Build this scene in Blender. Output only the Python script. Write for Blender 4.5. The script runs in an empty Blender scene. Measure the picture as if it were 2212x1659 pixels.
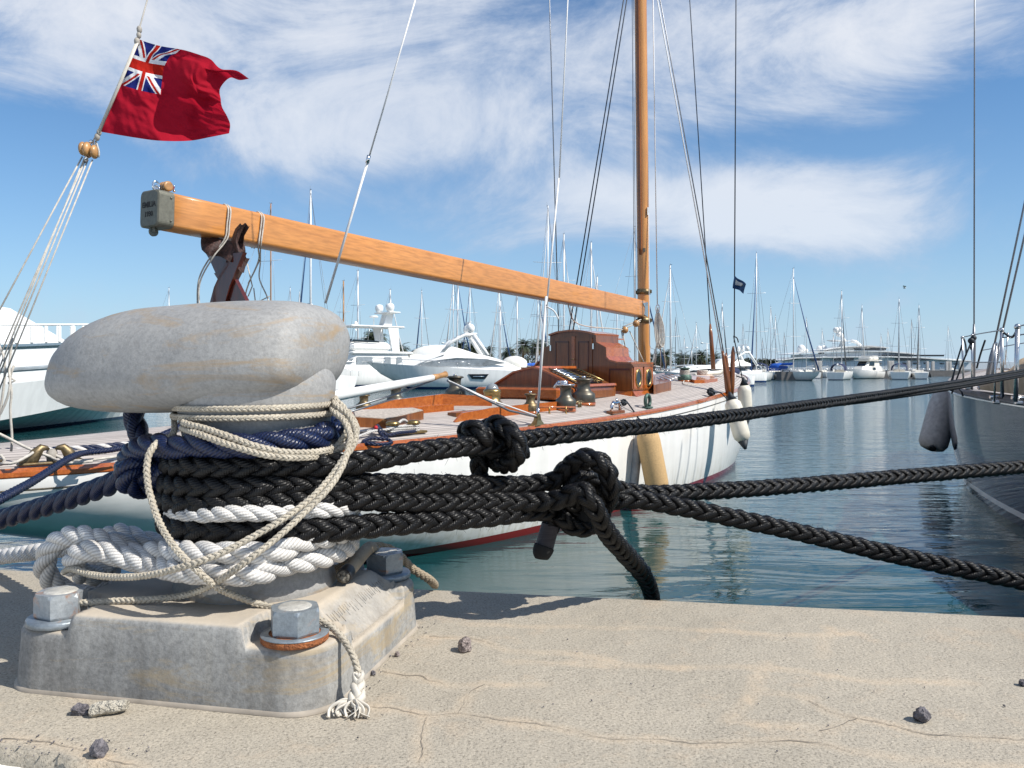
import bpy, math, random
from math import sin, cos, pi, radians, sqrt, exp
from mathutils import Vector as V, Matrix, noise
random.seed(7)
F, CX, HY, CZ = 1800.0, 1106.0, 790.0, 0.45
WATER = CZ - 2.2
scene = bpy.context.scene
COL = scene.collection

def P(x, y, Y):
    """point at depth Y that stands at picture place (x, y) (2212 px wide frame)"""
    return V(((x-CX)/F*Y, Y, CZ-(y-HY)/F*Y))

# ------------------------------------------------------------------ mesh builder
class MB:
    def __init__(s):
        s.v, s.f, s.sm, s.mi, s.uv = [], [], [], [], {}
    def add(s, vs, fs, smooth=False, mi=0, uvs=None):
        o = len(s.v)
        s.v.extend([V(p) for p in vs])
        for i, f in enumerate(fs):
            if uvs is not None:
                s.uv[len(s.f)] = uvs[i]
            s.f.append(tuple(a+o for a in f)); s.sm.append(smooth); s.mi.append(mi)
        return s
    def box(s, c, size, R=None, mi=0, taper=1.0):
        x, y, z = [a/2 for a in size]
        vs = [V((i*x*(taper if k > 0 else 1), j*y*(taper if k > 0 else 1), k*z)) for k in (-1, 1) for j in (-1, 1) for i in (-1, 1)]
        if R is not None: vs = [R @ p for p in vs]
        c = V(c)
        return s.add([p+c for p in vs], [(0,2,3,1),(4,5,7,6),(0,1,5,4),(2,6,7,3),(0,4,6,2),(1,3,7,5)], mi=mi)
    def bbox(s, c, size, b=0.01, R=None, mi=0):
        """box with bevelled edges"""
        x, y, z = [a/2 for a in size]
        b = min(b, x*.9, y*.9, z*.9)
        rings = []
        for zz, ins in ((-z, b), (-z+b, 0), (z-b, 0), (z, b)):
            X, Y_ = x-ins, y-ins
            bb = b
            rings.append([V(p+(zz,)) for p in ((X-bb,-Y_),(X,-Y_+bb),(X,Y_-bb),(X-bb,Y_),(-X+bb,Y_),(-X,Y_-bb),(-X,-Y_+bb),(-X+bb,-Y_))])
        if R is not None: rings = [[R @ p for p in r] for r in rings]
        c = V(c)
        return s.loft([[p+c for p in r] for r in rings], True, True, True, False, mi)
    def loft(s, rings, closed=True, cap0=True, cap1=True, smooth=True, mi=0, uv=None):
        n = len(rings[0]); vs = [p for r in rings for p in r]; fs = []; uvs = [] if uv else None
        for i in range(len(rings)-1):
            for j in range(n if closed else n-1):
                k = (j+1) % n
                fs.append((i*n+j, i*n+k, (i+1)*n+k, (i+1)*n+j))
                if uv:
                    uvs.append([(j/n*uv[0], uv[1][i]), ((j+1)/n*uv[0], uv[1][i]), ((j+1)/n*uv[0], uv[1][i+1]), (j/n*uv[0], uv[1][i+1])])
        s.add(vs, fs, smooth, mi, uvs)
        o = len(s.v)-len(vs)
        if cap0: s.f.append(tuple(o+j for j in reversed(range(n)))); s.sm.append(False); s.mi.append(mi)
        if cap1: s.f.append(tuple(o+(len(rings)-1)*n+j for j in range(n))); s.sm.append(False); s.mi.append(mi)
        return s
    def tube(s, pts, r, n=8, mi=0, cap=True, flat=None):
        pts = [V(p) for p in pts]
        if not hasattr(r, '__len__'): r = [r]*len(pts)
        T, N, B = frames(pts)
        rings = []; L = [0]
        for i, p in enumerate(pts):
            if i: L.append(L[-1]+(pts[i]-pts[i-1]).length)
            fl = flat if flat else 1.0
            rings.append([p + r[i]*(cos(2*pi*j/n)*N[i] + fl*sin(2*pi*j/n)*B[i]) for j in range(n)])
        return s.loft(rings, True, cap, cap, True, mi, (1.0, L))
    def lathe(s, prof, c, axis=(0,0,1), n=24, mi=0, smooth=True, cap=True):
        """prof: list of (radius, height)"""
        q = V(axis).normalized().to_track_quat('Z', 'Y').to_matrix(); c = V(c)
        rings = [[c + q @ V((r*cos(2*pi*j/n), r*sin(2*pi*j/n), h)) for j in range(n)] for r, h in prof]
        return s.loft(rings, True, cap, cap, smooth, mi)
    def ball(s, c, r, n=16, m=10, sc=(1,1,1), mi=0, R=None):
        rings = []
        for i in range(m+1):
            a = -pi/2 + pi*i/m
            ring = [V((r*sc[0]*max(cos(a), .001)*cos(2*pi*j/n), r*sc[1]*max(cos(a), .001)*sin(2*pi*j/n), r*sc[2]*sin(a))) for j in range(n)]
            if R is not None: ring = [R @ p for p in ring]
            rings.append([p + V(c) for p in ring])
        return s.loft(rings, True, True, True, True, mi)
    def prism(s, outline, ext, mi=0, smooth=False):
        """outline: 3-D points of a planar polygon, ext: extrusion vector"""
        a = [V(p) for p in outline]; b = [p+V(ext) for p in a]
        return s.loft([a, b], True, True, True, smooth, mi)
    def grid(s, fn, nu, nv, mi=None, smooth=True, uvfn=None):
        vs = [V(fn(i/nu, j/nv)) for j in range(nv+1) for i in range(nu+1)]
        o = len(s.v); s.v.extend(vs)
        for j in range(nv):
            for i in range(nu):
                a = o+j*(nu+1)+i
                if uvfn: s.uv[len(s.f)] = [uvfn(i/nu, j/nv), uvfn((i+1)/nu, j/nv), uvfn((i+1)/nu, (j+1)/nv), uvfn(i/nu, (j+1)/nv)]
                s.f.append((a, a+1, a+nu+2, a+nu+1)); s.sm.append(smooth)
                s.mi.append(mi((i+.5)/nu, (j+.5)/nv) if callable(mi) else (mi or 0))
        return s
    def build(s, name, mat, parent=None, origin=None, attrs=None):
        me = bpy.data.meshes.new(name)
        if origin is None:
            if parent is None or parent == 0:
                xs = [p.x for p in s.v]; ys = [p.y for p in s.v]
                origin = V(((min(xs)+max(xs))/2, (min(ys)+max(ys))/2, min(p.z for p in s.v)))
            else:
                origin = V((0,0,0)); q = parent
                while q: origin = origin + q.location; q = q.parent
        me.from_pydata([tuple(p-origin) for p in s.v], [], s.f)
        me.polygons.foreach_set('use_smooth', s.sm)
        me.polygons.foreach_set('material_index', s.mi)
        if s.uv:
            l = me.uv_layers.new(name='UVMap')
            flat = []
            for i, f in enumerate(s.f):
                u = s.uv.get(i)
                for k in range(len(f)):
                    flat.extend(u[k] if u else (0, 0))
            l.data.foreach_set('uv', flat)
        if attrs:
            for k, vals in attrs.items():
                at = me.attributes.new(k, 'FLOAT', 'POINT'); at.data.foreach_set('value', vals)
        for m in (mat if isinstance(mat, (list, tuple)) else [mat]): me.materials.append(m)
        me.update()
        o = bpy.data.objects.new(name, me); COL.objects.link(o)
        if parent: o.parent = parent
        else: o.location = origin
        return o

def frames(pts, closed=False):
    n = len(pts); T = []
    for i in range(n):
        a = pts[max(i-1, 0)]; b = pts[min(i+1, n-1)]
        t = b-a
        T.append(t.normalized() if t.length > 1e-9 else V((0,0,1)))
    up = V((0,0,1)) if abs(T[0].z) < .9 else V((1,0,0))
    nn = (up - up.dot(T[0])*T[0]).normalized(); N = [nn]
    for i in range(1, n):
        nn = N[-1] - N[-1].dot(T[i])*T[i]
        N.append(nn.normalized() if nn.length > 1e-6 else N[-1])
    B = [T[i].cross(N[i]) for i in range(n)]
    return T, N, B

def spline(ctrl, step):
    """Catmull-Rom through ctrl, resampled evenly"""
    c = [V(p) for p in ctrl]
    c = [2*c[0]-c[1]] + c + [2*c[-1]-c[-2]]
    fine = []
    for i in range(1, len(c)-2):
        p0, p1, p2, p3 = c[i-1:i+3]
        t0 = 0; t1 = t0+max((p1-p0).length, 1e-6)**.5; t2 = t1+max((p2-p1).length, 1e-6)**.5; t3 = t2+max((p3-p2).length, 1e-6)**.5
        k = 24
        for j in range(k):
            t = t1+(t2-t1)*j/k
            A1 = p0*((t1-t)/(t1-t0))+p1*((t-t0)/(t1-t0)); A2 = p1*((t2-t)/(t2-t1))+p2*((t-t1)/(t2-t1)); A3 = p2*((t3-t)/(t3-t2))+p3*((t-t2)/(t3-t2))
            B1 = A1*((t2-t)/(t2-t0))+A2*((t-t0)/(t2-t0)); B2 = A2*((t3-t)/(t3-t1))+A3*((t-t1)/(t3-t1))
            fine.append(B1*((t2-t)/(t2-t1))+B2*((t-t1)/(t2-t1)))
    fine.append(c[-2])
    L = [0]
    for i in range(1, len(fine)): L.append(L[-1]+(fine[i]-fine[i-1]).length)
    m = max(2, int(L[-1]/step)); out = []; k = 0
    for i in range(m+1):
        d = L[-1]*i/m
        while k < len(L)-2 and L[k+1] < d: k += 1
        u = (d-L[k])/max(L[k+1]-L[k], 1e-9)
        out.append(fine[k].lerp(fine[k+1], min(max(u, 0), 1)))
    return out

def lerp_tab(tab, x):
    if x <= tab[0][0]: return tab[0][1]
    for (a, va), (b, vb) in zip(tab, tab[1:]):
        if x <= b: 
            t = (x-a)/(b-a)
            return va+(vb-va)*t
    return tab[-1][1]
def smooth_tab(tab, x):
    """Catmull-like smooth interpolation of a table"""
    if x <= tab[0][0]: return tab[0][1]
    if x >= tab[-1][0]: return tab[-1][1]
    for i in range(len(tab)-1):
        if x <= tab[i+1][0]: break
    x0, y0 = tab[i]; x1, y1 = tab[i+1]; h = x1-x0
    def slope(j):
        if j == 0: return (tab[1][1]-tab[0][1])/(tab[1][0]-tab[0][0])
        if j == len(tab)-1: return (tab[-1][1]-tab[-2][1])/(tab[-1][0]-tab[-2][0])
        return (tab[j+1][1]-tab[j-1][1])/(tab[j+1][0]-tab[j-1][0])
    t = (x-x0)/h; m0, m1 = slope(i)*h, slope(i+1)*h
    return (2*t**3-3*t*t+1)*y0+(t**3-2*t*t+t)*m0+(-2*t**3+3*t*t)*y1+(t**3-t*t)*m1

# ------------------------------------------------------------------ naming
def thing(name, label, cat, loc=(0,0,0), group=None):
    o = bpy.data.objects.new(name, None); COL.objects.link(o)
    o.location = loc; o.empty_display_size = .1
    bpy.context.view_layer.update()
    return tag(o, label, cat, group)
def tag(o, label, cat, group=None):
    o['label'] = label; o['category'] = cat
    if group: o['group'] = group
    return o
def struct(o, kind='structure'):
    o['kind'] = kind; return o
def part_label(o, l): o['label'] = l; return o

# ------------------------------------------------------------------ materials
M = {}
def nt(name):
    m = bpy.data.materials.new(name); m.use_nodes = True
    t = m.node_tree; b = t.nodes['Principled BSDF']
    return m, t, b
def N_(t, typ, **kw):
    n = t.nodes.new(typ)
    for k, v in kw.items():
        if k.startswith('i_'):
            key = k[2:]; key = int(key) if key.isdigit() else key.replace('_', ' ')
            n.inputs[key].default_value = v
        else: setattr(n, k, v)
    return n
def ramp(t, stops, src, interp='LINEAR'):
    r = t.nodes.new('ShaderNodeValToRGB'); r.color_ramp.interpolation = interp
    e = r.color_ramp.elements
    while len(e) < len(stops): e.new(.5)
    for x, (p, c) in zip(e, stops):
        x.position = p; x.color = (c[0], c[1], c[2], 1) if hasattr(c, '__len__') else (c, c, c, 1)
    t.links.new(src, r.inputs[0]); return r
def mat(name, col, rough=.5, metal=0., var=0.1, scale=8., bump=0., bscale=60., coat=0., spec=.5, col2=None, detail=4, stretch=None, trans=0., coord='Object'):
    m, t, b = nt(name); L = t.links.new
    b.inputs['Roughness'].default_value = rough; b.inputs['Metallic'].default_value = metal
    b.inputs['Specular IOR Level'].default_value = spec
    if coat: b.inputs['Coat Weight'].default_value = coat; b.inputs['Coat Roughness'].default_value = .06
    tc = N_(t, 'ShaderNodeTexCoord'); src = tc.outputs[coord]
    if stretch:
        mp = N_(t, 'ShaderNodeMapping'); mp.inputs['Scale'].default_value = stretch; L(src, mp.inputs[0]); src = mp.outputs[0]
    nz = N_(t, 'ShaderNodeTexNoise', i_Scale=scale, i_Detail=detail, i_Roughness=.6); L(src, nz.inputs['Vector'])
    c2 = col2 or tuple(max(0, c*(1-var*2.2)) for c in col)
    r = ramp(t, [(.3, c2), (.7, tuple(min(1, c*(1+var*.6)) for c in col) if not col2 else col)], nz.outputs['Fac'])
    L(r.outputs[0], b.inputs['Base Color'])
    if bump:
        n2 = N_(t, 'ShaderNodeTexNoise', i_Scale=bscale, i_Detail=3.); L(src, n2.inputs['Vector'])
        bp = N_(t, 'ShaderNodeBump', i_Strength=bump, i_Distance=.01); L(n2.outputs['Fac'], bp.inputs['Height']); L(bp.outputs[0], b.inputs['Normal'])
    if trans: b.inputs['Transmission Weight'].default_value = trans
    M[name] = m; return m
# ---------- stone, metal, paint, wood, cloth
def concrete():
    m, t, b = nt('quay_concrete'); L = t.links.new
    tc = N_(t, 'ShaderNodeTexCoord'); g = N_(t, 'ShaderNodeNewGeometry')
    big = N_(t, 'ShaderNodeTexNoise', i_Scale=2.6, i_Detail=6., i_Roughness=.65); L(g.outputs['Position'], big.inputs['Vector'])
    r1 = ramp(t, [(.3, (.345, .306, .245)), (.52, (.385, .343, .277)), (.72, (.42, .37, .295))], big.outputs['Fac'])
    pat = N_(t, 'ShaderNodeTexNoise', i_Scale=9., i_Detail=5., i_Roughness=.7); L(g.outputs['Position'], pat.inputs['Vector'])
    rp = ramp(t, [(.54, 0.), (.70, 1.)], pat.outputs['Fac'])
    mxp = N_(t, 'ShaderNodeMix', data_type='RGBA'); mxp.inputs[7].default_value = (.50, .38, .265, 1)
    mp_ = N_(t, 'ShaderNodeMath', operation='MULTIPLY', i_1=.35); L(rp.outputs[0], mp_.inputs[0]); L(mp_.outputs[0], mxp.inputs[0])
    L(r1.outputs[0], mxp.inputs[6])
    # sand grain speckle
    sp = N_(t, 'ShaderNodeTexNoise', i_Scale=260., i_Detail=3., i_Roughness=.85); L(g.outputs['Position'], sp.inputs['Vector'])
    rs = ramp(t, [(.34, .42), (.46, .92), (.6, 1.06), (.72, 1.4)], sp.outputs['Fac'])
    mul = N_(t, 'ShaderNodeMix', data_type='RGBA', blend_type='MULTIPLY', i_0=1.); L(mxp.outputs[2], mul.inputs[6]); L(rs.outputs[0], mul.inputs[7])
    vo = N_(t, 'ShaderNodeTexVoronoi', i_Scale=95.); L(g.outputs['Position'], vo.inputs['Vector'])
    rv = ramp(t, [(.10, .42), (.2, 1.)], vo.outputs['Distance'])
    mul2 = N_(t, 'ShaderNodeMix', data_type='RGBA', blend_type='MULTIPLY', i_0=.5); L(mul.outputs[2], mul2.inputs[6]); L(rv.outputs[0], mul2.inputs[7])
    # cracks: distance attribute, wobbled
    at = N_(t, 'ShaderNodeAttribute', attribute_name='crack')
    wb = N_(t, 'ShaderNodeTexNoise', i_Scale=45., i_Detail=4.); L(g.outputs['Position'], wb.inputs['Vector'])
    w1 = N_(t, 'ShaderNodeMath', operation='MULTIPLY_ADD', i_1=.010, i_2=-.005); L(wb.outputs['Fac'], w1.inputs[0])
    dd = N_(t, 'ShaderNodeMath', operation='ADD'); L(at.outputs['Fac'], dd.inputs[0]); L(w1.outputs[0], dd.inputs[1])
    ab = N_(t, 'ShaderNodeMath', operation='ABSOLUTE'); L(dd.outputs[0], ab.inputs[0])
    halo = N_(t, 'ShaderNodeMapRange'); halo.inputs[1].default_value = .002; halo.inputs[2].default_value = .017; halo.inputs[3].default_value = .36; halo.inputs[4].default_value = 0; L(ab.outputs[0], halo.inputs[0])
    hn = N_(t, 'ShaderNodeMath', operation='MULTIPLY'); L(halo.outputs[0], hn.inputs[0])
    hr = ramp(t, [(.35, .2), (.6, 1.)], pat.outputs['Fac']); L(hr.outputs[0], hn.inputs[1])
    mh = N_(t, 'ShaderNodeMix', data_type='RGBA'); mh.inputs[7].default_value = (.60, .46, .315, 1); L(hn.outputs[0], mh.inputs[0]); L(mul2.outputs[2], mh.inputs[6])
    at2 = N_(t, 'ShaderNodeAttribute', attribute_name='open')
    d2 = N_(t, 'ShaderNodeMath', operation='ADD'); L(at2.outputs['Fac'], d2.inputs[0]); L(w1.outputs[0], d2.inputs[1])
    a2 = N_(t, 'ShaderNodeMath', operation='ABSOLUTE'); L(d2.outputs[0], a2.inputs[0])
    line = N_(t, 'ShaderNodeMapRange'); line.inputs[1].default_value = .0006; line.inputs[2].default_value = .0019; line.inputs[3].default_value = .35; line.inputs[4].default_value = 0; L(a2.outputs[0], line.inputs[0])
    ml = N_(t, 'ShaderNodeMix', data_type='RGBA'); ml.inputs[7].default_value = (.16, .14, .12, 1); L(line.outputs[0], ml.inputs[0]); L(mh.outputs[2], ml.inputs[6])
    L(ml.outputs[2], b.inputs['Base Color'])
    b.inputs['Roughness'].default_value = .92; b.inputs['Specular IOR Level'].default_value = .25
    hb = N_(t, 'ShaderNodeMath', operation='MULTIPLY_ADD', i_1=-1.2); L(line.outputs[0], hb.inputs[0]); L(sp.outputs['Fac'], hb.inputs[2])
    bp = N_(t, 'ShaderNodeBump', i_Strength=.55, i_Distance=.0022); L(hb.outputs[0], bp.inputs['Height'])
    bp2 = N_(t, 'ShaderNodeBump', i_Strength=.35, i_Distance=.02); L(pat.outputs['Fac'], bp2.inputs['Height']); L(bp.outputs[0], bp2.inputs['Normal'])
    L(bp2.outputs[0], b.inputs['Normal']); M['concrete'] = m
concrete()

def galv(name, base, dark, stain, rough=.55, metal=.35, st=.55, warm=(.5, .40, .27), topdust=0., gr=.6, ms=(.7, .7, 3.4), streak=0.):
    m, t, b = nt(name); L = t.links.new
    tc = N_(t, 'ShaderNodeTexCoord'); O = tc.outputs['Object']
    n1 = N_(t, 'ShaderNodeTexNoise', i_Scale=11., i_Detail=6., i_Roughness=.62); L(O, n1.inputs['Vector'])
    r1 = ramp(t, [(.32, dark), (.6, base)], n1.outputs['Fac'])
    n2 = N_(t, 'ShaderNodeTexNoise', i_Scale=140., i_Detail=3., i_Roughness=.8); L(O, n2.inputs['Vector'])
    r2 = ramp(t, [(.3, .68), (.5, 1.), (.7, 1.28)], n2.outputs['Fac'])
    mu = N_(t, 'ShaderNodeMix', data_type='RGBA', blend_type='MULTIPLY', i_0=gr); L(r1.outputs[0], mu.inputs[6]); L(r2.outputs[0], mu.inputs[7])
    mp = N_(t, 'ShaderNodeMapping'); mp.inputs['Scale'].default_value = ms; mp.inputs['Rotation'].default_value = (0, radians(28), 0); L(O, mp.inputs[0])
    n3 = N_(t, 'ShaderNodeTexNoise', i_Scale=7.5, i_Detail=5., i_Roughness=.7, i_Distortion=.6); L(mp.outputs[0], n3.inputs['Vector'])
    r3 = ramp(t, [(st, 0.), (st+.13, .85)], n3.outputs['Fac'])
    mx = N_(t, 'ShaderNodeMix', data_type='RGBA'); mx.inputs[7].default_value = (*stain, 1); L(r3.outputs[0], mx.inputs[0]); L(mu.outputs[2], mx.inputs[6])
    out = mx.outputs[2]
    if streak:
        m5 = N_(t, 'ShaderNodeMapping'); m5.inputs['Scale'].default_value = (9, 9, .7); L(O, m5.inputs[0])
        n5 = N_(t, 'ShaderNodeTexNoise', i_Scale=2.2, i_Detail=5., i_Roughness=.7); L(m5.outputs[0], n5.inputs['Vector'])
        r5 = ramp(t, [(.36, (.50, .47, .43)), (.52, (1, 1, 1)), (.68, (1.15, 1.08, .96))], n5.outputs['Fac'])
        x5 = N_(t, 'ShaderNodeMix', data_type='RGBA', blend_type='MULTIPLY', i_0=streak); L(out, x5.inputs[6]); L(r5.outputs[0], x5.inputs[7]); out = x5.outputs[2]
    if topdust:
        g = N_(t, 'ShaderNodeNewGeometry'); sx = N_(t, 'ShaderNodeSeparateXYZ'); L(g.outputs['Normal'], sx.inputs[0])
        rr = ramp(t, [(.55, 0.), (.93, topdust)], sx.outputs['Z'])
        dn = N_(t, 'ShaderNodeMath', operation='MULTIPLY'); L(rr.outputs[0], dn.inputs[0]); dr = ramp(t, [(.3, .6), (.6, 1.)], n1.outputs['Fac']); L(dr.outputs[0], dn.inputs[1])
        m2 = N_(t, 'ShaderNodeMix', data_type='RGBA'); m2.inputs[7].default_value = (*warm, 1); L(dn.outputs[0], m2.inputs[0]); L(out, m2.inputs[6]); out = m2.outputs[2]
    L(out, b.inputs['Base Color'])
    b.inputs['Metallic'].default_value = metal; b.inputs['Roughness'].default_value = rough
    bp = N_(t, 'ShaderNodeBump', i_Strength=.3, i_Distance=.0012); L(n2.outputs['Fac'], bp.inputs['Height'])
    bp2 = N_(t, 'ShaderNodeBump', i_Strength=.25, i_Distance=.012); L(n1.outputs['Fac'], bp2.inputs['Height']); L(bp.outputs[0], bp2.inputs['Normal'])
    L(bp2.outputs[0], b.inputs['Normal']); M[name] = m
galv('galv_head', (.285, .281, .272), (.24, .238, .234), (.31, .225, .135), .68, .04, .53)
galv('galv_base', (.31, .305, .29), (.20, .20, .197), (.36, .29, .19), .75, .08, .545, (.50, .43, .34), .95, .9, streak=.4)
galv('galv_nut_rusty', (.38, .40, .41), (.22, .25, .28), (.36, .14, .04), .45, .35, .50, ms=(3.2, 3.2, 2.4))
galv('galv_nut', (.30, .335, .36), (.18, .21, .24), (.42, .17, .05), .42, .45, .60, ms=(4, 4, 4))
mat('rust', (.36, .12, .035), .9, 0, .35, 90, .6, 260, col2=(.17, .055, .02))
mat('thread_end', (.55, .53, .48), .6, .3, .15, 60, .2, 200)

def rope_mat(name, col, dark, spec=.4, rough=.5, yarn=260., fuzz=.25, sheen=0., dirt=0., strength=.8):
    m, t, b = nt(name); L = t.links.new
    uv = N_(t, 'ShaderNodeUVMap'); sx = N_(t, 'ShaderNodeSeparateXYZ'); L(uv.outputs[0], sx.inputs[0])
    # twisted yarns: stripes slanting round each strand
    a = N_(t, 'ShaderNodeMath', operation='MULTIPLY', i_1=7.); L(sx.outputs[0], a.inputs[0])
    c = N_(t, 'ShaderNodeMath', operation='MULTIPLY_ADD', i_1=yarn); L(sx.outputs[1], c.inputs[0]); L(a.outputs[0], c.inputs[2])
    fr = N_(t, 'ShaderNodeMath', operation='PINGPONG', i_1=.5); L(c.outputs[0], fr.inputs[0])
    d2 = N_(t, 'ShaderNodeMath', operation='MULTIPLY_ADD', i_1=-yarn*.9); L(sx.outputs[1], d2.inputs[0]); L(a.outputs[0], d2.inputs[2])
    fr2 = N_(t, 'ShaderNodeMath', operation='PINGPONG', i_1=.5); L(d2.outputs[0], fr2.inputs[0])
    mxh = N_(t, 'ShaderNodeMath', operation='MULTIPLY_ADD', i_1=.35); L(fr2.outputs[0], mxh.inputs[0]); L(fr.outputs[0], mxh.inputs[2])
    tc = N_(t, 'ShaderNodeTexCoord'); nz = N_(t, 'ShaderNodeTexNoise', i_Scale=26., i_Detail=5., i_Roughness=.7); L(tc.outputs['Object'], nz.inputs['Vector'])
    r = ramp(t, [(.05, dark), (.35, col)], fr.outputs[0])
    rn = ramp(t, [(.3, .72), (.65, 1.12)], nz.outputs['Fac'])
    mu = N_(t, 'ShaderNodeMix', data_type='RGBA', blend_type='MULTIPLY', i_0=1.); L(r.outputs[0], mu.inputs[6]); L(rn.outputs[0], mu.inputs[7])
    out = mu.outputs[2]
    if dirt:
        n3 = N_(t, 'ShaderNodeTexNoise', i_Scale=9., i_Detail=4.); L(tc.outputs['Object'], n3.inputs['Vector'])
        r3 = ramp(t, [(.5, 0.), (.75, dirt)], n3.outputs['Fac'])
        md = N_(t, 'ShaderNodeMix', data_type='RGBA'); md.inputs[7].default_value = (.42, .34, .25, 1); L(r3.outputs[0], md.inputs[0]); L(out, md.inputs[6]); out = md.outputs[2]
    L(out, b.inputs['Base Color']); b.inputs['Roughness'].default_value = rough; b.inputs['Specular IOR Level'].default_value = spec
    if sheen: b.inputs['Sheen Weight'].default_value = sheen
    bp = N_(t, 'ShaderNodeBump', i_Strength=strength, i_Distance=.0016); L(mxh.outputs[0], bp.inputs['Height']); L(bp.outputs[0], b.inputs['Normal'])
    M[name] = m
rope_mat('rope_black', (.006, .0055, .006), (.0015, .0015, .0016), .26, .44, 330., strength=.7)
rope_mat('rope_blue', (.005, .014, .056), (.002, .004, .02), .4, .36, 300.)
rope_mat('rope_white', (.66, .645, .62), (.40, .385, .37), .35, .5, 260., dirt=.35)
rope_mat('rope_cream', (.70, .645, .54), (.33, .27, .19), .3, .6, 420., dirt=.3)
rope_mat('rope_tan', (.44, .36, .26), (.22, .18, .13), .25, .8, 380., dirt=.5)
rope_mat('rope_small', (.62, .58, .52), (.35, .32, .28), .3, .6, 90.)
mat('rope_core', (.008, .008, .008), .9)
mat('whipping', (.11, .10, .11), .45, 0, .2, 30, .8, 900, stretch=(1, 1, 30))
mat('cut_end', (.30, .28, .24), .9, 0, .5, 160, 1., 300)
mat('fray', (.58, .54, .47), .55, 0, .1, 20)
mat('orange_cloth', (.75, .10, .02), .7, 0, .1, 30, .3, 80)

def wood(name, col, col2, rough, coat, sc=1.0, axis='X', bump=.05):
    m, t, b = nt(name); L = t.links.new
    tc = N_(t, 'ShaderNodeTexCoord'); mp = N_(t, 'ShaderNodeMapping')
    s = {'X': (.35, 6, 6), 'Y': (6, .35, 6), 'Z': (6, 6, .35), 'UV': (16, .3, 6)}[axis]
    mp.inputs['Scale'].default_value = tuple(a*sc for a in s); L(tc.outputs['UV' if axis == 'UV' else 'Object'], mp.inputs[0])
    n = N_(t, 'ShaderNodeTexNoise', i_Scale=3.2, i_Detail=7., i_Roughness=.65, i_Distortion=.4); L(mp.outputs[0], n.inputs['Vector'])
    n2 = N_(t, 'ShaderNodeTexNoise', i_Scale=14., i_Detail=3.); L(mp.outputs[0], n2.inputs['Vector'])
    r = ramp(t, [(.3, col2), (.62, col)], n.outputs['Fac'])
    r2 = ramp(t, [(.35, .82), (.6, 1.08)], n2.outputs['Fac'])
    mu = N_(t, 'ShaderNodeMix', data_type='RGBA', blend_type='MULTIPLY', i_0=1.); L(r.outputs[0], mu.inputs[6]); L(r2.outputs[0], mu.inputs[7])
    g = N_(t, 'ShaderNodeTexNoise', i_Scale=.9, i_Detail=2.); L(tc.outputs['Object'], g.inputs['Vector'])
    r3 = ramp(t, [(.4, .94), (.6, 1.03)], g.outputs['Fac'])
    m3 = N_(t, 'ShaderNodeMix', data_type='RGBA', blend_type='MULTIPLY', i_0=1.); L(mu.outputs[2], m3.inputs[6]); L(r3.outputs[0], m3.inputs[7])
    L(m3.outputs[2], b.inputs['Base Color']); b.inputs['Roughness'].default_value = rough
    b.inputs['Coat Weight'].default_value = coat; b.inputs['Coat Roughness'].default_value = .08
    bp = N_(t, 'ShaderNodeBump', i_Strength=bump, i_Distance=.004); L(n2.outputs['Fac'], bp.inputs['Height']); L(bp.outputs[0], b.inputs['Normal'])
    M[name] = m
wood('spruce', (.60, .255, .068), (.53, .215, .055), .38, .5, axis='UV')
wood('spruce_mast', (.60, .28, .075), (.44, .17, .04), .35, .5, axis='UV', bump=.1)
wood('mahogany', (.235, .080, .022), (.135, .042, .012), .3, .45, 1.0, 'Z')
wood('mahogany_bright', (.44, .125, .026), (.28, .065, .014), .22, .8, 1.0, 'X')
wood('mahogany_dark', (.10, .017, .008), (.055, .01, .006), .3, .6, 1.0, 'Z')
wood('mast_brown', (.42, .22, .08), (.3, .14, .05), .5, .2, 1., 'Z')

def teak():
    m, t, b = nt('teak_deck'); L = t.links.new
    uv = N_(t, 'ShaderNodeUVMap'); sx = N_(t, 'ShaderNodeSeparateXYZ'); L(uv.outputs[0], sx.inputs[0])
    a = N_(t, 'ShaderNodeMath', operation='MULTIPLY', i_1=1/.062); L(sx.outputs[1], a.inputs[0])
    fr = N_(t, 'ShaderNodeMath', operation='FRACT'); L(a.outputs[0], fr.inputs[0])
    fl = N_(t, 'ShaderNodeMath', operation='FLOOR'); L(a.outputs[0], fl.inputs[0])
    wn = N_(t, 'ShaderNodeTexWhiteNoise', noise_dimensions='1D'); L(fl.outputs[0], wn.inputs['W'])
    mp = N_(t, 'ShaderNodeMapping'); mp.inputs['Scale'].default_value = (2.5, 60, 1); L(uv.outputs[0], mp.inputs[0])
    n = N_(t, 'ShaderNodeTexNoise', i_Scale=1., i_Detail=5., i_Roughness=.7); L(mp.outputs[0], n.inputs['Vector'])
    r = ramp(t, [(.3, (.33, .29, .265)), (.7, (.52, .475, .44))], n.outputs['Fac'])
    rw = ramp(t, [(0., .86), (1., 1.08)], wn.outputs[0])
    mu = N_(t, 'ShaderNodeMix', data_type='RGBA', blend_type='MULTIPLY', i_0=1.); L(r.outputs[0], mu.inputs[6]); L(rw.outputs[0], mu.inputs[7])
    seam = ramp(t, [(.0, 1.), (.13, 1.), (.16, 0.)], fr.outputs[0])
    mx = N_(t, 'ShaderNodeMix', data_type='RGBA'); mx.inputs[7].default_value = (.07, .06, .058, 1); L(seam.outputs[0], mx.inputs[0]); L(mu.outputs[2], mx.inputs[6])
    L(mx.outputs[2], b.inputs['Base Color']); b.inputs['Roughness'].default_value = .7; M['teak'] = m
teak()
mat('teak_pale', (.45, .40, .35), .75, 0, .2, 30, .1, 80)

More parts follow.
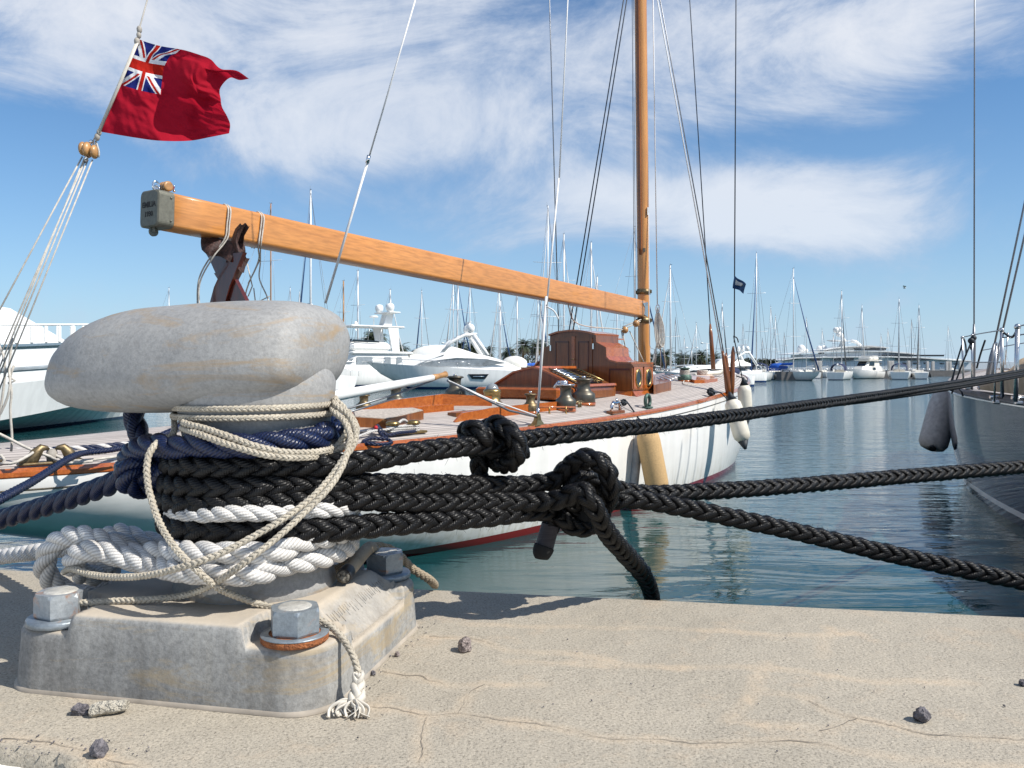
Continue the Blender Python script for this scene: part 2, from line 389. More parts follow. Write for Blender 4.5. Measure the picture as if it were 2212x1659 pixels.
def hullpaint(name, top, low, zline, rough=.12, boot=None, zb=None, tint=.03, stain=0, coat=.3):
    """top colour above world height zline, low below; boot stripe between"""
    m, t, b = nt(name); L = t.links.new
    g = N_(t, 'ShaderNodeNewGeometry'); sx = N_(t, 'ShaderNodeSeparateXYZ'); L(g.outputs['Position'], sx.inputs[0])
    nz = N_(t, 'ShaderNodeTexNoise', i_Scale=1.3, i_Detail=4.); mp = N_(t, 'ShaderNodeMapping'); mp.inputs['Scale'].default_value = (3, 3, .5); L(g.outputs['Position'], mp.inputs[0]); L(mp.outputs[0], nz.inputs['Vector'])
    r = ramp(t, [(.35, tuple(c*(1-tint*3) for c in top)), (.6, top)], nz.outputs['Fac'])
    cur = r.outputs[0]
    def lay(z, col, cur):
        gt = N_(t, 'ShaderNodeMath', operation='LESS_THAN', i_1=z); L(sx.outputs[2], gt.inputs[0])
        mx = N_(t, 'ShaderNodeMix', data_type='RGBA'); mx.inputs[7].default_value = (*col, 1); L(gt.outputs[0], mx.inputs[0]); L(cur, mx.inputs[6]); return mx.outputs[2]
    if boot: cur = lay(zb, boot, cur)
    cur = lay(zline, low, cur)
    if stain:
        sr = N_(t, 'ShaderNodeMapRange'); sr.inputs[1].default_value = WATER+.10; sr.inputs[2].default_value = WATER+.55; sr.inputs[3].default_value = .6; sr.inputs[4].default_value = 0.; L(sx.outputs[2], sr.inputs[0])
        ns = N_(t, 'ShaderNodeTexNoise', i_Scale=5., i_Detail=5.); mp2 = N_(t, 'ShaderNodeMapping'); mp2.inputs['Scale'].default_value = (3, 3, .35); L(g.outputs['Position'], mp2.inputs[0]); L(mp2.outputs[0], ns.inputs['Vector'])
        rs = ramp(t, [(.42, 0.), (.66, 1.)], ns.outputs['Fac']); ml = N_(t, 'ShaderNodeMath', operation='MULTIPLY'); L(sr.outputs[0], ml.inputs[0]); L(rs.outputs[0], ml.inputs[1])
        # below the boot top the paint keeps its colour
        gt2 = N_(t, 'ShaderNodeMath', operation='GREATER_THAN', i_1=zline); L(sx.outputs[2], gt2.inputs[0]); m2 = N_(t, 'ShaderNodeMath', operation='MULTIPLY'); L(ml.outputs[0], m2.inputs[0]); L(gt2.outputs[0], m2.inputs[1])
        mm = N_(t, 'ShaderNodeMix', data_type='RGBA'); mm.inputs[7].default_value = (.50, .46, .36, 1); L(m2.outputs[0], mm.inputs[0]); L(cur, mm.inputs[6]); cur = mm.outputs[2]
        pw = N_(t, 'ShaderNodeTexNoise', i_Scale=1.6, i_Detail=2.); mp3 = N_(t, 'ShaderNodeMapping'); mp3.inputs['Scale'].default_value = (1, 1, 4); L(g.outputs['Position'], mp3.inputs[0]); L(mp3.outputs[0], pw.inputs['Vector'])
        bpw = N_(t, 'ShaderNodeBump', i_Strength=.12, i_Distance=.03); L(pw.outputs['Fac'], bpw.inputs['Height']); L(bpw.outputs[0], b.inputs['Normal'])
    L(cur, b.inputs['Base Color']); b.inputs['Roughness'].default_value = rough; b.inputs['Coat Weight'].default_value = coat; b.inputs['Coat Roughness'].default_value = .03
    M[name] = m
hullpaint('yacht_white', (.82, .81, .78), (.22, .02, .018), WATER+.10, .16, stain=1)
hullpaint('navy_gloss', (.006, .013, .040), (.02, .015, .015), WATER+.14, .045, (.65, .66, .66), WATER+.23, coat=0.)
hullpaint('boat_white', (.84, .84, .82), (.05, .07, .12), WATER+.10, .25)
hullpaint('boat_white_blue', (.84, .84, .82), (.02, .05, .16), WATER+.22, .25)
hullpaint('boat_grey', (.20, .19, .185), (.03, .03, .03), WATER+.1, .4)
hullpaint('mega_grey', (.62, .66, .70), (.30, .33, .36), WATER+1.2, .3)
mat('white_paint', (.82, .82, .80), .3, 0, .03, 3)
mat('cream_white', (.78, .75, .68), .35, 0, .04, 3)
mat('glass_dark', (.012, .016, .022), .06, 0, .1, 3, spec=.8)
mat('glass_blue', (.18, .32, .5), .08, 0, .2, 1.5, spec=.8)
mat('glass_grey', (.28, .31, .33), .1, 0, .15, 2, spec=.7)
mat('bronze', (.24, .18, .10), .48, .8, .3, 25, .1, 90)
mat('bronze_dark', (.16, .13, .10), .42, .75, .35, 14, .1, 90, col2=(.09, .10, .085))
mat('verdigris', (.10, .17, .14), .6, .4, .3, 30, .2, 90)
mat('brass', (.42, .30, .13), .36, .95, .15, 30)
mat('chrome', (.75, .75, .76), .12, 1., .03, 10)
mat('stainless', (.62, .62, .62), .25, .95, .05, 10)
mat('wire_grey', (.22, .23, .25), .4, .6, .1, 10)
mat('wire_dark', (.03, .04, .06), .5, .3, .1, 10)
mat('wire_white', (.72, .71, .70), .5, 0, .05, 10)
mat('stay_blue', (.02, .07, .20), .6, 0, .1, 10)
mat('alu_mast', (.72, .73, .74), .4, .25, .06, 4)
mat('cap_grey', (.17, .165, .13), .5, .35, .12, 30, .15, 200)
mat('letters', (.03, .028, .025), .7)
mat('leather', (.075, .036, .03), .7, 0, .35, 25, .8, 60)
mat('canvas_blue', (.01, .10, .48), .8, 0, .15, 5, .3, 12)
mat('canvas_navy', (.012, .022, .07), .8, 0, .15, 5, .3, 12)
mat('canvas_tan', (.40, .30, .20), .85, 0, .12, 5, .5, 9)
mat('canvas_grey', (.22, .20, .20), .85, 0, .15, 6, .5, 16)
mat('fender_white', (.70, .66, .56), .45, 0, .08, 6, .1, 60)
mat('fender_tan', (.53, .35, .165), .8, 0, .1, 60, .3, 400)
mat('fender_grey', (.43, .41, .40), .8, 0, .12, 12, .4, 30)
mat('black_rubber', (.01, .011, .014), .5, 0, .2, 20)
mat('teal_black', (.012, .02, .03), .6, 0, .2, 30, .3, 90)
mat('hose_white', (.74, .70, .60), .6, 0, .1, 20, .3, 50)
mat('block_wood', (.48, .25, .09), .4, 0, .2, 12, coat=.4)
mat('crack', (.22, .185, .15), .95, 0, .3, 60)
mat('pebble_dark', (.22, .20, .21), .85, 0, .4, 120, .8, 150, col2=(.03, .03, .04))
mat('pebble_speckle', (.42, .35, .32), .85, 0, .4, 200, .8, 260, col2=(.08, .06, .06))
mat('mortar', (.52, .48, .40), .95, 0, .2, 60, 1., 200)
mat('gasket', (.38, .33, .27), .7, 0, .15, 20)
mat('white_line', (.80, .80, .76), .8, 0, .06, 20, .3, 200)
mat('breakwater', (.20, .18, .165), .9, 0, .2, .6)
mat('pontoon_grey', (.17, .16, .155), .9, 0, .15, 2)
mat('piling', (.55, .53, .50), .8, 0, .1, 4)
mat('palm_leaf', (.045, .065, .022), .7, 0, .35, 1.3, col2=(.025, .035, .015))
mat('palm_dead', (.16, .11, .05), .9, 0, .3, 2)
mat('palm_trunk', (.13, .10, .075), .95, 0, .3, 3, .5, 10)
mat('tree_dark', (.035, .05, .02), .9, 0, .35, 1)
mat('hill', (.10, .12, .09), .95, 0, .2, .05)
mat('red_cloth', (.5, .02, .03), .8, 0, .1, 10)

def cloth(name, col, tr=.45):
    m, t, b = nt(name); L = t.links.new
    b.inputs['Base Color'].default_value = (*col, 1); b.inputs['Roughness'].default_value = .85; b.inputs['Specular IOR Level'].default_value = .1
    tl = N_(t, 'ShaderNodeBsdfTranslucent'); tl.inputs[0].default_value = (*[min(1, c*1.15) for c in col], 1)
    mx = N_(t, 'ShaderNodeMixShader', i_0=tr); L(b.outputs[0], mx.inputs[1]); L(tl.outputs[0], mx.inputs[2])
    L(mx.outputs[0], t.nodes['Material Output'].inputs[0])
    tc = N_(t, 'ShaderNodeTexCoord'); n = N_(t, 'ShaderNodeTexNoise', i_Scale=9., i_Detail=4., i_Distortion=.8); L(tc.outputs['Object'], n.inputs['Vector'])
    bp = N_(t, 'ShaderNodeBump', i_Strength=.4, i_Distance=.02); L(n.outputs['Fac'], bp.inputs['Height']); L(bp.outputs[0], b.inputs['Normal']); L(bp.outputs[0], tl.inputs['Normal'])
    M[name] = m
cloth('flag_red', (.43, .010, .028)); cloth('flag_red_bright', (.50, .02, .012)); cloth('flag_white', (.78, .78, .78), .35); cloth('flag_blue', (.012, .02, .14), .3)
cloth('pennant_blue', (.02, .05, .12), .3)

def watermat():
    m, t, b = nt('water'); L = t.links.new
    g = N_(t, 'ShaderNodeNewGeometry')
    b.inputs['Base Color'].default_value = (.007, .044, .049, 1); b.inputs['Roughness'].default_value = .035; b.inputs['IOR'].default_value = 1.333
    b.inputs['Specular IOR Level'].default_value = .62
    mp = N_(t, 'ShaderNodeMapping'); mp.inputs['Rotation'].default_value = (0, 0, radians(-12)); mp.inputs['Scale'].default_value = (.55, 1.5, 1); L(g.outputs['Position'], mp.inputs[0])
    n1 = N_(t, 'ShaderNodeTexNoise', i_Scale=.9, i_Detail=3., i_Roughness=.5, i_Distortion=.5); L(mp.outputs[0], n1.inputs['Vector'])
    n2 = N_(t, 'ShaderNodeTexNoise', i_Scale=4.5, i_Detail=3., i_Roughness=.55, i_Distortion=.6); L(mp.outputs[0], n2.inputs['Vector'])
    # far water is more ruffled than the sheltered water by the quay
    sx = N_(t, 'ShaderNodeSeparateXYZ'); L(g.outputs['Position'], sx.inputs[0])
    mr = N_(t, 'ShaderNodeMapRange'); mr.inputs[1].default_value = 9; mr.inputs[2].default_value = 30; mr.inputs[3].default_value = .09; mr.inputs[4].default_value = 1.0; L(sx.outputs[1], mr.inputs[0])
    b1 = N_(t, 'ShaderNodeBump', i_Distance=.12, i_Strength=.45); L(n1.outputs['Fac'], b1.inputs['Height'])
    b2 = N_(t, 'ShaderNodeBump', i_Distance=.05); L(mr.outputs[0], b2.inputs['Strength']); L(n2.outputs['Fac'], b2.inputs['Height']); L(b1.outputs[0], b2.inputs['Normal'])
    L(b2.outputs[0], b.inputs['Normal'])
    M['water'] = m
watermat()
# ------------------------------------------------------------------ rope builders
def braid(mb, path, R, n=4, m=2, pitch=None, seg=20, sides=8, phase=pi/4, mi=0, core=1, taper=None, fuzz=0):
    pitch = pitch or 5.7*R
    pts = spline(path, pitch/seg)
    T, N, B = frames(pts)
    L = [0]
    for i in range(1, len(pts)): L.append(L[-1]+(pts[i]-pts[i-1]).length)
    k0 = random.random()*6
    for d in (1, -1):
        for k in range(n):
            cen = []; rad = []
            for i, p in enumerate(pts):
                th = d*2*pi*L[i]/pitch + 2*pi*k/n + k0*0
                s_ = (taper(L[i]/L[-1]) if taper else 1.)
                wob = 1+.05*sin(L[i]/R*1.3+k*2+d)+.07*noise.noise(V((p.x*14, p.y*14+k*3.1, p.z*14+d*5)))
                r = R*s_*(.56 + .17*cos(m*(th-phase))*d)*wob
                e = cos(th)*N[i]+sin(th)*B[i]
                cen.append(p+r*e); rad.append(e)
            rings = []; a, b = .27*R, .41*R
            for i in range(len(pts)):
                t = (cen[min(i+1, len(pts)-1)]-cen[max(i-1, 0)]).normalized()
                e = (rad[i]-rad[i].dot(t)*t).normalized(); w = t.cross(e)
                s_ = (taper(L[i]/L[-1]) if taper else 1.)
                q_ = s_*(1+.14*noise.noise(V((cen[i].x*22+k, cen[i].y*22, cen[i].z*22+d))))
                rings.append([cen[i]+q_*(a*cos(2*pi*j/sides)*e+b*sin(2*pi*j/sides)*w) for j in range(sides)])
            mb.loft(rings, True, True, True, True, mi, (1.0, L))
    if fuzz:
        for q in range(int(L[-1]*fuzz)):
            i = random.randrange(1, len(pts)-1)
            if pts[i].y > 2.3: continue
            th = random.random()*2*pi; e = cos(th)*N[i]+sin(th)*B[i]; g = e*random.uniform(.3, 1)+T[i]*random.uniform(-1, 1)+V((0, 0, random.uniform(-.4, .4))); ln = random.uniform(.003, .010)
            s0 = pts[i]+e*R*.9; mb.tube([s0, s0+g*ln*.6+e*.001, s0+g*ln-V((0, 0, .001))], [.0003, .00025, .0001], 3, mi, False)
    if core: mb.tube(pts[::3]+[pts[-1]], R*.5*(taper(.5) if taper else 1), 6, core)
    return pts

def laid(mb, path, R, pitch=None, seg=18, sides=12, mi=0, hand=1, mis=None):
    pitch = pitch or 6.0*R
    pts = spline(path, pitch/seg); T, N, B = frames(pts); L = [0]
    for i in range(1, len(pts)): L.append(L[-1]+(pts[i]-pts[i-1]).length)
    for k in range(3):
        cen = []; rad = []
        for i, p in enumerate(pts):
            th = hand*2*pi*L[i]/pitch+2*pi*k/3
            e = cos(th)*N[i]+sin(th)*B[i]; cen.append(p+R*.50*e); rad.append(e)
        rings = []
        for i in range(len(pts)):
            t = (cen[min(i+1, len(pts)-1)]-cen[max(i-1, 0)]).normalized()
            e = (rad[i]-rad[i].dot(t)*t).normalized(); w = t.cross(e)
            rings.append([cen[i]+R*(.50*cos(2*pi*j/sides)*e+.56*sin(2*pi*j/sides)*w) for j in range(sides)])
        mb.loft(rings, True, True, True, True, mis[k] if mis else mi, (1.0, L))
    return pts

# ------------------------------------------------------------------ bollard frame
BC = V((-.435, 1.3145, 0)); UX = V((.9785, -.2066, 0)); UY = V((.2066, .9785, 0))
def BL(l, m, z): return BC + l*UX + m*UY + V((0, 0, z))
ST = V((-.398, 1.30, 0))          # axis of the stem
def SW(deg, r, z): return V((ST.x+r*cos(radians(deg)), ST.y+r*sin(radians(deg)), z))
def FR(x, y, r):
    """front of an upright cylinder of radius r round the stem, seen at (x, y)"""
    k = (x-CX)/F; a = k*k+1; b = -2*(k*ST.x+ST.y); c = ST.x**2+ST.y**2-r*r
    D = b*b-4*a*c
    Y = (-b-sqrt(D))/(2*a) if D > 0 else -b/(2*a)
    return P(x, y, Y)
def ZP(x, y, z):
    return P(x, y, (CZ-z)*F/(y-HY))
def ring(d0, d1, r, z0, z1, step=12):
    n = max(2, int(abs(d1-d0)/step))
    return [SW(d0+(d1-d0)*i/n, r, z0+(z1-z0)*i/n) for i in range(n+1)]
# ================================================================== quay
E0 = V((.3, 1.612, 0)); ED = V((1, -.17, 0)).normalized(); EN = V((ED.y, -ED.x, 0))   # EN points towards the camera
if EN.y > 0: EN = -EN
cracks_open = [  # (x, y) in the 2212 px frame, on the quay surface
 [(795,1525),(860,1531),(925,1545),(985,1540),(1040,1550),(1100,1560),(1160,1567),(1230,1580),(1290,1598),(1340,1603),(1400,1598),(1500,1602),(1600,1606),(1700,1604),(1790,1610),(1840,1625)],
 [(985,1540),(1010,1515),(1030,1490),(1050,1478)],[(925,1548),(922,1575),(915,1610),(905,1650)],
 [(820,1450),(860,1462),(900,1462),(930,1472),(960,1480)],[(1740,1515),(1790,1540),(1850,1552),(1910,1562),(2000,1585),(2100,1592),(2212,1598)],
 [(1850,1552),(1810,1572),(1770,1580)],[(930,1375),(1010,1380),(1050,1390),(1060,1395)],[(300,1655),(200,1625),(100,1605),(0,1598)]]
cracks_faint = [
 [(1060,1395),(1150,1412),(1230,1415),(1300,1425),(1400,1440),(1480,1445)],[(1100,1430),(1300,1440),(1330,1436)],
 [(1785,1353),(1782,1380),(1778,1420)],[(1660,1430),(1640,1475),(1600,1530),(1570,1560)],[(1050,1478),(1130,1480),(1170,1478)],
 [(1000,1348),(1100,1350),(1300,1358),(1500,1360),(1700,1372),(1850,1368)],[(1480,1440),(1600,1445),(1750,1450),(1900,1470),(2100,1475)],
 [(1580,1560),(1700,1562),(1800,1580)],[(1640,1500),(1760,1510)],[(960,1480),(1000,1482),(1040,1478)],[(1840,1625),(1950,1640),(2212,1655)]]
def quay_pt(p): 
    q = ZP(p[0], p[1], 0); return (q.x, q.y)
def wig(pl, amp, seed):
    out = []
    for (a, b) in zip(pl, pl[1:]):
        for i in range(6):
            t = i/6; x = a[0]+(b[0]-a[0])*t; y = a[1]+(b[1]-a[1])*t
            nv = noise.noise_vector(V((x*14, y*14, seed)))
            out.append((x+nv.x*amp, y+nv.y*amp))
    out.append(pl[-1]); return out
C1 = [wig([quay_pt(p) for p in c], .009, 1.3) for c in cracks_open]
C2 = [wig([quay_pt(p) for p in c], .014, 5.3) for c in cracks_faint]
def pdist(x, y, polys, best=.08):
    for pl in polys:
        for (ax, ay), (bx, by) in zip(pl, pl[1:]):
            if min(ax, bx)-best > x or max(ax, bx)+best < x or min(ay, by)-best > y or max(ay, by)+best < y: continue
            dx, dy = bx-ax, by-ay; q = dx*dx+dy*dy
            t = max(0, min(1, ((x-ax)*dx+(y-ay)*dy)/q)) if q else 0
            d = sqrt((ax+t*dx-x)**2+(ay+t*dy-y)**2)
            if d < best: best = d
    return best
NEAR0 = V(ZP(0, 1612, 0)); NEAR1 = V(ZP(300, 1664, 0)); ND = (NEAR1-NEAR0).normalized()
def quay():
    ss = [-60, -20, -8, -4, -2.6] + [-1.9+i*.0115 for i in range(int(3.3/.0115))] + [1.6, 2.4, 4, 8, 20, 60]
    rows = []; nrow = 66
    mb = MB(); vals = []; opn = []
    def edgept(s): return E0 + s*ED
    for s_ in ss:
        e = edgept(s_)
        # near border of the slab: a straight broken line, towards the camera
        w = (NEAR0-e); den = EN.x*ND.y-EN.y*ND.x
        t = (w.x*ND.y-w.y*ND.x)/den
        t = max(.35, min(t, 12.0))
        col = []
        col.append((e-EN*0.0+V((0,0,0)), -2.6)); col.append((e, -.35)); col.append((e, -.02))
        for a in (15, 40, 65): 
            col.append((e+EN*.02*(1-cos(radians(a))), -.02+.02*sin(radians(a))))
        col2 = [V((p.x, p.y, z)) for p, z in col]
        for j in range(nrow+1):
            d = .02+(t-.02)*(j/nrow)
            p = e+EN*d
            if abs(d) < 30 and -2 < s_ < 1.5:
                z = .0009*noise.noise(V((p.x*30, p.y*30, 0)))+.0012*noise.noise(V((p.x*7, p.y*7, 2)))
                if j == nrow: p = p+EN*.010*noise.noise(V((p.x*25, 0, 3)))+EN*.004*noise.noise(V((p.x*90, 0, 3)))
            else: z = 0
            col2.append(V((p.x, p.y, z)))
        q = col2[-1]; col2.append(q+V((0, 0, -.024)))
        rows.append(col2)
    n = len(rows[0])
    vs = [p for r in rows for p in r]
    fs = [(i*n+j, i*n+j+1, (i+1)*n+j+1, (i+1)*n+j) for i in range(len(rows)-1) for j in range(n-1)]
    mb.add(vs, fs, True)
    for p in vs:
        if p.z > -.03 and -1.3 < p.x < 1.4:
            do = pdist(p.x, p.y, C1); df = pdist(p.x, p.y, C2); vals.append(min(do, df)); opn.append(do)
        else: vals.append(.08); opn.append(.08)
    # geometry normals up
    o = mb.build('quay', M['concrete'], origin=V((0, 0, 0)), attrs={'crack': vals, 'open': opn})
    struct(o)
    mb = MB()
    def zq(x, y): return .0009*noise.noise(V((x*30, y*30, 0)))+.0012*noise.noise(V((x*7, y*7, 2)))
    for ci, pl in enumerate(C1):
        pp = spline([V((x, y, 0)) for x, y in pl], .004); L_ = []; R_ = []
        for i, p in enumerate(pp):
            if i % 1 == 0:
                j = V((noise.noise(V((p.x*90, p.y*90, ci))), noise.noise(V((p.x*90, p.y*90, ci+9))), 0))*.0028
                t = (pp[min(i+1, len(pp)-1)]-pp[max(i-1, 0)]).normalized(); s_ = V((t.y, -t.x, 0)); w = .00012+.00048*max(0, noise.noise(V((p.x*22, p.y*22, ci+4)))+.35)
                q = p+j; z = zq(q.x, q.y)+.0011; L_.append(V((q.x+s_.x*w, q.y+s_.y*w*1.5, z))); R_.append(V((q.x-s_.x*w, q.y-s_.y*w*1.5, z)))
        mb.loft([[a, b] for a, b in zip(L_, R_)], False, False, False, False)
    ck = mb.build('crack_line', M['crack'], o)
    # lower painted apron in front of the broken slab edge
    mb = MB()
    a = NEAR0-ND*60+EN*-.12; b = NEAR0+ND*60+EN*-.12
    mb.grid(lambda u, v: (a+(b-a)*u+EN*(v*30))+V((0, 0, -.022)), 40, 30)
    o = mb.build('pavement', M['white_line'], origin=V((0, 0, 0))); struct(o)
quay()

# ================================================================== bollard
boll = thing('mooring_bollard', 'big grey galvanised iron tee bollard bolted to the quay edge', 'bollard', (BC.x, BC.y, 0))
NUTS = [(.184, -.168), (-.184, -.168), (.184, .168), (-.184, .168)]
A_, B_ = .240, .209
def base():
    mb = MB()
    n = 320; rc = .062
    out = []
    # rounded rectangle by arc length
    per = []
    def arc(cx, cy, a0):
        for i in range(24): 
            a = radians(a0+90*i/23); per.append((cx+rc*cos(a), cy+rc*sin(a)))
    arc(A_-rc, -B_+rc, -90); 
    for i in range(1, 50): per.append((A_, -B_+rc+(2*B_-2*rc)*i/50))
    arc(A_-rc, B_-rc, 0)
    for i in range(1, 50): per.append((A_-rc-(2*A_-2*rc)*i/50, B_))
    arc(-A_+rc, B_-rc, 90)
    for i in range(1, 50): per.append((-A_, B_-rc-(2*B_-2*rc)*i/50))
    arc(-A_+rc, -B_+rc, 180)
    for i in range(1, 50): per.append((-A_+rc+(2*A_-2*rc)*i/50, -B_))
    n = len(per)
    def sst(x): x = max(0, min(1, x)); return x*x*(3-2*x)
    def h(l, m):
        al, am = abs(l), abs(m)
        top = .110 + .006*exp(-(l*l+m*m)/.02)
        # side chamfers left and right
        ch = top - max(0, (al-.186))*1.05
        k = sst((.118-am)/.016)
        # pads round the bolts
        dx = .184-al; dy = .168-am
        dx2 = max(dx, 0); dy2 = max(dy, 0)
        d = sqrt(dx2*dx2+dy2*dy2)-.055
        padmix = sst(.5-d/.007)
        z = ch if am < .2 else top
        z = min(top, ch) if am < .13 else top
        z = top*(1-k)+ch*k
        return z*(1-padmix)+.084*padmix
    ts = [0, .0015, .004, .007, .011, .016, .022, .028]+[.034+i*.0066 for i in range(24)]
    rings = []
    # walls (slight draft)
    for z, ins in ((0, -.004), (.02, -.003), (.045, -.0015), (.068, 0)):
        rings.append([BL(p[0]*(1-ins/A_), p[1]*(1-ins/B_), z) for p in per])
    for t in ts:
        f = 1-t/.20
        if f < .02: f = .02
        rg = []
        for p in per:
            q = (p[0]*f, p[1]*(1-(1-f)*A_/B_ if (1-(1-f)*A_/B_) > .02 else .02))
            z = h(*q)
            r = .008
            if t < r: z = z - r + sqrt(r*r-(r-t)**2)
            rg.append(BL(q[0], q[1], z))
        rings.append(rg)
    mb.loft(rings, True, False, True, True)
    return mb
base().build('base', M['galv_base'], boll)
mb = MB()
rings = []
for z, o_ in ((0, .006), (.005, .0055), (.007, .001)):
    rings.append([BL(x*(1+o_/A_), y*(1+o_/B_), z) for x, y in
      [(A_-.06+.06*cos(radians(a)), -B_+.06+.06*sin(radians(a))) for a in range(-90, 1, 10)] + [(A_-.06+.06*cos(radians(a)), B_-.06+.06*sin(radians(a))) for a in range(0, 91, 10)]
      + [(-A_+.06+.06*cos(radians(a)), B_-.06+.06*sin(radians(a))) for a in range(90, 181, 10)] + [(-A_+.06+.06*cos(radians(a)), -B_+.06+.06*sin(radians(a))) for a in range(180, 271, 10)]])
mb.loft(rings, True, False, True, True); mb.build('gasket', M['gasket'], boll)
# stem
mb = MB()
mb.lathe([(.128, .10), (.119, .125), (.112, .16), (.106, .21), (.103, .27), (.105, .32), (.112, .36), (.119, .40), (.121, .425), (.114, .447), (.098, .465), (.07, .48)], (ST.x, ST.y, 0), n=64)
mb.build('stem', M['galv_head'], boll)
# head: a long pebble, thick at the stem and drawn out towards the land
def l_of(x):
    k = (x-CX)/F; q = .9163*(k*BC.y-BC.x)/(UX.x-UX.y*k)-.0007; return q*.93 if q > 0 else q
def z_of(x, y):
    l = l_of(x); l = ((l/.93 if l > 0 else l)+.0007)/.9163; Y = BC.y+l*UX.y; return CZ-(y-HY)*Y/F
topT = [(105,808),(108,790),(118,766),(133,746),(171,716),(228,688),(304,668),(381,661),(476,654),(571,650),(640,650),(680,653),(704,661),(722,672),(735,690),(741,706),(744,724),(745.5,745)]
botT = [(105,812),(108,832),(118,846),(133,859),(171,876),(228,885),(304,889),(381,889),(476,886),(571,878),(640,869),(680,858),(704,848),(722,836),(735,818),(741,805),(744,790),(745.5,765)]
wT = [((a*.9163-.0007)*(.93 if a > 0 else 1), b*.96) for a, b in [(-.345,.012),(-.335,.045),(-.31,.075),(-.27,.102),(-.2,.125),(-.1,.140),(0,.146),(.08,.143),(.13,.135),(.16,.122),(.175,.102),(.181,.08),(.183,.05)]]
def head():
    xs = [105, 106, 108, 112, 118, 125, 133, 145, 160]+list(range(180, 680, 22))+[690, 704, 714, 722, 730, 735, 739, 742, 744, 745, 745.5]
    rings = []
    for x in xs:
        l = l_of(x); zt = z_of(x, smooth_tab(topT, x)); zb = z_of(x, smooth_tab(botT, x)); w = lerp_tab(wT, l)
        zc = (zt+zb)/2; hh = (zt-zb)/2; n = 56; rg = []
        for j in range(n):
            a = 2*pi*j/n; c_, s_ = cos(a), sin(a)
            e = 2/2.7
            m = w*abs(c_)**e*(1 if c_ > 0 else -1)
            # top leans back, lower lip bulges slightly towards the viewer
            zz = zc+hh*abs(s_)**e*(1 if s_ > 0 else -1)
            m += .016*(zz-zc)/max(hh, .01)
            rg.append(BL(l, m, zz))
        rings.append(rg)
    mb = MB(); mb.loft(rings, True, True, True, True); return mb
head().build('head', M['galv_head'], boll)
# worn cast lettering on the sloping side face, too rubbed to read
mb = MB(); rn_ = random.Random(2)
for k in range(30):
    m = -.105+k*.0072
    if -.012 < m < .012 and k % 2: continue
    l0 = .199+rn_.uniform(-.002, .002); l1 = l0+rn_.uniform(.006, .014); zf_ = lambda l: .1105-(l-.186)*1.05+.0005
    mb.tube([BL(l0, m, zf_(l0)), BL(l1, m+rn_.uniform(-.002, .002), zf_(l1))], .0007, 5)
mb.build('cast_lettering', M['galv_base'], boll)
# nuts
def nut(l, m, rot, rusty, dark=0):
    c = BL(l, m, .084); s_ = V((0, 0, 1))
    root = MB()
    R = .0345; H = .034; z0 = .011
    rings = []
    for rr, z, cut in ((.96, 0, 0), (1., .003, 0), (1., H-.006, 0), (.93, H, 0), (.62, H, 0)):
        rg = []
        for j in range(48):
            a = 2*pi*j/48
            seg = (a+pi/6) % (pi/3)-pi/6
            hexr = R*cos(pi/6)/cos(seg)
            if z >= H-.0001: hexr = min(hexr, R*.93)*rr/.93 if rr > .9 else R*rr
            elif z > .01: hexr = hexr
            zz = z
            if abs(z-(H-.006)) < 1e-6: zz = z + .004*(1-((hexr/R)-.866)/.134)
            rg.append(c+V((hexr*(rr if z < .001 else 1)*cos(a+rot), hexr*(rr if z < .001 else 1)*sin(a+rot), z0+zz)))
        rings.append(rg)
    root.loft(rings, True, True, True, False)
    o = root.build('nut', M['galv_nut_rusty'] if l < 0 and m < 0 else M['galv_nut'], boll)
    w = MB(); w.lathe([(.043, .0005), (.0445, .002), (.0445, .008), (.043, .0105), (.0, .0106)], c, n=48)
    w.build('washer', M['rust'] if rusty else M['galv_nut'], boll)
    if rusty:
        w = MB(); w.lathe([(.0442, .0092), (.0448, .0098), (.0438, .0112), (.034, .0114)], c, n=48, cap=False); w.build('washer_rim', M['galv_nut'], boll)
    b = MB(); b.lathe([(.0235, .034), (.0235, z0+H-.001), (.0205, z0+H+.0015), (.0, z0+H+.0015)], c, n=40); b.build('bolt_end', M['thread_end'], boll)
    return o
nut(.184, -.168, .35, True); nut(-.178, -.166, .1, False); nut(.184, .168, .22, False); nut(-.184, .168, .4, False)
# ================================================================== pebbles and bits
def rock(x, y, r, label, material, sc=(1, 1, .8), seed=1, name='pebble', group=None, z=0.):
    c = ZP(x, y, z)
    mb = MB(); rnd = random.Random(seed); n, m = 14, 9; rings = []
    for i in range(m+1):
        a = -pi/2+pi*i/m; rg = []
        for j in range(n):
            d = V((cos(a)*cos(2*pi*j/n), cos(a)*sin(2*pi*j/n), sin(a)))
            q = 1+.35*noise.noise(d*1.7+V((seed, 0, 0)))+.18*noise.noise(d*4+V((0, seed, 0)))
            q = round(q*7)/7*.6+q*.4
            rg.append(c+V((d.x*r*sc[0]*q, d.y*r*sc[1]*q, r*sc[2]*.85+d.z*r*sc[2]*q)))
        rings.append(rg)
    mb.loft(rings, True, True, True, False)
    o = mb.build(name, material); return tag(o, label, 'pebble', group)
rock(1003, 1408, .0115, 'speckled pinkish pebble with pale grains, alone right of the bollard base', M['pebble_speckle'], (1, 1, 1.05), 3)
rock(1992, 1558, .0095, 'small dark slate-blue pebble with a pale top facet at the far right of the quay', M['pebble_dark'], (1, 1, 1), 8)
rock(214, 1635, .0095, 'dark pointed pebble sitting on the broken edge of the concrete slab', M['pebble_dark'], (1, .9, 1.15), 11)
rock(858, 1418, .004, 'tiny grey stone on the quay close to the bollard side, farther one', M['pebble_speckle'], (1, 1, 1), 4)
rock(806, 1458, .0035, 'tiny dark stone in the crack by the right face of the bollard base', M['pebble_dark'], (1, 1, 1), 5)
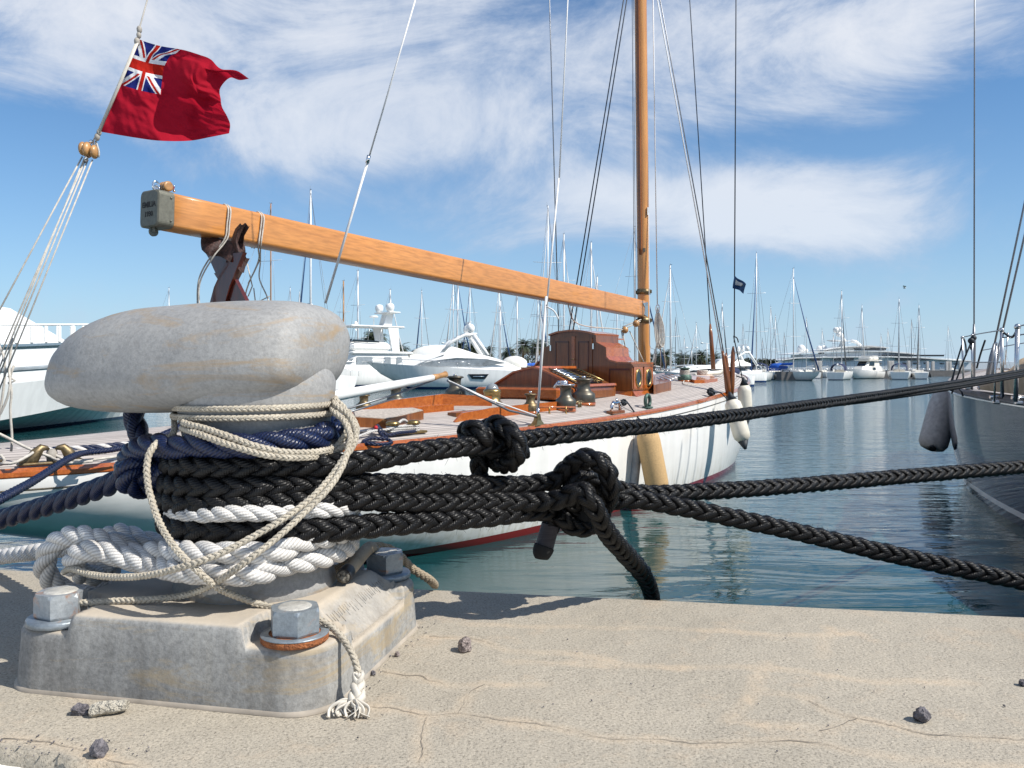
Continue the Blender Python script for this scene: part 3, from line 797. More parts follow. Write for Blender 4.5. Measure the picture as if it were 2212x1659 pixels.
rock(172, 1545, .0095, 'shiny black gravel piece lying left against the mortar lump', M['pebble_dark'], (1.25, .8, .85), 21)
rock(268, 1652, .005, 'tiny white stone in the joint below the broken slab edge', M['fray'], (1, 1, .9), 31, z=-.022)
rock(120, 1652, .004, 'tiny dark stone in the joint left of the white one', M['pebble_dark'], (1, 1, .8), 33, z=-.022)
rock(2211, 1482, .006, 'dark reddish stone cut by the right edge of the picture', M['pebble_dark'], (1, 1, .9), 41)
mb = MB(); a = ZP(198, 1549, 0); b = ZP(276, 1541, 0); d = (b-a)
rings = []
for i in range(13):
    t = i/12; rg = []
    for j in range(14):
        an = 2*pi*j/14; rr = .0095*(1-.25*t)*(1+.18*noise.noise(V((t*4, cos(an)*2, sin(an)*2))))
        if i in (0, 12): rr *= .8
        rg.append(a+d*t+V((0, cos(an)*rr*1.1, .009+sin(an)*rr*.95+.002*t)))
    rings.append(rg)
mb.loft(rings, True, True, True, False); o = mb.build('mortar_lump', M['mortar']); tag(o, 'pale oblong lump of broken mortar in front of the bollard base', 'mortar lump')

mb = MB(); rn_ = random.Random(12)
for i in range(150):
    if i < 60: q = ZP(rn_.uniform(0, 330), rn_.uniform(1590, 1640), 0)
    elif i < 105: t = rn_.random(); q = BL(A_+rn_.uniform(.004, .03), -B_+2*B_*t, 0)
    else: q = ZP(rn_.uniform(350, 2200), rn_.triangular(1330, 1655, 1500), 0)
    r_ = rn_.uniform(.0005, .0016); n_ = 6
    mb.ball((q.x, q.y, r_*.8+.001), r_, 6, 4, (1, rn_.uniform(.6, 1), rn_.uniform(.5, .9)), R=Matrix.Rotation(rn_.random()*3, 3, 'Z'))
o = mb.build('grit', M['pebble_dark']); o['kind'] = 'stuff'; o['label'] = 'loose dark grit scattered on the concrete'
# ================================================================== ropes on the bollard
RB = .0191
def S_(l): return [P(*p) if len(p) == 3 else p for p in l]
# --- upper black rope, ring nearest the blue one, with its stopper knot, off to the right
ra = .124
rA = thing('mooring_rope', 'topmost black plaited mooring rope, lumpy knot in its middle, running up to the right', 'mooring rope', SW(270, ra, .3), 'black plaited ropes made fast to the bollard')
mb = MB()
pathA = ring(70, 292, ra, .299, .307) + [P(760, 1001, 1.225), P(880, 978, 1.29), P(990, 966, 1.36), P(1075, 958, 1.43), P(1150, 947, 1.50), P(1290, 931, 1.66), P(1450, 915, 1.9), P(1640, 890, 2.3), P(1840, 862, 2.95), P(2050, 830, 4.2), P(2240, 797, 6.4), P(2500, 752, 10.)]
braid(mb, pathA, RB, fuzz=260); mb.build('rope_length', [M['rope_black'], M['rope_core']], rA)
mb = MB()
kx, ky, kY = 1078, 962, 1.425
ax = (P(1150, 947, 1.5)-P(990, 966, 1.36)).normalized(); cc = P(kx-14, ky, kY)
n1 = V((0, 0, 1)); n1 = (n1-n1.dot(ax)*ax).normalized(); n2 = ax.cross(n1)
def coil(c, ax, n1, n2, r, a0, a1, adv, n=26, drift=None):
    out = []
    for i in range(n+1):
        t = i/n; a = radians(a0+(a1-a0)*t)
        out.append(c+ax*adv*(t-.5)+r*(cos(a)*n1+sin(a)*n2)+(drift*t if drift else V((0, 0, 0))))
    return out
k1 = [P(1036, 1046, 1.47), P(1035, 1010, 1.46), P(1030, 975, 1.455), P(1014, 955, 1.44), P(1008, 934, 1.42), P(1024, 926, 1.395), P(1042, 938, 1.385), P(1046, 958, 1.40)]
braid(mb, k1, RB*.98)
k1 = [P(1040, 985, 1.48), P(1040, 950, 1.47), P(1052, 926, 1.45), P(1080, 920, 1.42), P(1108, 938, 1.395), P(1120, 968, 1.39), P(1108, 996, 1.41), P(1078, 1000, 1.45), P(1062, 980, 1.49), P(1068, 945, 1.485), P(1092, 934, 1.455), P(1116, 956, 1.43), P(1126, 986, 1.44)]
braid(mb, k1, RB*.98); mb.ball(P(1076, 964, 1.455), .028, 12, 8, mi=1); mb.ball(P(1032, 968, 1.455), .018, 12, 8, mi=1); mb.build('knot', [M['rope_black'], M['rope_core']], rA)
# --- second strand of the same line seen from mid distance on
rA2 = thing('mooring_rope', 'thin twin black rope hugging the underside of the top black rope at far right', 'mooring rope', P(2000, 850, 3.6), 'black plaited ropes made fast to the bollard')
mb = MB(); braid(mb, [P(1640, 890, 2.32), P(1740, 877, 2.65), P(1860, 864, 3.1), P(2050, 838, 4.15), P(2240, 805, 6.2), P(2500, 760, 9.8)], RB*.8, seg=12, sides=6); mb.build('rope_length', [M['rope_black'], M['rope_core']], rA2)
# --- middle rope, arches over in the big knot, goes on level to the right
rBt = thing('mooring_rope', 'middle black plaited rope arching over the big knot and running level to the right', 'mooring rope', SW(270, ra, .27), 'black plaited ropes made fast to the bollard')
mb = MB()
pathB = ring(60, 200, ra+.004, .268, .273) + ring(214, 300, ra+.004, .275, .279) + [P(770, 1046, 1.24), P(900, 1046, 1.31), P(1040, 1048, 1.40), P(1150, 1046, 1.47), P(1200, 1036, 1.48), P(1232, 1004, 1.465), P(1268, 990, 1.44), P(1302, 1003, 1.43), P(1318, 1040, 1.44), P(1312, 1084, 1.48), P(1280, 1108, 1.54), P(1242, 1090, 1.58), P(1236, 1045, 1.575), P(1262, 1012, 1.55), P(1296, 1018, 1.535), P(1322, 1050, 1.55), P(1385, 1066, 1.585), P(1560, 1060, 1.68), P(1750, 1046, 1.80), P(1950, 1030, 1.93), P(2212, 1008, 2.1), P(2500, 985, 2.4)]
braid(mb, pathB, RB, fuzz=260); mb.build('rope_length', [M['rope_black'], M['rope_core']], rBt)
# --- rope below it: into the knot and down over the quay edge
rC = thing('mooring_rope', 'black plaited rope whose thick tail hangs from the big knot down over the quay edge', 'mooring rope', P(700, 1076, 1.22), 'black plaited ropes made fast to the bollard')
mb = MB()
pathC = ring(80, 296, ra+.005, .246, .256) + [P(760, 1078, 1.235), P(900, 1084, 1.31), P(1050, 1082, 1.40), P(1160, 1084, 1.44), P(1215, 1078, 1.43), P(1252, 1060, 1.415), P(1276, 1082, 1.41), P(1305, 1140, 1.46), P(1350, 1195, 1.56), P(1392, 1245, 1.68), P(1408, 1290, 1.76), P(1412, 1350, 1.80), P(1410, 1500, 1.80), P(1405, 1700, 1.80)]
braid(mb, pathC, RB*1.03, fuzz=260); mb.build('rope_length', [M['rope_black'], M['rope_core']], rC)
# front turn between B and C
# --- lowest rope, out to the right, falling
rD = thing('mooring_rope', 'lowest black plaited rope sloping down across the water to the lower right', 'mooring rope', SW(270, ra, .22), 'black plaited ropes made fast to the bollard')
mb = MB()
pathD = ring(60, 285, ra+.005, .212, .219) + [P(640, 1148, 1.185), P(780, 1137, 1.24), P(900, 1128, 1.31), P(1040, 1116, 1.39), P(1150, 1104, 1.46), P(1230, 1108, 1.53), P(1290, 1096, 1.55), P(1345, 1078, 1.56), P(1440, 1090, 1.585), P(1600, 1122, 1.62), P(1760, 1158, 1.645), P(1940, 1200, 1.67), P(2212, 1256, 1.70), P(2450, 1300, 1.72)]
braid(mb, pathD, RB*1.07, fuzz=260); mb.build('rope_length', [M['rope_black'], M['rope_core']], rD)
# --- short whipped end hanging under the knot
rE = thing('rope_end', 'short black rope end with twine whipping, hanging below the big knot', 'rope end', P(1180, 1150, 1.49), 'black plaited ropes made fast to the bollard')
mb = MB(); braid(mb, [P(1235, 1085, 1.53), P(1205, 1112, 1.51), P(1188, 1140, 1.50)], RB*.95); mb.build('rope_length', [M['rope_black'], M['rope_core']], rE)
mb = MB(); mb.tube(spline([P(1189, 1134, 1.5), P(1183, 1155, 1.497), P(1176, 1182, 1.49)], .003), .0165, 20); mb.build('whipping', M['whipping'], rE)
mb = MB(); pp = spline([P(1176, 1180, 1.49), P(1172, 1192, 1.488), P(1170, 1207, 1.487)], .003); mb.tube(pp, [.0185*(1-.35*(i/(len(pp)-1))**3) for i in range(len(pp))], 16); mb.build('frayed_tip', M['rope_core'], rE)
# extra coil that fills the big knot
rF = thing('rope_knot', 'tight inner turns of black rope filling the underside of the big knot', 'rope knot', P(1250, 1120, 1.52), 'black plaited ropes made fast to the bollard')
mb = MB(); braid(mb, [P(1205, 1112, 1.49), P(1232, 1136, 1.50), P(1275, 1138, 1.52), P(1302, 1108, 1.53), P(1296, 1060, 1.50), P(1268, 1030, 1.475), P(1238, 1040, 1.47), P(1228, 1070, 1.48), P(1250, 1100, 1.52), P(1280, 1128, 1.57)], RB*.95); mb.ball(P(1272, 1060, 1.525), .036, 12, 8, mi=1); mb.ball(P(1262, 1115, 1.53), .028, 12, 8, mi=1); mb.build('rope_length', [M['rope_black'], M['rope_core']], rF)
# turn of the black rope on the stem that disappears behind (fills between the rings)
o_ = None

# --- white laid rope stub between the black turns
rw = thing('rope_end', 'cut white three-strand rope end tucked between the black turns', 'rope end', SW(270, .13, .24))
mb = MB(); laid(mb, [SW(212, .126, .236), SW(232, .132, .239), SW(250, .136, .240), FR(500, 1109, .145), FR(580, 1109, .145), FR(650, 1105, .144), P(700, 1102, 1.20), P(752, 1100, 1.235), P(764, 1099, 1.245)], .0122); mb.build('rope_length', M['rope_white'], rw)
mb = MB(); mb.tube(spline([P(728, 1099, 1.222), P(750, 1099, 1.236), P(768, 1098, 1.252)], .003), .0115, 16); mb.build('tape_whipping', M['rope_small'], rw)

# --- heavy white laid rope: turns at the foot of the stem and a loose bowline to the left
rW = thing('mooring_rope', 'thick white three-strand rope, two turns round the bollard foot and loose knotted loops at left', 'mooring rope', SW(270, .14, .17))
RW = .0170
mb = MB()
pW1 = ring(75, -60, .142, .172, .168, 12) + [FR(560, 1238, .165), FR(470, 1240, .166), FR(400, 1234, .160), P(335, 1222, 1.20), P(270, 1205, 1.215), P(215, 1190, 1.225), P(172, 1196, 1.24), P(160, 1222, 1.27), P(190, 1243, 1.31), P(225, 1240, 1.34)]
laid(mb, pW1, RW)
pW2 = ring(80, -50, .150, .196, .200, 12) + [FR(600, 1192, .160), FR(500, 1196, .160), FR(420, 1194, .156), P(350, 1190, 1.21), P(290, 1198, 1.235), P(228, 1172, 1.25), P(180, 1158, 1.27), P(132, 1165, 1.29), P(103, 1195, 1.30), P(98, 1232, 1.31), P(125, 1266, 1.33), P(180, 1284, 1.36), P(240, 1272, 1.40), P(300, 1258, 1.44)]
laid(mb, pW2, RW)
laid(mb, [P(385, 1175, 1.42), P(330, 1178, 1.42), P(270, 1172, 1.41), P(225, 1168, 1.40), P(205, 1185, 1.37), P(212, 1215, 1.35), P(250, 1228, 1.34)], RW*.95)
laid(mb, [P(-120, 1222, 1.95), P(0, 1203, 1.80), P(80, 1192, 1.68), P(150, 1182, 1.58), P(220, 1162, 1.50), P(262, 1150, 1.47), P(300, 1162, 1.46), P(360, 1176, 1.45), P(430, 1180, 1.44), P(520, 1180, 1.45)], RW)
mb.build('rope_length', M['rope_white'], rW)
mb = MB(); mb.grid(lambda u, v: ZP(240+28*u, 1250+14*v+4*u, .085-.01*v+.004*sin(u*5)), 6, 4); o = mb.build('cloth_scrap', M['orange_cloth']); tag(o, 'small orange-red cloth scrap caught under the white rope', 'cloth scrap')

# --- blue laid rope
rBl = thing('mooring_rope', 'thick navy blue three-strand rope with a fist-like knot left of the bollard', 'mooring rope', P(300, 1000, 1.3))
RBl = .0185
mb = MB()
laid(mb, [P(-120, 1150, 1.60), P(0, 1122, 1.50), P(120, 1087, 1.41), P(220, 1053, 1.34), P(285, 1030, 1.30), P(330, 1030, 1.27), P(362, 1010, 1.27), P(352, 985, 1.30), P(310, 985, 1.33)], RBl, hand=-1)
laid(mb, [P(300, 845, 1.37), P(290, 890, 1.36), P(297, 930, 1.345), P(318, 965, 1.32), P(300, 1000, 1.26), P(272, 1020, 1.25), P(280, 1048, 1.27), P(330, 1056, 1.30), P(376, 1050, 1.30)], RBl*.95)
laid(mb, [P(312, 1040, 1.35), P(275, 1015, 1.335), P(285, 982, 1.29), P(315, 965, 1.235), P(352, 962, 1.21), P(372, 968, 1.20)] + [FR(410, 960, .133), FR(470, 962, .140), FR(550, 962, .140), FR(640, 952, .138), FR(700, 944, .136)] + ring(-28, 70, .132, .348, .350), RBl)
mb.build('rope_length', M['rope_blue'], rBl)

# --- cream braided cord
rc = thing('braided_rope', 'thin cream braided cord wound round the bollard neck with loose loops and a frayed end', 'cord', SW(270, .12, .37))
RC = .0053
mb = MB()
turns = ring(40, -300, .1205, .392, .384, 15) + ring(-315, -640, .1215, .378, .372, 15)
loopA = [FR(398, 912, .128), FR(440, 925, .142), FR(500, 945, .156), FR(560, 966, .162), FR(620, 977, .163), FR(690, 975, .160), FR(728, 962, .150)] 
end1 = [P(748, 935, 1.245), P(752, 905, 1.26), P(742, 880, 1.27), P(726, 866, 1.28), P(712, 868, 1.32)]
braid(mb, turns+loopA+end1, RC, seg=12, sides=6)
c1 = [SW(20, .121, .398), P(728, 878, 1.25), P(752, 896, 1.235), P(768, 928, 1.225), P(764, 960, 1.215), P(741, 992, 1.195), P(715, 1030, 1.18), P(670, 1078, 1.155), P(610, 1122, 1.13), P(545, 1160, 1.115), P(470, 1198, 1.10), P(400, 1223, 1.10), P(330, 1241, 1.12), P(255, 1247, 1.16), P(195, 1241, 1.20), P(155, 1229, 1.235), P(138, 1236, 1.27)]
braid(mb, c1, RC, seg=12, sides=6)
c2 = [SW(25, .121, .390), P(722, 890, 1.243), P(742, 908, 1.23), P(756, 940, 1.218), P(750, 975, 1.20), P(738, 1010, 1.185), P(712, 1052, 1.165), P(660, 1105, 1.14), P(600, 1160, 1.115), P(545, 1203, 1.10), P(490, 1243, 1.11), P(440, 1272, 1.14), P(390, 1288, 1.165), P(310, 1296, 1.18), P(240, 1299, 1.185), P(178, 1302, 1.185), P(150, 1304, 1.20)]
braid(mb, c2, RC, seg=12, sides=6)
braid(mb, [FR(392, 925, .128), FR(430, 938, .148), FR(500, 962, .160), FR(580, 984, .165), FR(660, 988, .163), FR(725, 975, .153), P(762, 950, 1.23), P(770, 925, 1.25), P(752, 888, 1.29)], RC, seg=12, sides=6)
c3 = [SW(190, .122, .372), P(372, 940, 1.23), P(345, 952, 1.20), P(322, 982, 1.18), P(318, 1030, 1.17), P(329, 1085, 1.16), P(350, 1140, 1.14), P(384, 1190, 1.115), P(424, 1230, 1.10), P(468, 1268, 1.12), P(515, 1290, 1.155), P(565, 1306, 1.165), P(625, 1318, 1.155), P(680, 1335, 1.135), P(712, 1352, 1.13), P(745, 1386, 1.115), P(766, 1425, 1.105), P(775, 1462, 1.10), P(774, 1480, 1.10)]
braid(mb, c3, RC, seg=12, sides=6)
mb.build('cord_length', [M['rope_cream'], M['rope_cream']], rc)
mb = MB(); braid(mb, [P(774, 1452, 1.10), P(774, 1475, 1.10), P(772, 1500, 1.09), P(768, 1525, 1.085)], .0118, n=4, m=2, pitch=.055, seg=14, sides=8, taper=lambda t: .72+.5*t); mb.build('spliced_end', [M['fray'], M['fray']], rc)
mb = MB(); rnd = random.Random(5)
for i in range(24):
    t = rnd.random(); a = radians(175+rnd.triangular(0, 170, 50)); ln = rnd.uniform(.014, .036)
    s0 = P(764+rnd.uniform(-8, 8), 1520+rnd.uniform(-6, 6), 1.085); s0.z = max(s0.z, .006)
    e0 = s0+V((cos(a)*ln*1.1, sin(a)*ln*.55-.012, 0)); e0.z = .0015+rnd.random()*.003
    mid = (s0+e0)/2+V((rnd.uniform(-.006, .006), rnd.uniform(-.004, .004), .006+rnd.random()*.006))
    cv = V((rnd.uniform(-.010, .010), rnd.uniform(-.006, .006), .002)); mb.tube(spline([s0, mid, mid.lerp(e0, .6)+cv, e0], .003), .0014+rnd.random()*.0016, 6, flat=.35)
mb.build('frayed_tuft', M['fray'], rc)
# --- tan rope behind and the thick cable stub
rt = thing('rope_end', 'stiff dirty beige rope stub with a taped cut end pointing at the camera', 'rope end', P(770, 1210, 1.33))
mb = MB(); pp = spline([P(808, 1190, 1.46), P(800, 1183, 1.43), P(788, 1192, 1.39), P(766, 1218, 1.33), P(745, 1242, 1.285)], .004)
mb.tube(pp, .0108, 16); mb.build('rope_length', M['rope_tan'], rt)
mb = MB(); pp = spline([P(752, 1234, 1.30), P(748, 1238, 1.29), P(742, 1246, 1.276)], .003); mb.tube(pp, .0118, 16); mb.build('tape', M['black_rubber'], rt)
d = (P(742, 1246, 1.276)-P(752, 1234, 1.30)).normalized(); mb = MB(); mb.lathe([(.0098, 0), (.0098, .0012), (.005, .002), (0, .002)], P(742, 1246, 1.2757), axis=d, n=16); mb.build('cut_face', M['cut_end'], rt)
rt2 = MB(); laid(rt2, [P(600, 1240, 1.36), P(660, 1243, 1.34), P(710, 1236, 1.34), P(745, 1222, 1.36), P(775, 1200, 1.42), P(815, 1180, 1.50), P(850, 1190, 1.52), P(890, 1228, 1.55), P(925, 1250, 1.60), P(940, 1264, 1.68)], .0085, sides=8)
o = rt2.build('old_rope', M['rope_tan']); tag(o, 'slim weathered tan rope passing behind the rear bolt to the quay edge', 'rope')
# ================================================================== classic yacht (seen from her starboard quarter)
class Boat:
    def __init__(s, M0, f, beam, free, keel, stem_a, stern_a, camber, side=1, zw=WATER):
        s.M = V((M0[0], M0[1], 0)); s.f = V((f[0], f[1], 0)).normalized(); s.r = V((s.f.y, -s.f.x, 0))
        s.beam, s.free, s.keel, s.a0, s.a1, s.cam, s.zw = beam, free, keel, stem_a, stern_a, camber, zw
    def pt(s, a, p, z): return s.M - a*s.f + p*s.r + V((0, 0, z))
    def W(s, a): return max(smooth_tab(s.beam, a), .004)
    def Fz(s, a): return s.zw+smooth_tab(s.free, a)
    def deckz(s, a, p): w = s.W(a); q = min(1, abs(p)/w); return s.Fz(a)+s.cam*min(1, w/1.2)*(1-q*q)
    def deck(s, a, p, dz=0): return s.pt(a, p, s.deckz(a, p)+dz)
    def ap(s, w): d = V((w[0], w[1], 0))-s.M; return -d.dot(s.f), d.dot(s.r)
    def DK(s, x, y):
        """deck point seen at picture place (x, y): returns (a, p, world)"""
        lo, hi = 3., 40.
        prev = None
        for i in range(700):
            Y = 3+i*.045; w = P(x, y, Y); a, p = s.ap(w)
            if s.a0 < a < s.a1+1.5 and abs(p) < s.W(min(a, s.a1))+.1:
                dz = w.z - s.deckz(a, p)
                if prev is not None and (dz <= 0) != (prev[0] <= 0):
                    t = prev[0]/(prev[0]-dz); w = P(x, y, prev[1]+(Y-prev[1])*t); a, p = s.ap(w); return a, p, w
                prev = (dz, Y)
            else: prev = None
        # nearest miss: fall back to a flat deck
        Y = max(3, (CZ-(s.zw+1.6))*F/max(y-HY, 1)); w = P(x, y, Y); a, p = s.ap(w); return a, p, w
    def PLa(s, x, y, a):
        """point in the upright cross plane at a seen at (x, y)"""
        k = (x-CX)/F; c = s.M-a*s.f
        # c + p r = (kY, Y)
        p = (k*c.y-c.x)/(s.r.x-k*s.r.y); Y = c.y+p*s.r.y
        return p, CZ-(y-HY)/F*Y
    def PLp(s, x, y, p):
        """point in the fore-and-aft plane at p"""
        k = (x-CX)/F; c = s.M+p*s.r
        a = (c.x-k*c.y)/(s.f.x-k*s.f.y); Y = c.y-a*s.f.y
        return a, CZ-(y-HY)/F*Y
    def hull(s, exps, nsec=70, nu=26):
        mb = MB(); rings = []
        for i in range(nsec+1):
            t = i/nsec; t = t*t*(3-2*t)*.5+t*.5
            a = s.a0+(s.a1-s.a0)*t
            w = s.W(a); zf = s.Fz(a); zk = s.zw+smooth_tab(s.keel, a); n = lerp_tab(exps, a); rg = []
            for j in range(-nu, nu+1):
                th = (1-abs(j)/nu)*pi/2            # 0 at rail .. pi/2 at keel
                pp = w*max(cos(th), 0)**(2/n); zz = zf-(zf-zk)*max(sin(th), 0)**(2/n*1.0)
                if j == 0: pp = 0; zz = zk
                rg.append(s.pt(a, pp*(1 if j > 0 else -1), zz))
            rings.append(rg)
        mb.loft(rings, False, False, False, True)
        o = len(mb.v)-len(rings[-1]); mb.f.append(tuple(range(o, len(mb.v)))); mb.sm.append(False); mb.mi.append(0)
        return mb
    def deckmesh(s, n=80, m=24):
        mb = MB(); rows = []; uvr = []
        for i in range(n+1):
            a = s.a0+.02+(s.a1-s.a0-.02)*i/n; w = s.W(a)
            rows.append([s.deck(a, w*q, 0) for q in [(-1+2*j/m) for j in range(m+1)]]); uvr.append([(a, w*(1-abs(-1+2*j/m))) for j in range(m+1)])
        vs = [p for r in rows for p in r]
        fs = []; uvs = []
        for i in range(n):
            for j in range(m):
                fs.append((i*(m+1)+j, (i+1)*(m+1)+j, (i+1)*(m+1)+j+1, i*(m+1)+j+1)); uvs.append([uvr[i][j], uvr[i+1][j], uvr[i+1][j+1], uvr[i][j+1]])
        mb.add(vs, fs, True, 0, uvs); return mb
    def edge_strip(s, sec, a0, a1, sides=(1, -1), n=90, taper=False):
        """sweep a small section (list of (inboard, up)) along the deck edge"""
        mb = MB()
        for sd in sides:
            rings = []
            for i in range(n+1):
                a = a0+(a1-a0)*i/n; w = s.W(a)
                tf = (1-.55*max(0, min(1, (a-6)/6))) if taper else 1.
                rings.append([s.pt(a, sd*(w-ib*tf), s.Fz(a)+up) for ib, up in (sec if sd > 0 else sec[::-1])])
            mb.loft(rings, True, True, True, False)
        return mb

EM = Boat((2.78, 17.5), (.545, .839),
  [(-6.1, .0), (-5.6, .34), (-5, .62), (-4, 1.0), (-3, 1.28), (-1.5, 1.58), (0, 1.76), (2, 1.84), (4, 1.80), (5.8, 1.74), (7.5, 1.62), (9.3, 1.42), (10.5, 1.25), (12.3, .93), (13.3, .70), (14.0, .52)],
  [(-6.1, 1.96), (-3, 1.79), (0, 1.635), (2, 1.53), (4, 1.45), (7.5, 1.385), (9.3, 1.37), (12.3, 1.385), (14.0, 1.42)],
  [(-6.1, 1.9), (-5.6, 1.1), (-5, .5), (-4, -.1), (-2.5, -.6), (0, -.95), (4, -1.0), (7, -.7), (9, -.2), (10.4, .12), (11.4, .42), (12.4, .72), (13.3, .98), (14.0, 1.17)],
  -6.1, 14.0, .24)
yacht = thing('sailing_yacht', 'classic white wooden sailing yacht with varnished mast, boom and mahogany deckhouse', 'sailing yacht', EM.pt(4, 0, WATER))
EM.hull([(-6, 2.2), (-3, 2.6), (0, 3.2), (5, 3.3), (9, 2.4), (14, 2.0)]).build('hull', M['yacht_white'], yacht)
EM.deckmesh().build('deck', M['teak'], yacht)
EM.edge_strip([(.12, .0), (.12, .012), (-.012, .012), (-.016, -.02), (-.002, -.03), (.02, -.03)], -5.9, 13.95, taper=True).build('covering_board', M['mahogany_bright'], yacht)
EM.edge_strip([(.045, .010), (.042, .040), (.012, .042), (.006, .010)], -5.8, 13.9).build('toe_rail', M['mahogany_bright'], yacht)
EM.edge_strip([(-.004, -.115), (-.010, -.120), (-.010, -.126), (-.002, -.131)], -5.5, 13.5).build('sheer_line', M['bronze_dark'], yacht)

# ---- mast
mb = MB(); mr = .128; topz = 13.2
mx = lambda z: EM.pt(0+.025*(z-.3), 0, z)       # small rake aft
n = 20; zs = [-.25+(topz+.25)*i/30 for i in range(31)]
mb.loft([[mx(z)+V((mr*cos(2*pi*j/n), mr*sin(2*pi*j/n), 0)) for j in range(n)] for z in zs], True, False, True, True, 0, (1.2, zs))
mb.build('mast', M['spruce_mast'], yacht)
mb = MB(); tz0 = CZ-(548-HY)/F*17.2   # sail track batten on the after side
q = EM.r*1.0
mb2 = []
for z in (tz0, tz0+.12, 4, 8, topz-.05):
    c = mx(z)-EM.f*(mr+.012); wd = .035
    mb2.append([c+EM.r*wd+EM.f*.04, c+EM.r*wd*.8-EM.f*(.03 if z > tz0 else 0), c-EM.r*wd*.8-EM.f*(.03 if z > tz0 else 0), c-EM.r*wd+EM.f*.04])
mb.loft(mb2, True, True, True, False); mb.build('sail_track', M['mahogany'], yacht)
for yb in (630, 692):
    z = CZ-(yb-HY)/F*17.4
    mb = MB(); mb.lathe([(mr+.004, -.055), (mr+.014, -.055), (mr+.014, .055), (mr+.004, .055)], mx(z), n=28, cap=False)
    for sd in (-1, 1): mb.box(mx(z)+EM.r*sd*(mr+.03)-EM.f*.0, (.05, .03, .07))
    mb.build('mast_band', M['bronze'], yacht)
mb = MB(); z = CZ-(458-HY)/F*17.4; c = mx(z)+EM.r*(mr+.01)-EM.f*.05; mb.box(c, (.03, .05, .16)); mb.build('white_tab', M['white_paint'], yacht)
mb = MB(); z = CZ-(541-HY)/F*17.4; c = mx(z)-EM.f*(mr-.02)+EM.r*.07; mb.box(c, (.05, .04, .07)); mb.build('mast_plate', M['bronze_dark'], yacht)

# ---- boom, over the stern; measured in the centre plane
aE, zE = EM.PLp(345, 455, 0.0); aM, zM = EM.PLp(1385, 668, 0.0)
bu = (EM.pt(aM, 0, zM)-EM.pt(aE, 0, zE)); Lb = bu.length; bu.normalize()
be = EM.pt(aE, 0, zE); bs = EM.r; bn = bs.cross(bu).normalized()
if bn.z < 0: bn = -bn
def boomsec(t, hw, hh, rr=.035):
    c = be+bu*t; out = []
    for cx_, cy_, a0 in ((1, 1, 0), (-1, 1, 90), (-1, -1, 180), (1, -1, 270)):
        for k in range(6):
            a = radians(a0+90*k/5); out.append(c+bs*(cx_*(hw-rr)+rr*cos(a))+bn*(cy_*(hh-rr)+rr*sin(a)))
    return out
def bh(t):  # half height so that the outline matches: 43 px at the end, 19 px at the mast
    return lerp_tab([(0, .168), (Lb*.5, .178), (Lb, .170)], t)
ts = [Lb*i/26 for i in range(27)]
mb = MB(); mb.loft([boomsec(t, .14, bh(t)) for t in ts], True, True, True, True, 0, (1.1, ts))
for i in range(len(mb.sm)): mb.sm[i] = True
boom = mb.build('boom', M['spruce'], yacht)
mb = MB(); mb.loft([boomsec(t, .147+x, bh(0)+.008+x, .05) for t, x in ((-.115, -.014), (-.105, 0), (.055, 0), (.06, -.004))], True, True, True, False)
mb.lathe([(.045, -.012), (.045, .012)], be+bu*-.06-bn*(bh(0)+.045), axis=bs, n=16); mb.box(be+bu*-.06-bn*(bh(0)+.02), (.05, .05, .06))
for t in (.02,):
    for s_ in (-.11, .11): mb.ball(be+bu*t+bs*.148+bn*s_, .012, 8, 6)
cap = mb.build('end_cap', M['cap_grey'], boom)
def text(body, size, centre, xdir, ydir, material, parent, name='lettering', ext=.004, bold=0.):
    cu = bpy.data.curves.new(name, 'FONT'); cu.body = body; cu.size = size; cu.align_x = 'CENTER'; cu.align_y = 'CENTER'; cu.extrude = ext; cu.offset = bold
    ob = bpy.data.objects.new(name, cu); COL.objects.link(ob)
    dg = bpy.context.evaluated_depsgraph_get(); me = bpy.data.meshes.new_from_object(ob.evaluated_get(dg))
    bpy.data.objects.remove(ob)
    zd = xdir.cross(ydir); R = Matrix((xdir, ydir, zd)).transposed().to_4x4()
    me.transform(Matrix.Translation(centre)@R)
    off = V((0, 0, 0)); q = parent
    while q: off += q.location; q = q.parent
    me.transform(Matrix.Translation(-off)); me.materials.clear(); me.materials.append(material)
    o = bpy.data.objects.new(name, me); COL.objects.link(o); o.parent = parent; return o
cfac = be+bu*-.1155
text('EMILIA', .072, cfac+bn*.035, bs, bn, M['letters'], boom, 'name_engraving', .002, .0022)
text('1930', .066, cfac-bn*.055, bs, bn, M['letters'], boom, 'name_engraving', .002, .0022)
# gooseneck
mb = MB(); 
g0 = be+bu*(Lb-.13)
mb.prism([g0+bs*(.142)-bn*.17+bu*.13, g0+bs*(.142)+bn*.14+bu*.13, g0+bs*(.142)+bn*.10-bu*.12, g0+bs*(.142)+bn*.03-bu*.03, g0+bs*(.142)-bn*.05-bu*.03, g0+bs*(.142)-bn*.13-bu*.05], bs*.012)
mb.lathe([(.03, -.15), (.03, .15)], mx(zM)-EM.f*(mr+.04), n=12); mb.build('gooseneck', M['stainless'], boom)
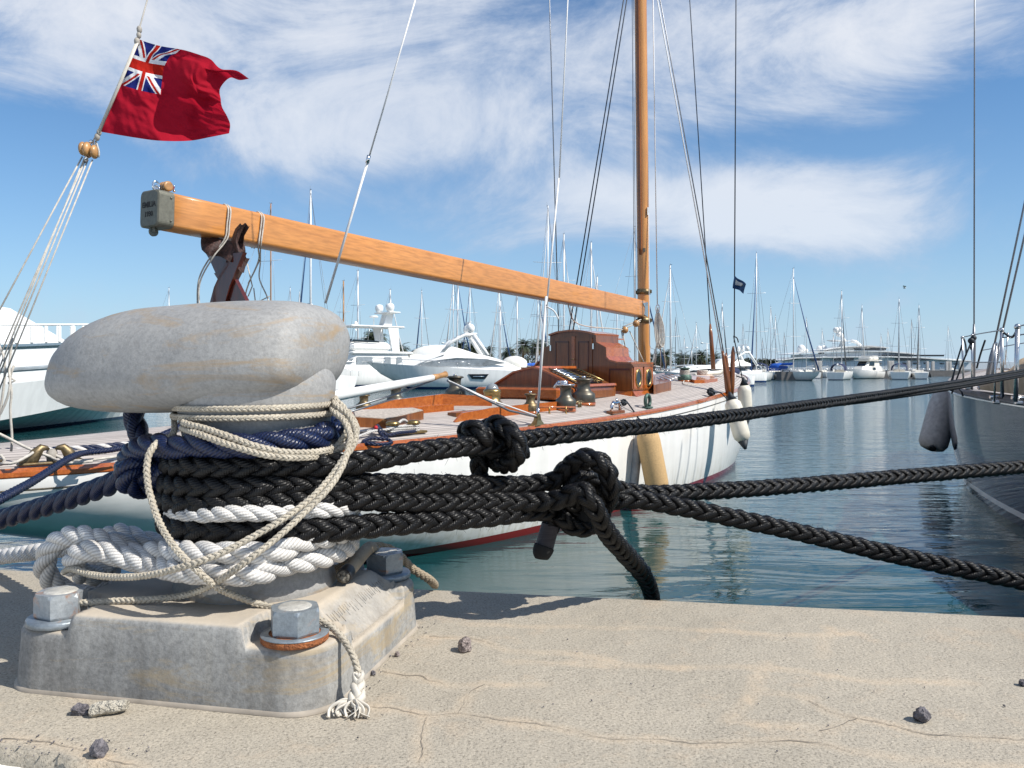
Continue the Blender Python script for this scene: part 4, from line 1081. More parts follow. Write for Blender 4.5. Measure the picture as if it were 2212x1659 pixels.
# wooden block and shackles riding on the boom end
bt = thing('wooden_block', 'small varnished pulley block with steel shackle on top of the boom end', 'pulley block', be+bn*.2)
mb = MB(); c = be+bu*.06+bn*(bh(0)+.075); 
for s_ in (-.035, 0, .035): mb.lathe([(.03, -.012), (.05, -.009), (.05, .009), (.03, .012)], c+bs*s_, axis=bs, n=20)
mb.build('cheeks', M['block_wood'], bt)
mb = MB(); c2 = be-bu*.045+bn*(bh(0)+.06)
mb.tube([c2+V((cos(radians(a))*.035*bu.x, cos(radians(a))*.035*bu.y, sin(radians(a))*.045)) for a in range(0, 361, 24)], .010, 8)
mb.tube([c2-bs*.04, c2+bs*.04], .014, 8); mb.ball(c2-bn*.03, .028, 10, 8); mb.build('shackle', M['chrome'], bt); mb = MB(); mb.tube([c+bu*.055-bs*.04, c+bu*.08+bs*.0, c+bu*.055+bs*.04], .012, 8); mb.ball(c+bu*.09-bn*.02, .016, 8, 6); mb.ball(c+bu*.085+bn*.02, .014, 8, 6)
mb.build('swivel', M['chrome'], bt)

# ---- boom crutch (crossed mahogany boards) with leather pad, lashed with thin line
aC, _ = EM.PLp(478, 520, 0)
mb = MB()
def crutch_board(x0, y0, x1, y1, x2, y2, wpx, da):
    pts = [(x0, y0), (x1, y1), (x2, y2)]; rings = []
    for (x, y), w in zip(pts, wpx):
        p, z = EM.PLa(x, y, aC+da)
        p2, _ = EM.PLa(x+w, y, aC+da)
        rings.append([EM.pt(aC+da, p, z), EM.pt(aC+da, p2, z), EM.pt(aC+da-.05, p2, z), EM.pt(aC+da-.05, p, z)])
    mb.loft(rings, True, True, True, False)
crutch_board(445, 538, 470, 600, 520, 700, (38, 30, 34), 0)
crutch_board(495, 548, 462, 620, 372, 960, (30, 34, 26), .06)
crutch_board(440, 540, 452, 560, 470, 600, (70, 50, 34), .02)
crutch_board(505, 560, 470, 620, 445, 700, (26, 30, 40), -.04)
crutch_board(462, 590, 505, 660, 600, 960, (36, 30, 24), .03)
mb.build('boom_crutch', M['mahogany_dark'], yacht)
mb = MB()
tC = (aE-aC)/bu.dot(EM.f); Yb = (be+bu*tC+bs*.15).y
def boombot(x): return 496+.235*(x-345)-6
def padf(u, v):
    x = 436+92*u; y0 = boombot(x)-6; y = y0+(34+10*sin(u*3.1))*v+4*sin(u*11)*v*v
    return P(x+5*sin(v*3)*(u-.5), y, Yb-.03-.05*sin(v*2.2)+.05*sin(u*13+v*3)*v)
mb.grid(padf, 30, 12)
def flap(u, v):
    L_ = [(488, 566), (496, 540), (500, 515), (508, 494), (519, 482)]; R_ = [(527, 588), (534, 560), (524, 535), (528, 508), (540, 487)]
    t = v*4; i = min(int(t), 3); f_ = t-i
    lx, ly = [L_[i][q]*(1-f_)+L_[i+1][q]*f_ for q in (0, 1)]; rx, ry = [R_[i][q]*(1-f_)+R_[i+1][q]*f_ for q in (0, 1)]
    return P(lx+(rx-lx)*u, ly+(ry-ly)*u+3*sin(u*9), Yb-.07+.06*sin(u*7+v*4)-.03*v)
mb.grid(flap, 16, 16)
mb.build('leather_pad', M['leather'], yacht)
lash = thing('lashing_line', 'thin pale line looped over the boom and down round the crutch', 'rope', EM.pt(aC, 0, .5))
def boompt(x, top, side):  # point on boom surface
    a, z = EM.PLp(x, 500, .14*side); t = (aE-a)/max(bu.dot(EM.f), .01); 
    return be+bu*t+bs*(.150*side)+bn*(bh(max(0, min(t, Lb)))*top)
mb = MB()
for x0, legs in ((488, [[(478, 572), (461, 610), (459, 700), (459, 960)], [(492, 560), (463, 618), (466, 700), (470, 960)]]), (560, [[(556, 570), (536, 616), (530, 640), (526, 960)], [(562, 572), (560, 600), (580, 650), (600, 760)], ])):
    for dx in (0, 5):
        pts = [boompt(x0-14+dx, -1.0, -1), boompt(x0-12+dx, .6, -1), boompt(x0-10+dx, 1.06, -.6), boompt(x0-3+dx, 1.06, .6), boompt(x0+3+dx, .75, 1.0), boompt(x0+1+dx, -.2, 1.03), boompt(x0-2+dx, -1.02, 1.0)]
        lg = legs[0 if dx == 0 else 1]
        for x, y in lg:
            p, z = EM.PLa(x, y, aC-.02 if x0 < 500 else aC-.9); pts.append(EM.pt(aC+.16 if x0 < 500 else aC-.9, p, z))
        mb.tube(spline(pts, .03), .0085, 6)
for a_, b_ in (((536, 612), (548, 590)), ((548, 590), (562, 560)), ((534, 570), (545, 618)), ((545, 618), (536, 640)), ((528, 640), (522, 700)), ((534, 640), (530, 700)), ((548, 622), (552, 655)), ((552, 655), (582, 640))):
    p, z = EM.PLa(a_[0], a_[1], aC-.9); p2, z2 = EM.PLa(b_[0], b_[1], aC-.9); mb.tube([EM.pt(aC-.9, p, z), EM.pt(aC-.9, p2, z2)], .007, 6)
mb.build('line', M['rope_small'], lash)

# ---- deckhouse
aH = 2.74; aHf = 1.82
def out(pxs, a): return [EM.pt(a, *EM.PLa(x, y, a)) for x, y in pxs]
def fwd(pts, d): return [p+EM.f*d for p in pts]
outline = [(1128, 852), (1127, 797), (1140, 797), (1156, 793), (1165, 782), (1167, 757), (1176, 750), (1188, 746), (1188, 726), (1205, 720), (1230, 716.5), (1250, 716.5), (1272, 720), (1287, 724), (1288, 740), (1308, 751), (1309, 772), (1316, 780), (1335, 785), (1365, 786), (1366, 852)]
mb = MB(); A = out(outline, aH); D = aH-aHf
B = fwd(A, D)
mb.loft([A, B], True, False, False, False)
# front and back as strips from the base line (non convex polygon closed by strips)
def wallstrip(mb, pts, zb, mi=0):
    for p, q in zip(pts[1:-1], pts[2:]):
        mb.add([V((p.x, p.y, zb)), V((q.x, q.y, zb)), q, p], [(0, 1, 2, 3)], False, mi)
zb = EM.deckz(aH, 1.0)-.02
wallstrip(mb, A, zb); wallstrip(mb, B, zb)
house = mb.build('deckhouse', M['mahogany'], yacht)
# caps / mouldings along the outline of the roof
mb = MB()
def lip(i0, i1, th=.03, over=.03):
    seg = A[i0:i1+1]; out_ = []
    for k, p in enumerate(seg):
        t = (seg[min(k+1, len(seg)-1)]-seg[max(k-1, 0)]).normalized(); nn = V((0, 0, 1))-t*t.z; nn.normalize()
        out_.append((p, nn))
    rings = [[p-EM.f*over+nn*.002, p-EM.f*over+nn*th, p+EM.f*(D+.02)+nn*th, p+EM.f*(D+.02)+nn*.002] for p, nn in out_]
    mb.loft(rings, True, True, True, False)
lip(8, 13, .035, .05); lip(16, 19, .03, .03); lip(1, 4, .03, .03); lip(14, 16, .012, .0)
mb.build('roof_moulding', M['mahogany_bright'], house)
# sliding hatch steps on the roof
mb = MB()
for i, (x0, x1, y, dy, d0, d1) in enumerate([(1200, 1284, 722, 5, .25, 1.0), (1205, 1288, 727, 4, .9, 1.15)]):
    pts = out([(x0, y+dy), (x0, y), (x1, y+1), (x1, y+dy)], aH); mb.prism(fwd(pts, d0), EM.f*(d1-d0))
mb.build('sliding_hatch', M['mahogany_bright'], house)
# skirt moulding
mb = MB()
bz = EM.deckz(aH, 1.)-.015
c0 = EM.pt(aH, EM.PLa(1366, 850, aH)[0], bz); c1 = c0+EM.f*D; cL = EM.pt(aH, EM.PLa(1128, 850, aH)[0], bz)
for p, q, nrm in ((c0, c1, EM.r), (cL, c0, -EM.f)):
    mb.loft([[a_, a_+nrm*.09, a_+nrm*.05+V((0, 0, .035)), a_+nrm*.012+V((0, 0, .10)), a_+V((0, 0, .10))] for a_ in (p, q)], True, True, True, False)
mb.build('skirt', M['mahogany_bright'], house)
# doors
pd, zt = EM.PLa(1198, 728, aH)
def onwall(x0, y0, x1, y1, th, m_, name, par, off=0):
    pts = out([(x0, y1), (x0, y0), (x1, y0), (x1, y1)], aH); mb = MB(); mb.prism([p-EM.f*off for p in pts], -EM.f*th); return mb.build(name, m_, par)
for x0, x1 in ((1194, 1237), (1243, 1280)):
    d = onwall(x0, 729, x1, 838, .02, M['mahogany'], 'door', house)
    ia, ib = x0+7, x1-7
    for (u0, v0, u1, v1) in ((ia, 737, ib, 740), (ia, 828, ib, 831), (ia, 737, ia+1.6, 831), (ib-1.6, 737, ib, 831)):
        onwall(u0, v0, u1, v1, .012, M['mahogany_dark'], 'panel_mould', d, .02)
onwall(1236.5, 727, 1243.5, 838, .035, M['mahogany_bright'], 'door_post', house)
for hx, hy in ((1189, 752), (1281, 748), (1281, 812)): onwall(hx, hy-6, hx+3, hy+6, .03, M['chrome'], 'hinge', house)
mb = MB(); p, z = EM.PLa(1240, 776, aH); c = EM.pt(aH+.05, p, z); mb.tube([c, c-EM.f*.05, c-EM.f*.05+EM.r*.05], .008, 8); mb.lathe([(.014, 0), (.014, .01)], EM.pt(aH+.037, p, z-.1), axis=-EM.f, n=12); mb.build('door_handle', M['brass'], house)
# lower side panels (aft face, starboard) and portholes on the starboard side
onwall(1316, 796, 1360, 800, .008, M['mahogany_dark'], 'panel_mould', house); onwall(1316, 796, 1318, 838, .008, M['mahogany_dark'], 'panel_mould', house)
ps = EM.PLa(1366, 850, aH)[0]
zs0, zs1 = EM.deckz(aH, 1)+.13, A[19].z-.05
def onside(a0, a1, z0, z1, th, m_, name, par, off=0):
    pts = [EM.pt(a0, ps+off, z0), EM.pt(a0, ps+off, z1), EM.pt(a1, ps+off, z1), EM.pt(a1, ps+off, z0)]; mb = MB(); mb.prism(pts, EM.r*th); return mb.build(name, m_, par)
am = (aH+aHf)/2
for a0, a1 in ((aH-.05, am+.035), (am-.035, aHf+.05)):
    pn = onside(a0, a1, zs0, zs1, .008, M['mahogany_bright'], 'side_panel', house)
    ac = (a0+a1)/2; zc = (zs0+zs1)/2-.01; mb = MB(); rg = []
    for rr, o_ in ((1.25, .009), (1.25, .022), (1., .024), (.9, .012)):
        rg.append([EM.pt(ac+rr*.095*cos(2*pi*j/28), ps+o_, zc+rr*.135*sin(2*pi*j/28)) for j in range(28)])
    mb.loft(rg, True, False, False, True); mb.build('porthole_rim', M['brass'], pn)
    mb = MB(); mb.add([EM.pt(ac+.088*cos(2*pi*j/28), ps+.0125, zc+.125*sin(2*pi*j/28)) for j in range(28)], [tuple(range(28))]); mb.build('porthole_glass', M['glass_dark'], pn)
for (a0, a1, z0, z1) in ((aH, aHf, zs1, zs1+.03), (aH, aHf, zs0-.03, zs0)): onside(a0, a1, z0, z1, .014, M['mahogany'], 'side_moulding', house)

# ---- gabled skylight aft of the deckhouse
aS, aSf = 4.45, 3.05
g = [(1063, 846), (1063, 836), (1110, 806), (1140, 798), (1152, 796), (1165, 798), (1196, 812), (1243, 836), (1246, 846)]
mb = MB(); A2 = out(g, aS); B2 = fwd(A2, aS-aSf)
mb.loft([A2, B2], True, False, False, False)
zb2 = EM.deckz(aS, .3)-.02
def wall2(P_):
    for p, q in zip(P_[1:-1], P_[2:]): mb.add([V((p.x, p.y, zb2)), V((q.x, q.y, zb2)), q, p], [(0, 1, 2, 3)])
wall2(A2); wall2(B2)
for e in (A2[0], A2[-1]): mb.add([e, e+EM.f*(aS-aSf), e+EM.f*(aS-aSf)+V((0, 0, -.12)), e+V((0, 0, -.12))], [(0, 1, 2, 3)])
sky = mb.build('skylight', M['mahogany'], yacht)
mb = MB()
for i in range(1, 7):
    p, q = A2[i], A2[i+1]
    mb.loft([[a_-EM.f*.04, a_-EM.f*.04+V((0, 0, .03)), a_+EM.f*.05+V((0, 0, .03)), a_+EM.f*.05] for a_ in (p, q)], True, True, True, False)
for e in (A2[7], A2[1], A2[4]): mb.loft([[a_, a_+EM.r*.05, a_+EM.r*.04+V((0, 0, .04)), a_-EM.r*.05+V((0, 0, .04)), a_-EM.r*.05] for a_ in (e, e+EM.f*(aS-aSf))], True, True, True, False)
mb.build('gable_trim', M['mahogany_bright'], sky)
mb = MB(); pa = A2[5].lerp(A2[7], .12); pb = A2[5].lerp(A2[7], .88); up = V((0, 0, .018))
gl = MB(); gl.add([pa+EM.f*.2+up, pb+EM.f*.2+up, pb+EM.f*1.15+up, pa+EM.f*1.15+up], [(0, 1, 2, 3)]); gl.build('skylight_glass', M['glass_dark'], sky)
for i in range(9):
    t = .04+i*.115; a_ = pa.lerp(pb, t)
    mb.tube([a_+EM.f*.2+up*2, a_+EM.f*1.15+up*2], .010, 6)
mb.build('guard_bars', M['chrome'], sky)
mb = MB(); 
for d in (.18, .66, 1.16): mb.tube([pa+EM.f*d+up*2.6, pb+EM.f*d+up*2.6], .016, 6)
mb.build('bar_frame', M['brass'], sky)
# low mahogany hatch in front of the skylight/side
def deckbox(name, a0, a1, p0, p1, h, m_, parent, top=None, b=.02, dz=0):
    mb = MB(); c = EM.pt((a0+a1)/2, (p0+p1)/2, EM.deckz((a0+a1)/2, (p0+p1)/2)+h/2-.01+dz)
    R = Matrix((EM.f, -EM.r, V((0, 0, 1)))).transposed()
    mb.bbox(c, (abs(a1-a0), abs(p1-p0), h+.02), b, R); o = mb.build(name, m_, parent)
    if top is not None:
        mb = MB(); mb.bbox(c+V((0, 0, h/2+.012)), (abs(a1-a0)-.06, abs(p1-p0)-.06, .02), .006, R); mb.build('hatch_top', top, o)
    return o
def boxpx(name, corners, h, m_, parent=None, top=None, inset=.03):
    """low box whose top corners are seen at these places"""
    pts = [EM.DK(x, y)[2] for x, y in corners]
    parent = parent or yacht
    mb = MB(); lo = [p-V((0, 0, .03)) for p in pts]; hi = [p+V((0, 0, h)) for p in pts]
    mb.loft([lo, hi], True, True, True, False); o = mb.build(name, m_, parent)
    if top is not None:
        c = sum(pts, V((0, 0, 0)))/len(pts); t = [c+(p-c)*(1-inset) for p in pts]
        mb = MB(); mb.loft([[p+V((0, 0, h+.001)) for p in t], [p+V((0, 0, h+.012)) for p in t]], True, True, True, False); mb.build('hatch_top', top, o)
    return o
deckbox('coach_roof', aS+.55, aSf-.1, -.80, .78, .16, M['mahogany_bright'], yacht, b=.03)
# fore hatch and butterfly skylight ahead of the mast
boxpx('fore_hatch', [(1412, 852), (1450, 843), (1435, 822), (1405, 828)], .17, M['mahogany'])
boxpx('fore_hatch', [(1522, 828), (1550, 824), (1536, 815), (1470, 819), (1500, 828)], .07, M['mahogany_bright'])
a_, p_, w_ = EM.DK(1428, 835)
mb = MB()
for i in range(5): mb.tube([w_+EM.f*(.3-.13*i)+V((0, 0, .26-.02*i)), w_+EM.f*(.3-.13*i)+EM.r*.28+V((0, 0, .20-.03*i))], .012, 6)
mb.build('guard_bars', M['chrome'], yacht)

# ---- winches
def winch(x, yb, yt, dpx, m_, pad=None, pfix=None):
    a, p, w = EM.DK(x, yb-dpx*.12)
    if pfix:
        k_ = (x-CX)/F; a = (EM.M.x+pfix*EM.r.x-k_*(EM.M.y+pfix*EM.r.y))/(EM.f.x-k_*EM.f.y); w = EM.deck(a, pfix)
    Y = w.y; k = Y/F; h = (yb-yt-dpx*.12)*k; r = dpx*k/2
    mb = MB()
    prof = [(r*.98, 0), (r, .02*h), (r, .30*h), (r*.93, .38*h), (r*.66, .47*h), (r*.56, .56*h), (r*.54, .72*h), (r*.58, .86*h), (r*.66, .90*h), (r*.82, .92*h), (r*.82, .965*h), (r*.6, 1.0*h), (0, 1.0*h)]
    if pad: prof = [(a_, b_*.93+.07*h) for a_, b_ in prof]
    mb.lathe(prof, w, n=32); o = mb.build('winch', m_, yacht)
    for i in range(len(o.data.polygons)): pass
    if pad:
        mb = MB(); mb.lathe([(r*1.03, -.02), (r*1.03, .07*h)], w, n=32); mb.build('winch_pad', pad, o)
    mb = MB(); mb.lathe([(r*.18, h), (r*.18, h+.03), (r*.1, h+.035)], w, n=12); mb.build('winch_socket', M['chrome'], o)
    return w, r, h
W1 = winch(1261, 869, 807, 50, M['bronze_dark'], M['mahogany_bright'], 1.02)
W2 = winch(1222, 889, 827, 44, M['bronze_dark'], M['mahogany_bright'], 1.2)
winch(1146, 895, 850, 34, M['bronze'], M['mahogany_bright'])
winch(983, 866, 812, 46, M['bronze_dark'])
winch(855, 880, 834, 40, M['bronze_dark'])
winch(786, 890, 852, 34, M['bronze'])
W7 = winch(1479, 827, 794, 30, M['verdigris'], M['mahogany_bright'])
mb = MB(); c = W2[0]+V((0, 0, W2[2]*.95)); mb.lathe([(W2[1]*.9, 0), (W2[1]*.9, .02)], c, n=28); mb.lathe([(W2[1]*.45, .02), (W2[1]*.5, .07)], c-EM.r*.05, n=20); mb.tube([c-EM.r*.14+V((0, 0, .04)), c-EM.r*.2+V((0, 0, -.04))], .018, 8); mb.build('winch_crown', M['chrome'], yacht)
wr = MB()
for k in range(4): wr.tube([W7[0]+V((W7[1]*.66*cos(radians(a)), W7[1]*.66*sin(radians(a)), W7[2]*(.52+.09*k)+.01*sin(radians(a)))) for a in range(0, 361, 20)], .012, 6)
pp = [W7[0]+EM.r*W7[1]*.7+V((0, 0, W7[2]*.5)), EM.DK(1489, 818)[2]+V((0, 0, .06)), EM.DK(1478, 831)[2]+V((0, 0, .01)), EM.DK(1495, 832)[2]+V((0, 0, .01)), EM.DK(1512, 831)[2]+V((0, 0, .01))]
wr.tube(spline(pp, .03), .012, 6)
for k in range(7): wr.tube([EM.DK(1499, 822)[2]+EM.f*.5+V((.11*cos(radians(a)+k), .11*sin(radians(a)+k)*.6, .17+.05*sin(radians(a)*2+k))) for a in range(0, 361, 30)], .013, 6)
o = wr.build('winch_line', M['rope_small'], None); tag(o, 'pale line wound round the foredeck winch with a small coil beside it', 'rope')

# ---- compass binnacle
a, p, w = EM.DK(1063, 871); k = w.y/F; r = 18*k
mb = MB(); mb.lathe([(r*1.25, 0), (r*1.2, .02), (r, .03), (r, .15), (r*1.08, .16), (r*1.05, .19), (r*.9, .21)], w, n=32); co = mb.build('compass', M['brass'], yacht)
mb = MB(); mb.ball(w+V((0, 0, .19)), r*.82, 24, 12, (1, 1, 1.05)); mb.build('compass_dome', M['glass_grey'], co)

# ---- cockpit coamings: upright varnished boards
def board(px, h, name, th=.03, m_=None, tops=None):
    pts = [EM.DK(x, y)[2] for x, y in px]; rings = []
    for i, p in enumerate(pts):
        t = (pts[min(i+1, len(pts)-1)]-pts[max(i-1, 0)]).normalized(); s_ = V((t.y, -t.x, 0)).normalized()*th/2
        hh = h[i] if hasattr(h, '__len__') else h
        rings.append([p-s_-V((0, 0, .02)), p-s_+V((0, 0, hh)), p+s_+V((0, 0, hh)), p+s_-V((0, 0, .02))])
    mb = MB(); mb.loft(rings, True, True, True, False); return mb.build(name, m_ or M['mahogany_bright'], yacht)
board([(735, 899), (850, 887), (955, 877), (1062, 877)], [.03, .14, .17, .14], 'coaming')
board([(845, 900), (905, 893), (978, 886)], .085, 'coaming', .04)
board([(800, 897), (880, 889), (960, 882)], .012, 'cockpit_seat', .20, M['teak_pale'])
board([(985, 892), (1050, 887), (1112, 883)], .012, 'cockpit_well', .30, M['mahogany_dark'])
board([(976, 899), (1045, 892), (1117, 886)], .045, 'cockpit_seat', .14, M['mahogany'])
board([(981, 912), (998, 909), (1060, 902), (1126, 894), (1205, 885)], [.008, .10, .125, .125, .12], 'coaming')
boxpx('lazarette_hatch', [(765, 922), (836, 926), (915, 906), (893, 901), (762, 907)], .105, M['mahogany'], top=M['teak_pale'])
# tiller
tl0 = P(690, 862, 7.6); tl1 = P(938, 815, 9.3); tl2 = P(962, 809, 9.5)
mb = MB(); mb.tube([tl0, tl0.lerp(tl1, .5), tl1], [.055, .045, .034], 14); t_ = mb.build('tiller', M['white_paint'], yacht)
mb = MB(); mb.tube([tl1.lerp(tl2, -.15), tl1, tl1.lerp(tl2, .4), tl1.lerp(tl2, .85), tl2], [.037, .036, .030, .032, .040], 14); mb.build('tiller_grip', M['block_wood'], t_)
# gold paddle-shaped fitting on the coaming
a, p, w = EM.DK(974, 876); mb = MB(); mb.bbox(w+V((0, 0, .10)), (.24, .07, .05), .02, Matrix.Rotation(radians(30), 3, 'Z')); mb.build('brass_paddle', M['brass'], yacht)
# rails on small brass posts
for (xa, ya, xb, yb) in ((1180, 892, 1240, 893),):
    A_r = EM.DK(1162, 893)[2]+V((0, 0, .09)); B_r = EM.DK(1242, 893)[2]+V((0, 0, .09)); mb = MB(); mb.tube([A_r, B_r], .014, 8); hr = mb.build('hand_rail', M['mahogany_bright'], yacht)
    for t in (.3, .75):
        c = A_r.lerp(B_r, t); mb = MB(); mb.tube([c+V((0, 0, .015)), c-V((0, 0, .10))], .013, 8); mb.lathe([(.03, -.10), (.02, -.09)], c, n=12); mb.build('rail_post', M['brass'], hr)
def cleat(x, y, L, h, m_, name='cleat', ang=0, thin=.018):
    a, p, w = EM.DK(x, y); d = (EM.f*cos(ang)+EM.r*sin(ang)); mb = MB()
    pts = [w+d*(-L/2)+V((0, 0, h*.8)), w+d*(-L*.2)+V((0, 0, h)), w+d*(L*.2)+V((0, 0, h)), w+d*(L/2)+V((0, 0, h*.8))]
    mb.tube(pts, [thin*.6, thin, thin, thin*.6], 10)
    for s_ in (-.12, .12): mb.tube([w+d*s_*L+V((0, 0, -.01)), w+d*s_*L+V((0, 0, h))], thin*.9, 8)
    return mb.build(name, m_, yacht), w
cleat(1252, 880, .26, .09, M['bronze'])
# two fairleads by the starboard rail
a, p, w = EM.DK(1330, 893); mb = MB(); R = Matrix((EM.f, -EM.r, V((0, 0, 1)))).transposed()
mb.bbox(w+V((0, 0, .02)), (.42, .12, .05), .01, R); fl = mb.build('fairlead_base', M['mahogany'], yacht)
mb = MB(); mb.tube([w+EM.f*x_+V((0, 0, z_)) for x_, z_ in ((-.15, .03), (-.14, .12), (-.08, .17), (.0, .15), (.08, .17), (.14, .12), (.15, .04))], .025, 10); mb.tube([w+EM.f*.03+V((0, 0, .15)), w+EM.f*.03+V((0, 0, .23))], .015, 8); mb.build('fairlead', M['chrome'], yacht)
a, p, w = EM.DK(1399, 882); mb = MB()
mb.tube([w+EM.f*(.09*cos(radians(q)))+V((0, 0, .12+.10*sin(radians(q)))) for q in range(-60, 241, 20)], [.03]*16, 10)
mb.bbox(w+V((0, 0, .015)), (.2, .12, .03), .01, R); mb.build('fairlead', M['verdigris'], yacht)
# bollard cleat with bronze mushroom heads at the quarter and its ropes
bb = EM.DK(870, 944)[2]; b1 = EM.DK(848, 938)[2]; b2 = EM.DK(893, 935)[2]
mb = MB(); mb.bbox((b1+b2)/2+V((0, 0, .01)), ((b2-b1).length+.3, .16, .03), .01, Matrix.Rotation(math.atan2((b2-b1).y, (b2-b1).x), 3, 'Z')); pl = mb.build('mooring_post_plate', M['brass'], yacht)
for b_ in (b1, b2):
    mb = MB(); mb.lathe([(.035, 0), (.032, .08), (.04, .09), (.075, .10), (.08, .115), (.07, .135), (.03, .145), (0, .146)], b_, n=24); mb.build('mooring_post', M['brass'], yacht)
rp = thing('mooring_line', 'white and navy three-strand lines made fast round the brass deck posts', 'rope', bb)
mb = MB()
for k in range(3):
    z = .03+.026*k; pts = []
    for a in range(0, 361, 20):
        c = b1 if 90 <= a < 270 else b2; pts.append(c+V((.06*cos(radians(a)), .05*sin(radians(a)), z)))
    laid(mb, pts, .014, sides=8, seg=10)
laid(mb, [b2+V((-.05, .02, .1)), b1.lerp(b2, .5)+V((0, 0, .15)), b1+V((.0, -.06, .07)), EM.DK(820, 940)[2]+V((0, 0, .05)), EM.DK(790, 935)[2]+V((0, 0, .02)), EM.DK(755, 942)[2]+V((0, 0, .03)), EM.DK(700, 950)[2]+V((0, 0, .03))], .016, sides=8, seg=10)
laid(mb, [b1+V((-.05, -.05, .05)), EM.DK(805, 946)[2]+V((0, 0, .07)), EM.DK(770, 950)[2]+V((0, 0, .03)), EM.DK(730, 955)[2]+V((0, 0, .03))], .016, sides=8, seg=10)
mb.build('white_line', M['rope_white'], rp)
mb = MB(); laid(mb, [b2+V((.03, -.06, .02)), b1+V((.08, -.07, .02)), EM.DK(835, 945)[2]+V((0, 0, .03)), EM.DK(815, 940)[2]+V((0, 0, .10)), EM.DK(825, 950)[2]+V((0, 0, .05)), EM.DK(845, 962)[2]+V((0, 0, .03)), EM.DK(810, 966)[2]+V((0, 0, .03)), EM.DK(785, 962)[2]+V((0, 0, .03)), EM.DK(800, 956)[2]+V((0, 0, .04)), EM.DK(835, 958)[2]+V((0, 0, .05))], .022, sides=8, seg=10)
mb.build('navy_line', M['rope_blue'], rp)
mb = MB(); mb.ball(EM.DK(812, 944)[2]+V((0, 0, .10)), .022, 10, 8); mb.build('red_seizing', M['red_cloth'], rp)

# ---- stern: bronze chock, ropes along the quarter
cw = EM.DK(113, 1012)[2]; d = (EM.DK(190, 1008)[2]-EM.DK(36, 1015)[2]); L = d.length; d.normalize(); L = L*.98
mb = MB(); mb.bbox(cw+V((0, 0, .045)), (L*.98, .09, .022), .008, Matrix.Rotation(math.atan2(d.y, d.x), 3, 'Z'))
for s_ in (-1, 1):
    pts = [cw+d*s_*x_*L+V((0, 0, z_)) for x_, z_ in ((.46, .045), (.36, .055), (.27, .085), (.215, .13), (.15, .162), (.08, .158), (.04, .15))]
    mb.tube(pts, [.015, .03, .048, .040, .030, .018, .006], 14)
mb.build('stern_chock', M['bronze'], yacht)
cw2 = EM.DK(-30, 1010)[2]; mb = MB(); mb.bbox(cw2+V((0, 0, .045)), (.22, .09, .03), .008); mb.build('stern_chock', M['bronze'], yacht)
o1 = thing('mooring_line', 'navy braided line passing through the bronze stern chock towards the lower left', 'rope', cw)
mb = MB(); braid(mb, [P(420, 905, 8.2), P(370, 930, 7.6), P(300, 958, 7.0), P(240, 972, 6.6), P(185, 978, 6.3), P(150, 990, 5.8), P(90, 1028, 5.0), P(20, 1068, 4.2), P(-120, 1140, 3.4)], .026, seg=10, sides=6); mb.build('line', [M['rope_blue'], M['rope_core']], o1)
o2 = thing('mooring_line', 'two-tone white and navy three-strand line stretched along the stern deck', 'rope', P(150, 965, 6.9))
mb = MB(); laid(mb, [P(-150, 982, 6.5), P(0, 977, 6.6), P(60, 975, 6.7), P(150, 972, 6.8), P(230, 966, 7.0), P(300, 958, 7.3), P(400, 950, 8.)], .034, sides=10, mis=[0, 1, 1], seg=16); mb.build('line', [M['rope_white'], M['rope_blue']], o2)
o3 = thing('cordage', 'slack white lines tied down at the stern beside the chock', 'rope', P(80, 985, 6.4))
mb = MB()
for pts in ([P(-60, 915, 6.2), P(0, 938, 6.25), P(60, 968, 6.3), P(105, 985, 6.35), P(118, 990, 6.4)], [P(0, 1002, 6.1), P(30, 1000, 6.1), P(60, 985, 6.2), P(75, 975, 6.3)], [P(105, 975, 6.4), P(140, 992, 6.4), P(180, 995, 6.4), P(225, 990, 6.5), P(260, 985, 6.6)], [P(100, 985, 6.4), P(150, 1000, 6.3), P(200, 996, 6.4)], [P(-10, 985, 6.1), P(6, 985, 6.1), P(10, 1000, 6.1), P(-8, 1005, 6.1)]):
    mb.tube(spline(pts, .04), .011, 8)
mb.lathe([(.035, -.05), (.04, 0), (.035, .05)], P(112, 984, 6.4), n=12)
mb.build('line', M['rope_small'], o3)

# ---- standing rigging
def wire(name, pts, r, m_, parent=None, label=None, cat='rigging wire', group=None):
    mb = MB(); mb.tube(pts, r, 6); o = mb.build(name, m_, parent)
    if label: tag(o, label, cat, group)
    return o
chp = EM.deck(0.05, EM.W(0)-.08)     # starboard chainplate
Ych = chp.y
def stay(x0, y0, x1, y1, Y0, Y1, r, m_, name='shroud'): return wire(name, [P(x0, y0, Y0), P(x1, y1, Y1)], r, m_, yacht)
# from the foredeck/chainplates up past the top of the frame (extended beyond it)
def ext(x0, y0, x1, y1, k=.35): return x0-(x1-x0)*k, y0-(y1-y0)*k
for (x0, y0, x1, y1, Yt, m_, r) in ((1420, 0, 1566, 800, 16.6, 'wire_white', .013), (1426, 0, 1570, 800, 16.6, 'wire_grey', .012), (1590, 0, 1586, 740, 16.5, 'wire_dark', .012)):
    xx, yy = ext(x0, y0, x1, y1, .55); stay(xx, yy, x1, y1, Yt+.3, Ych, r, M[m_])
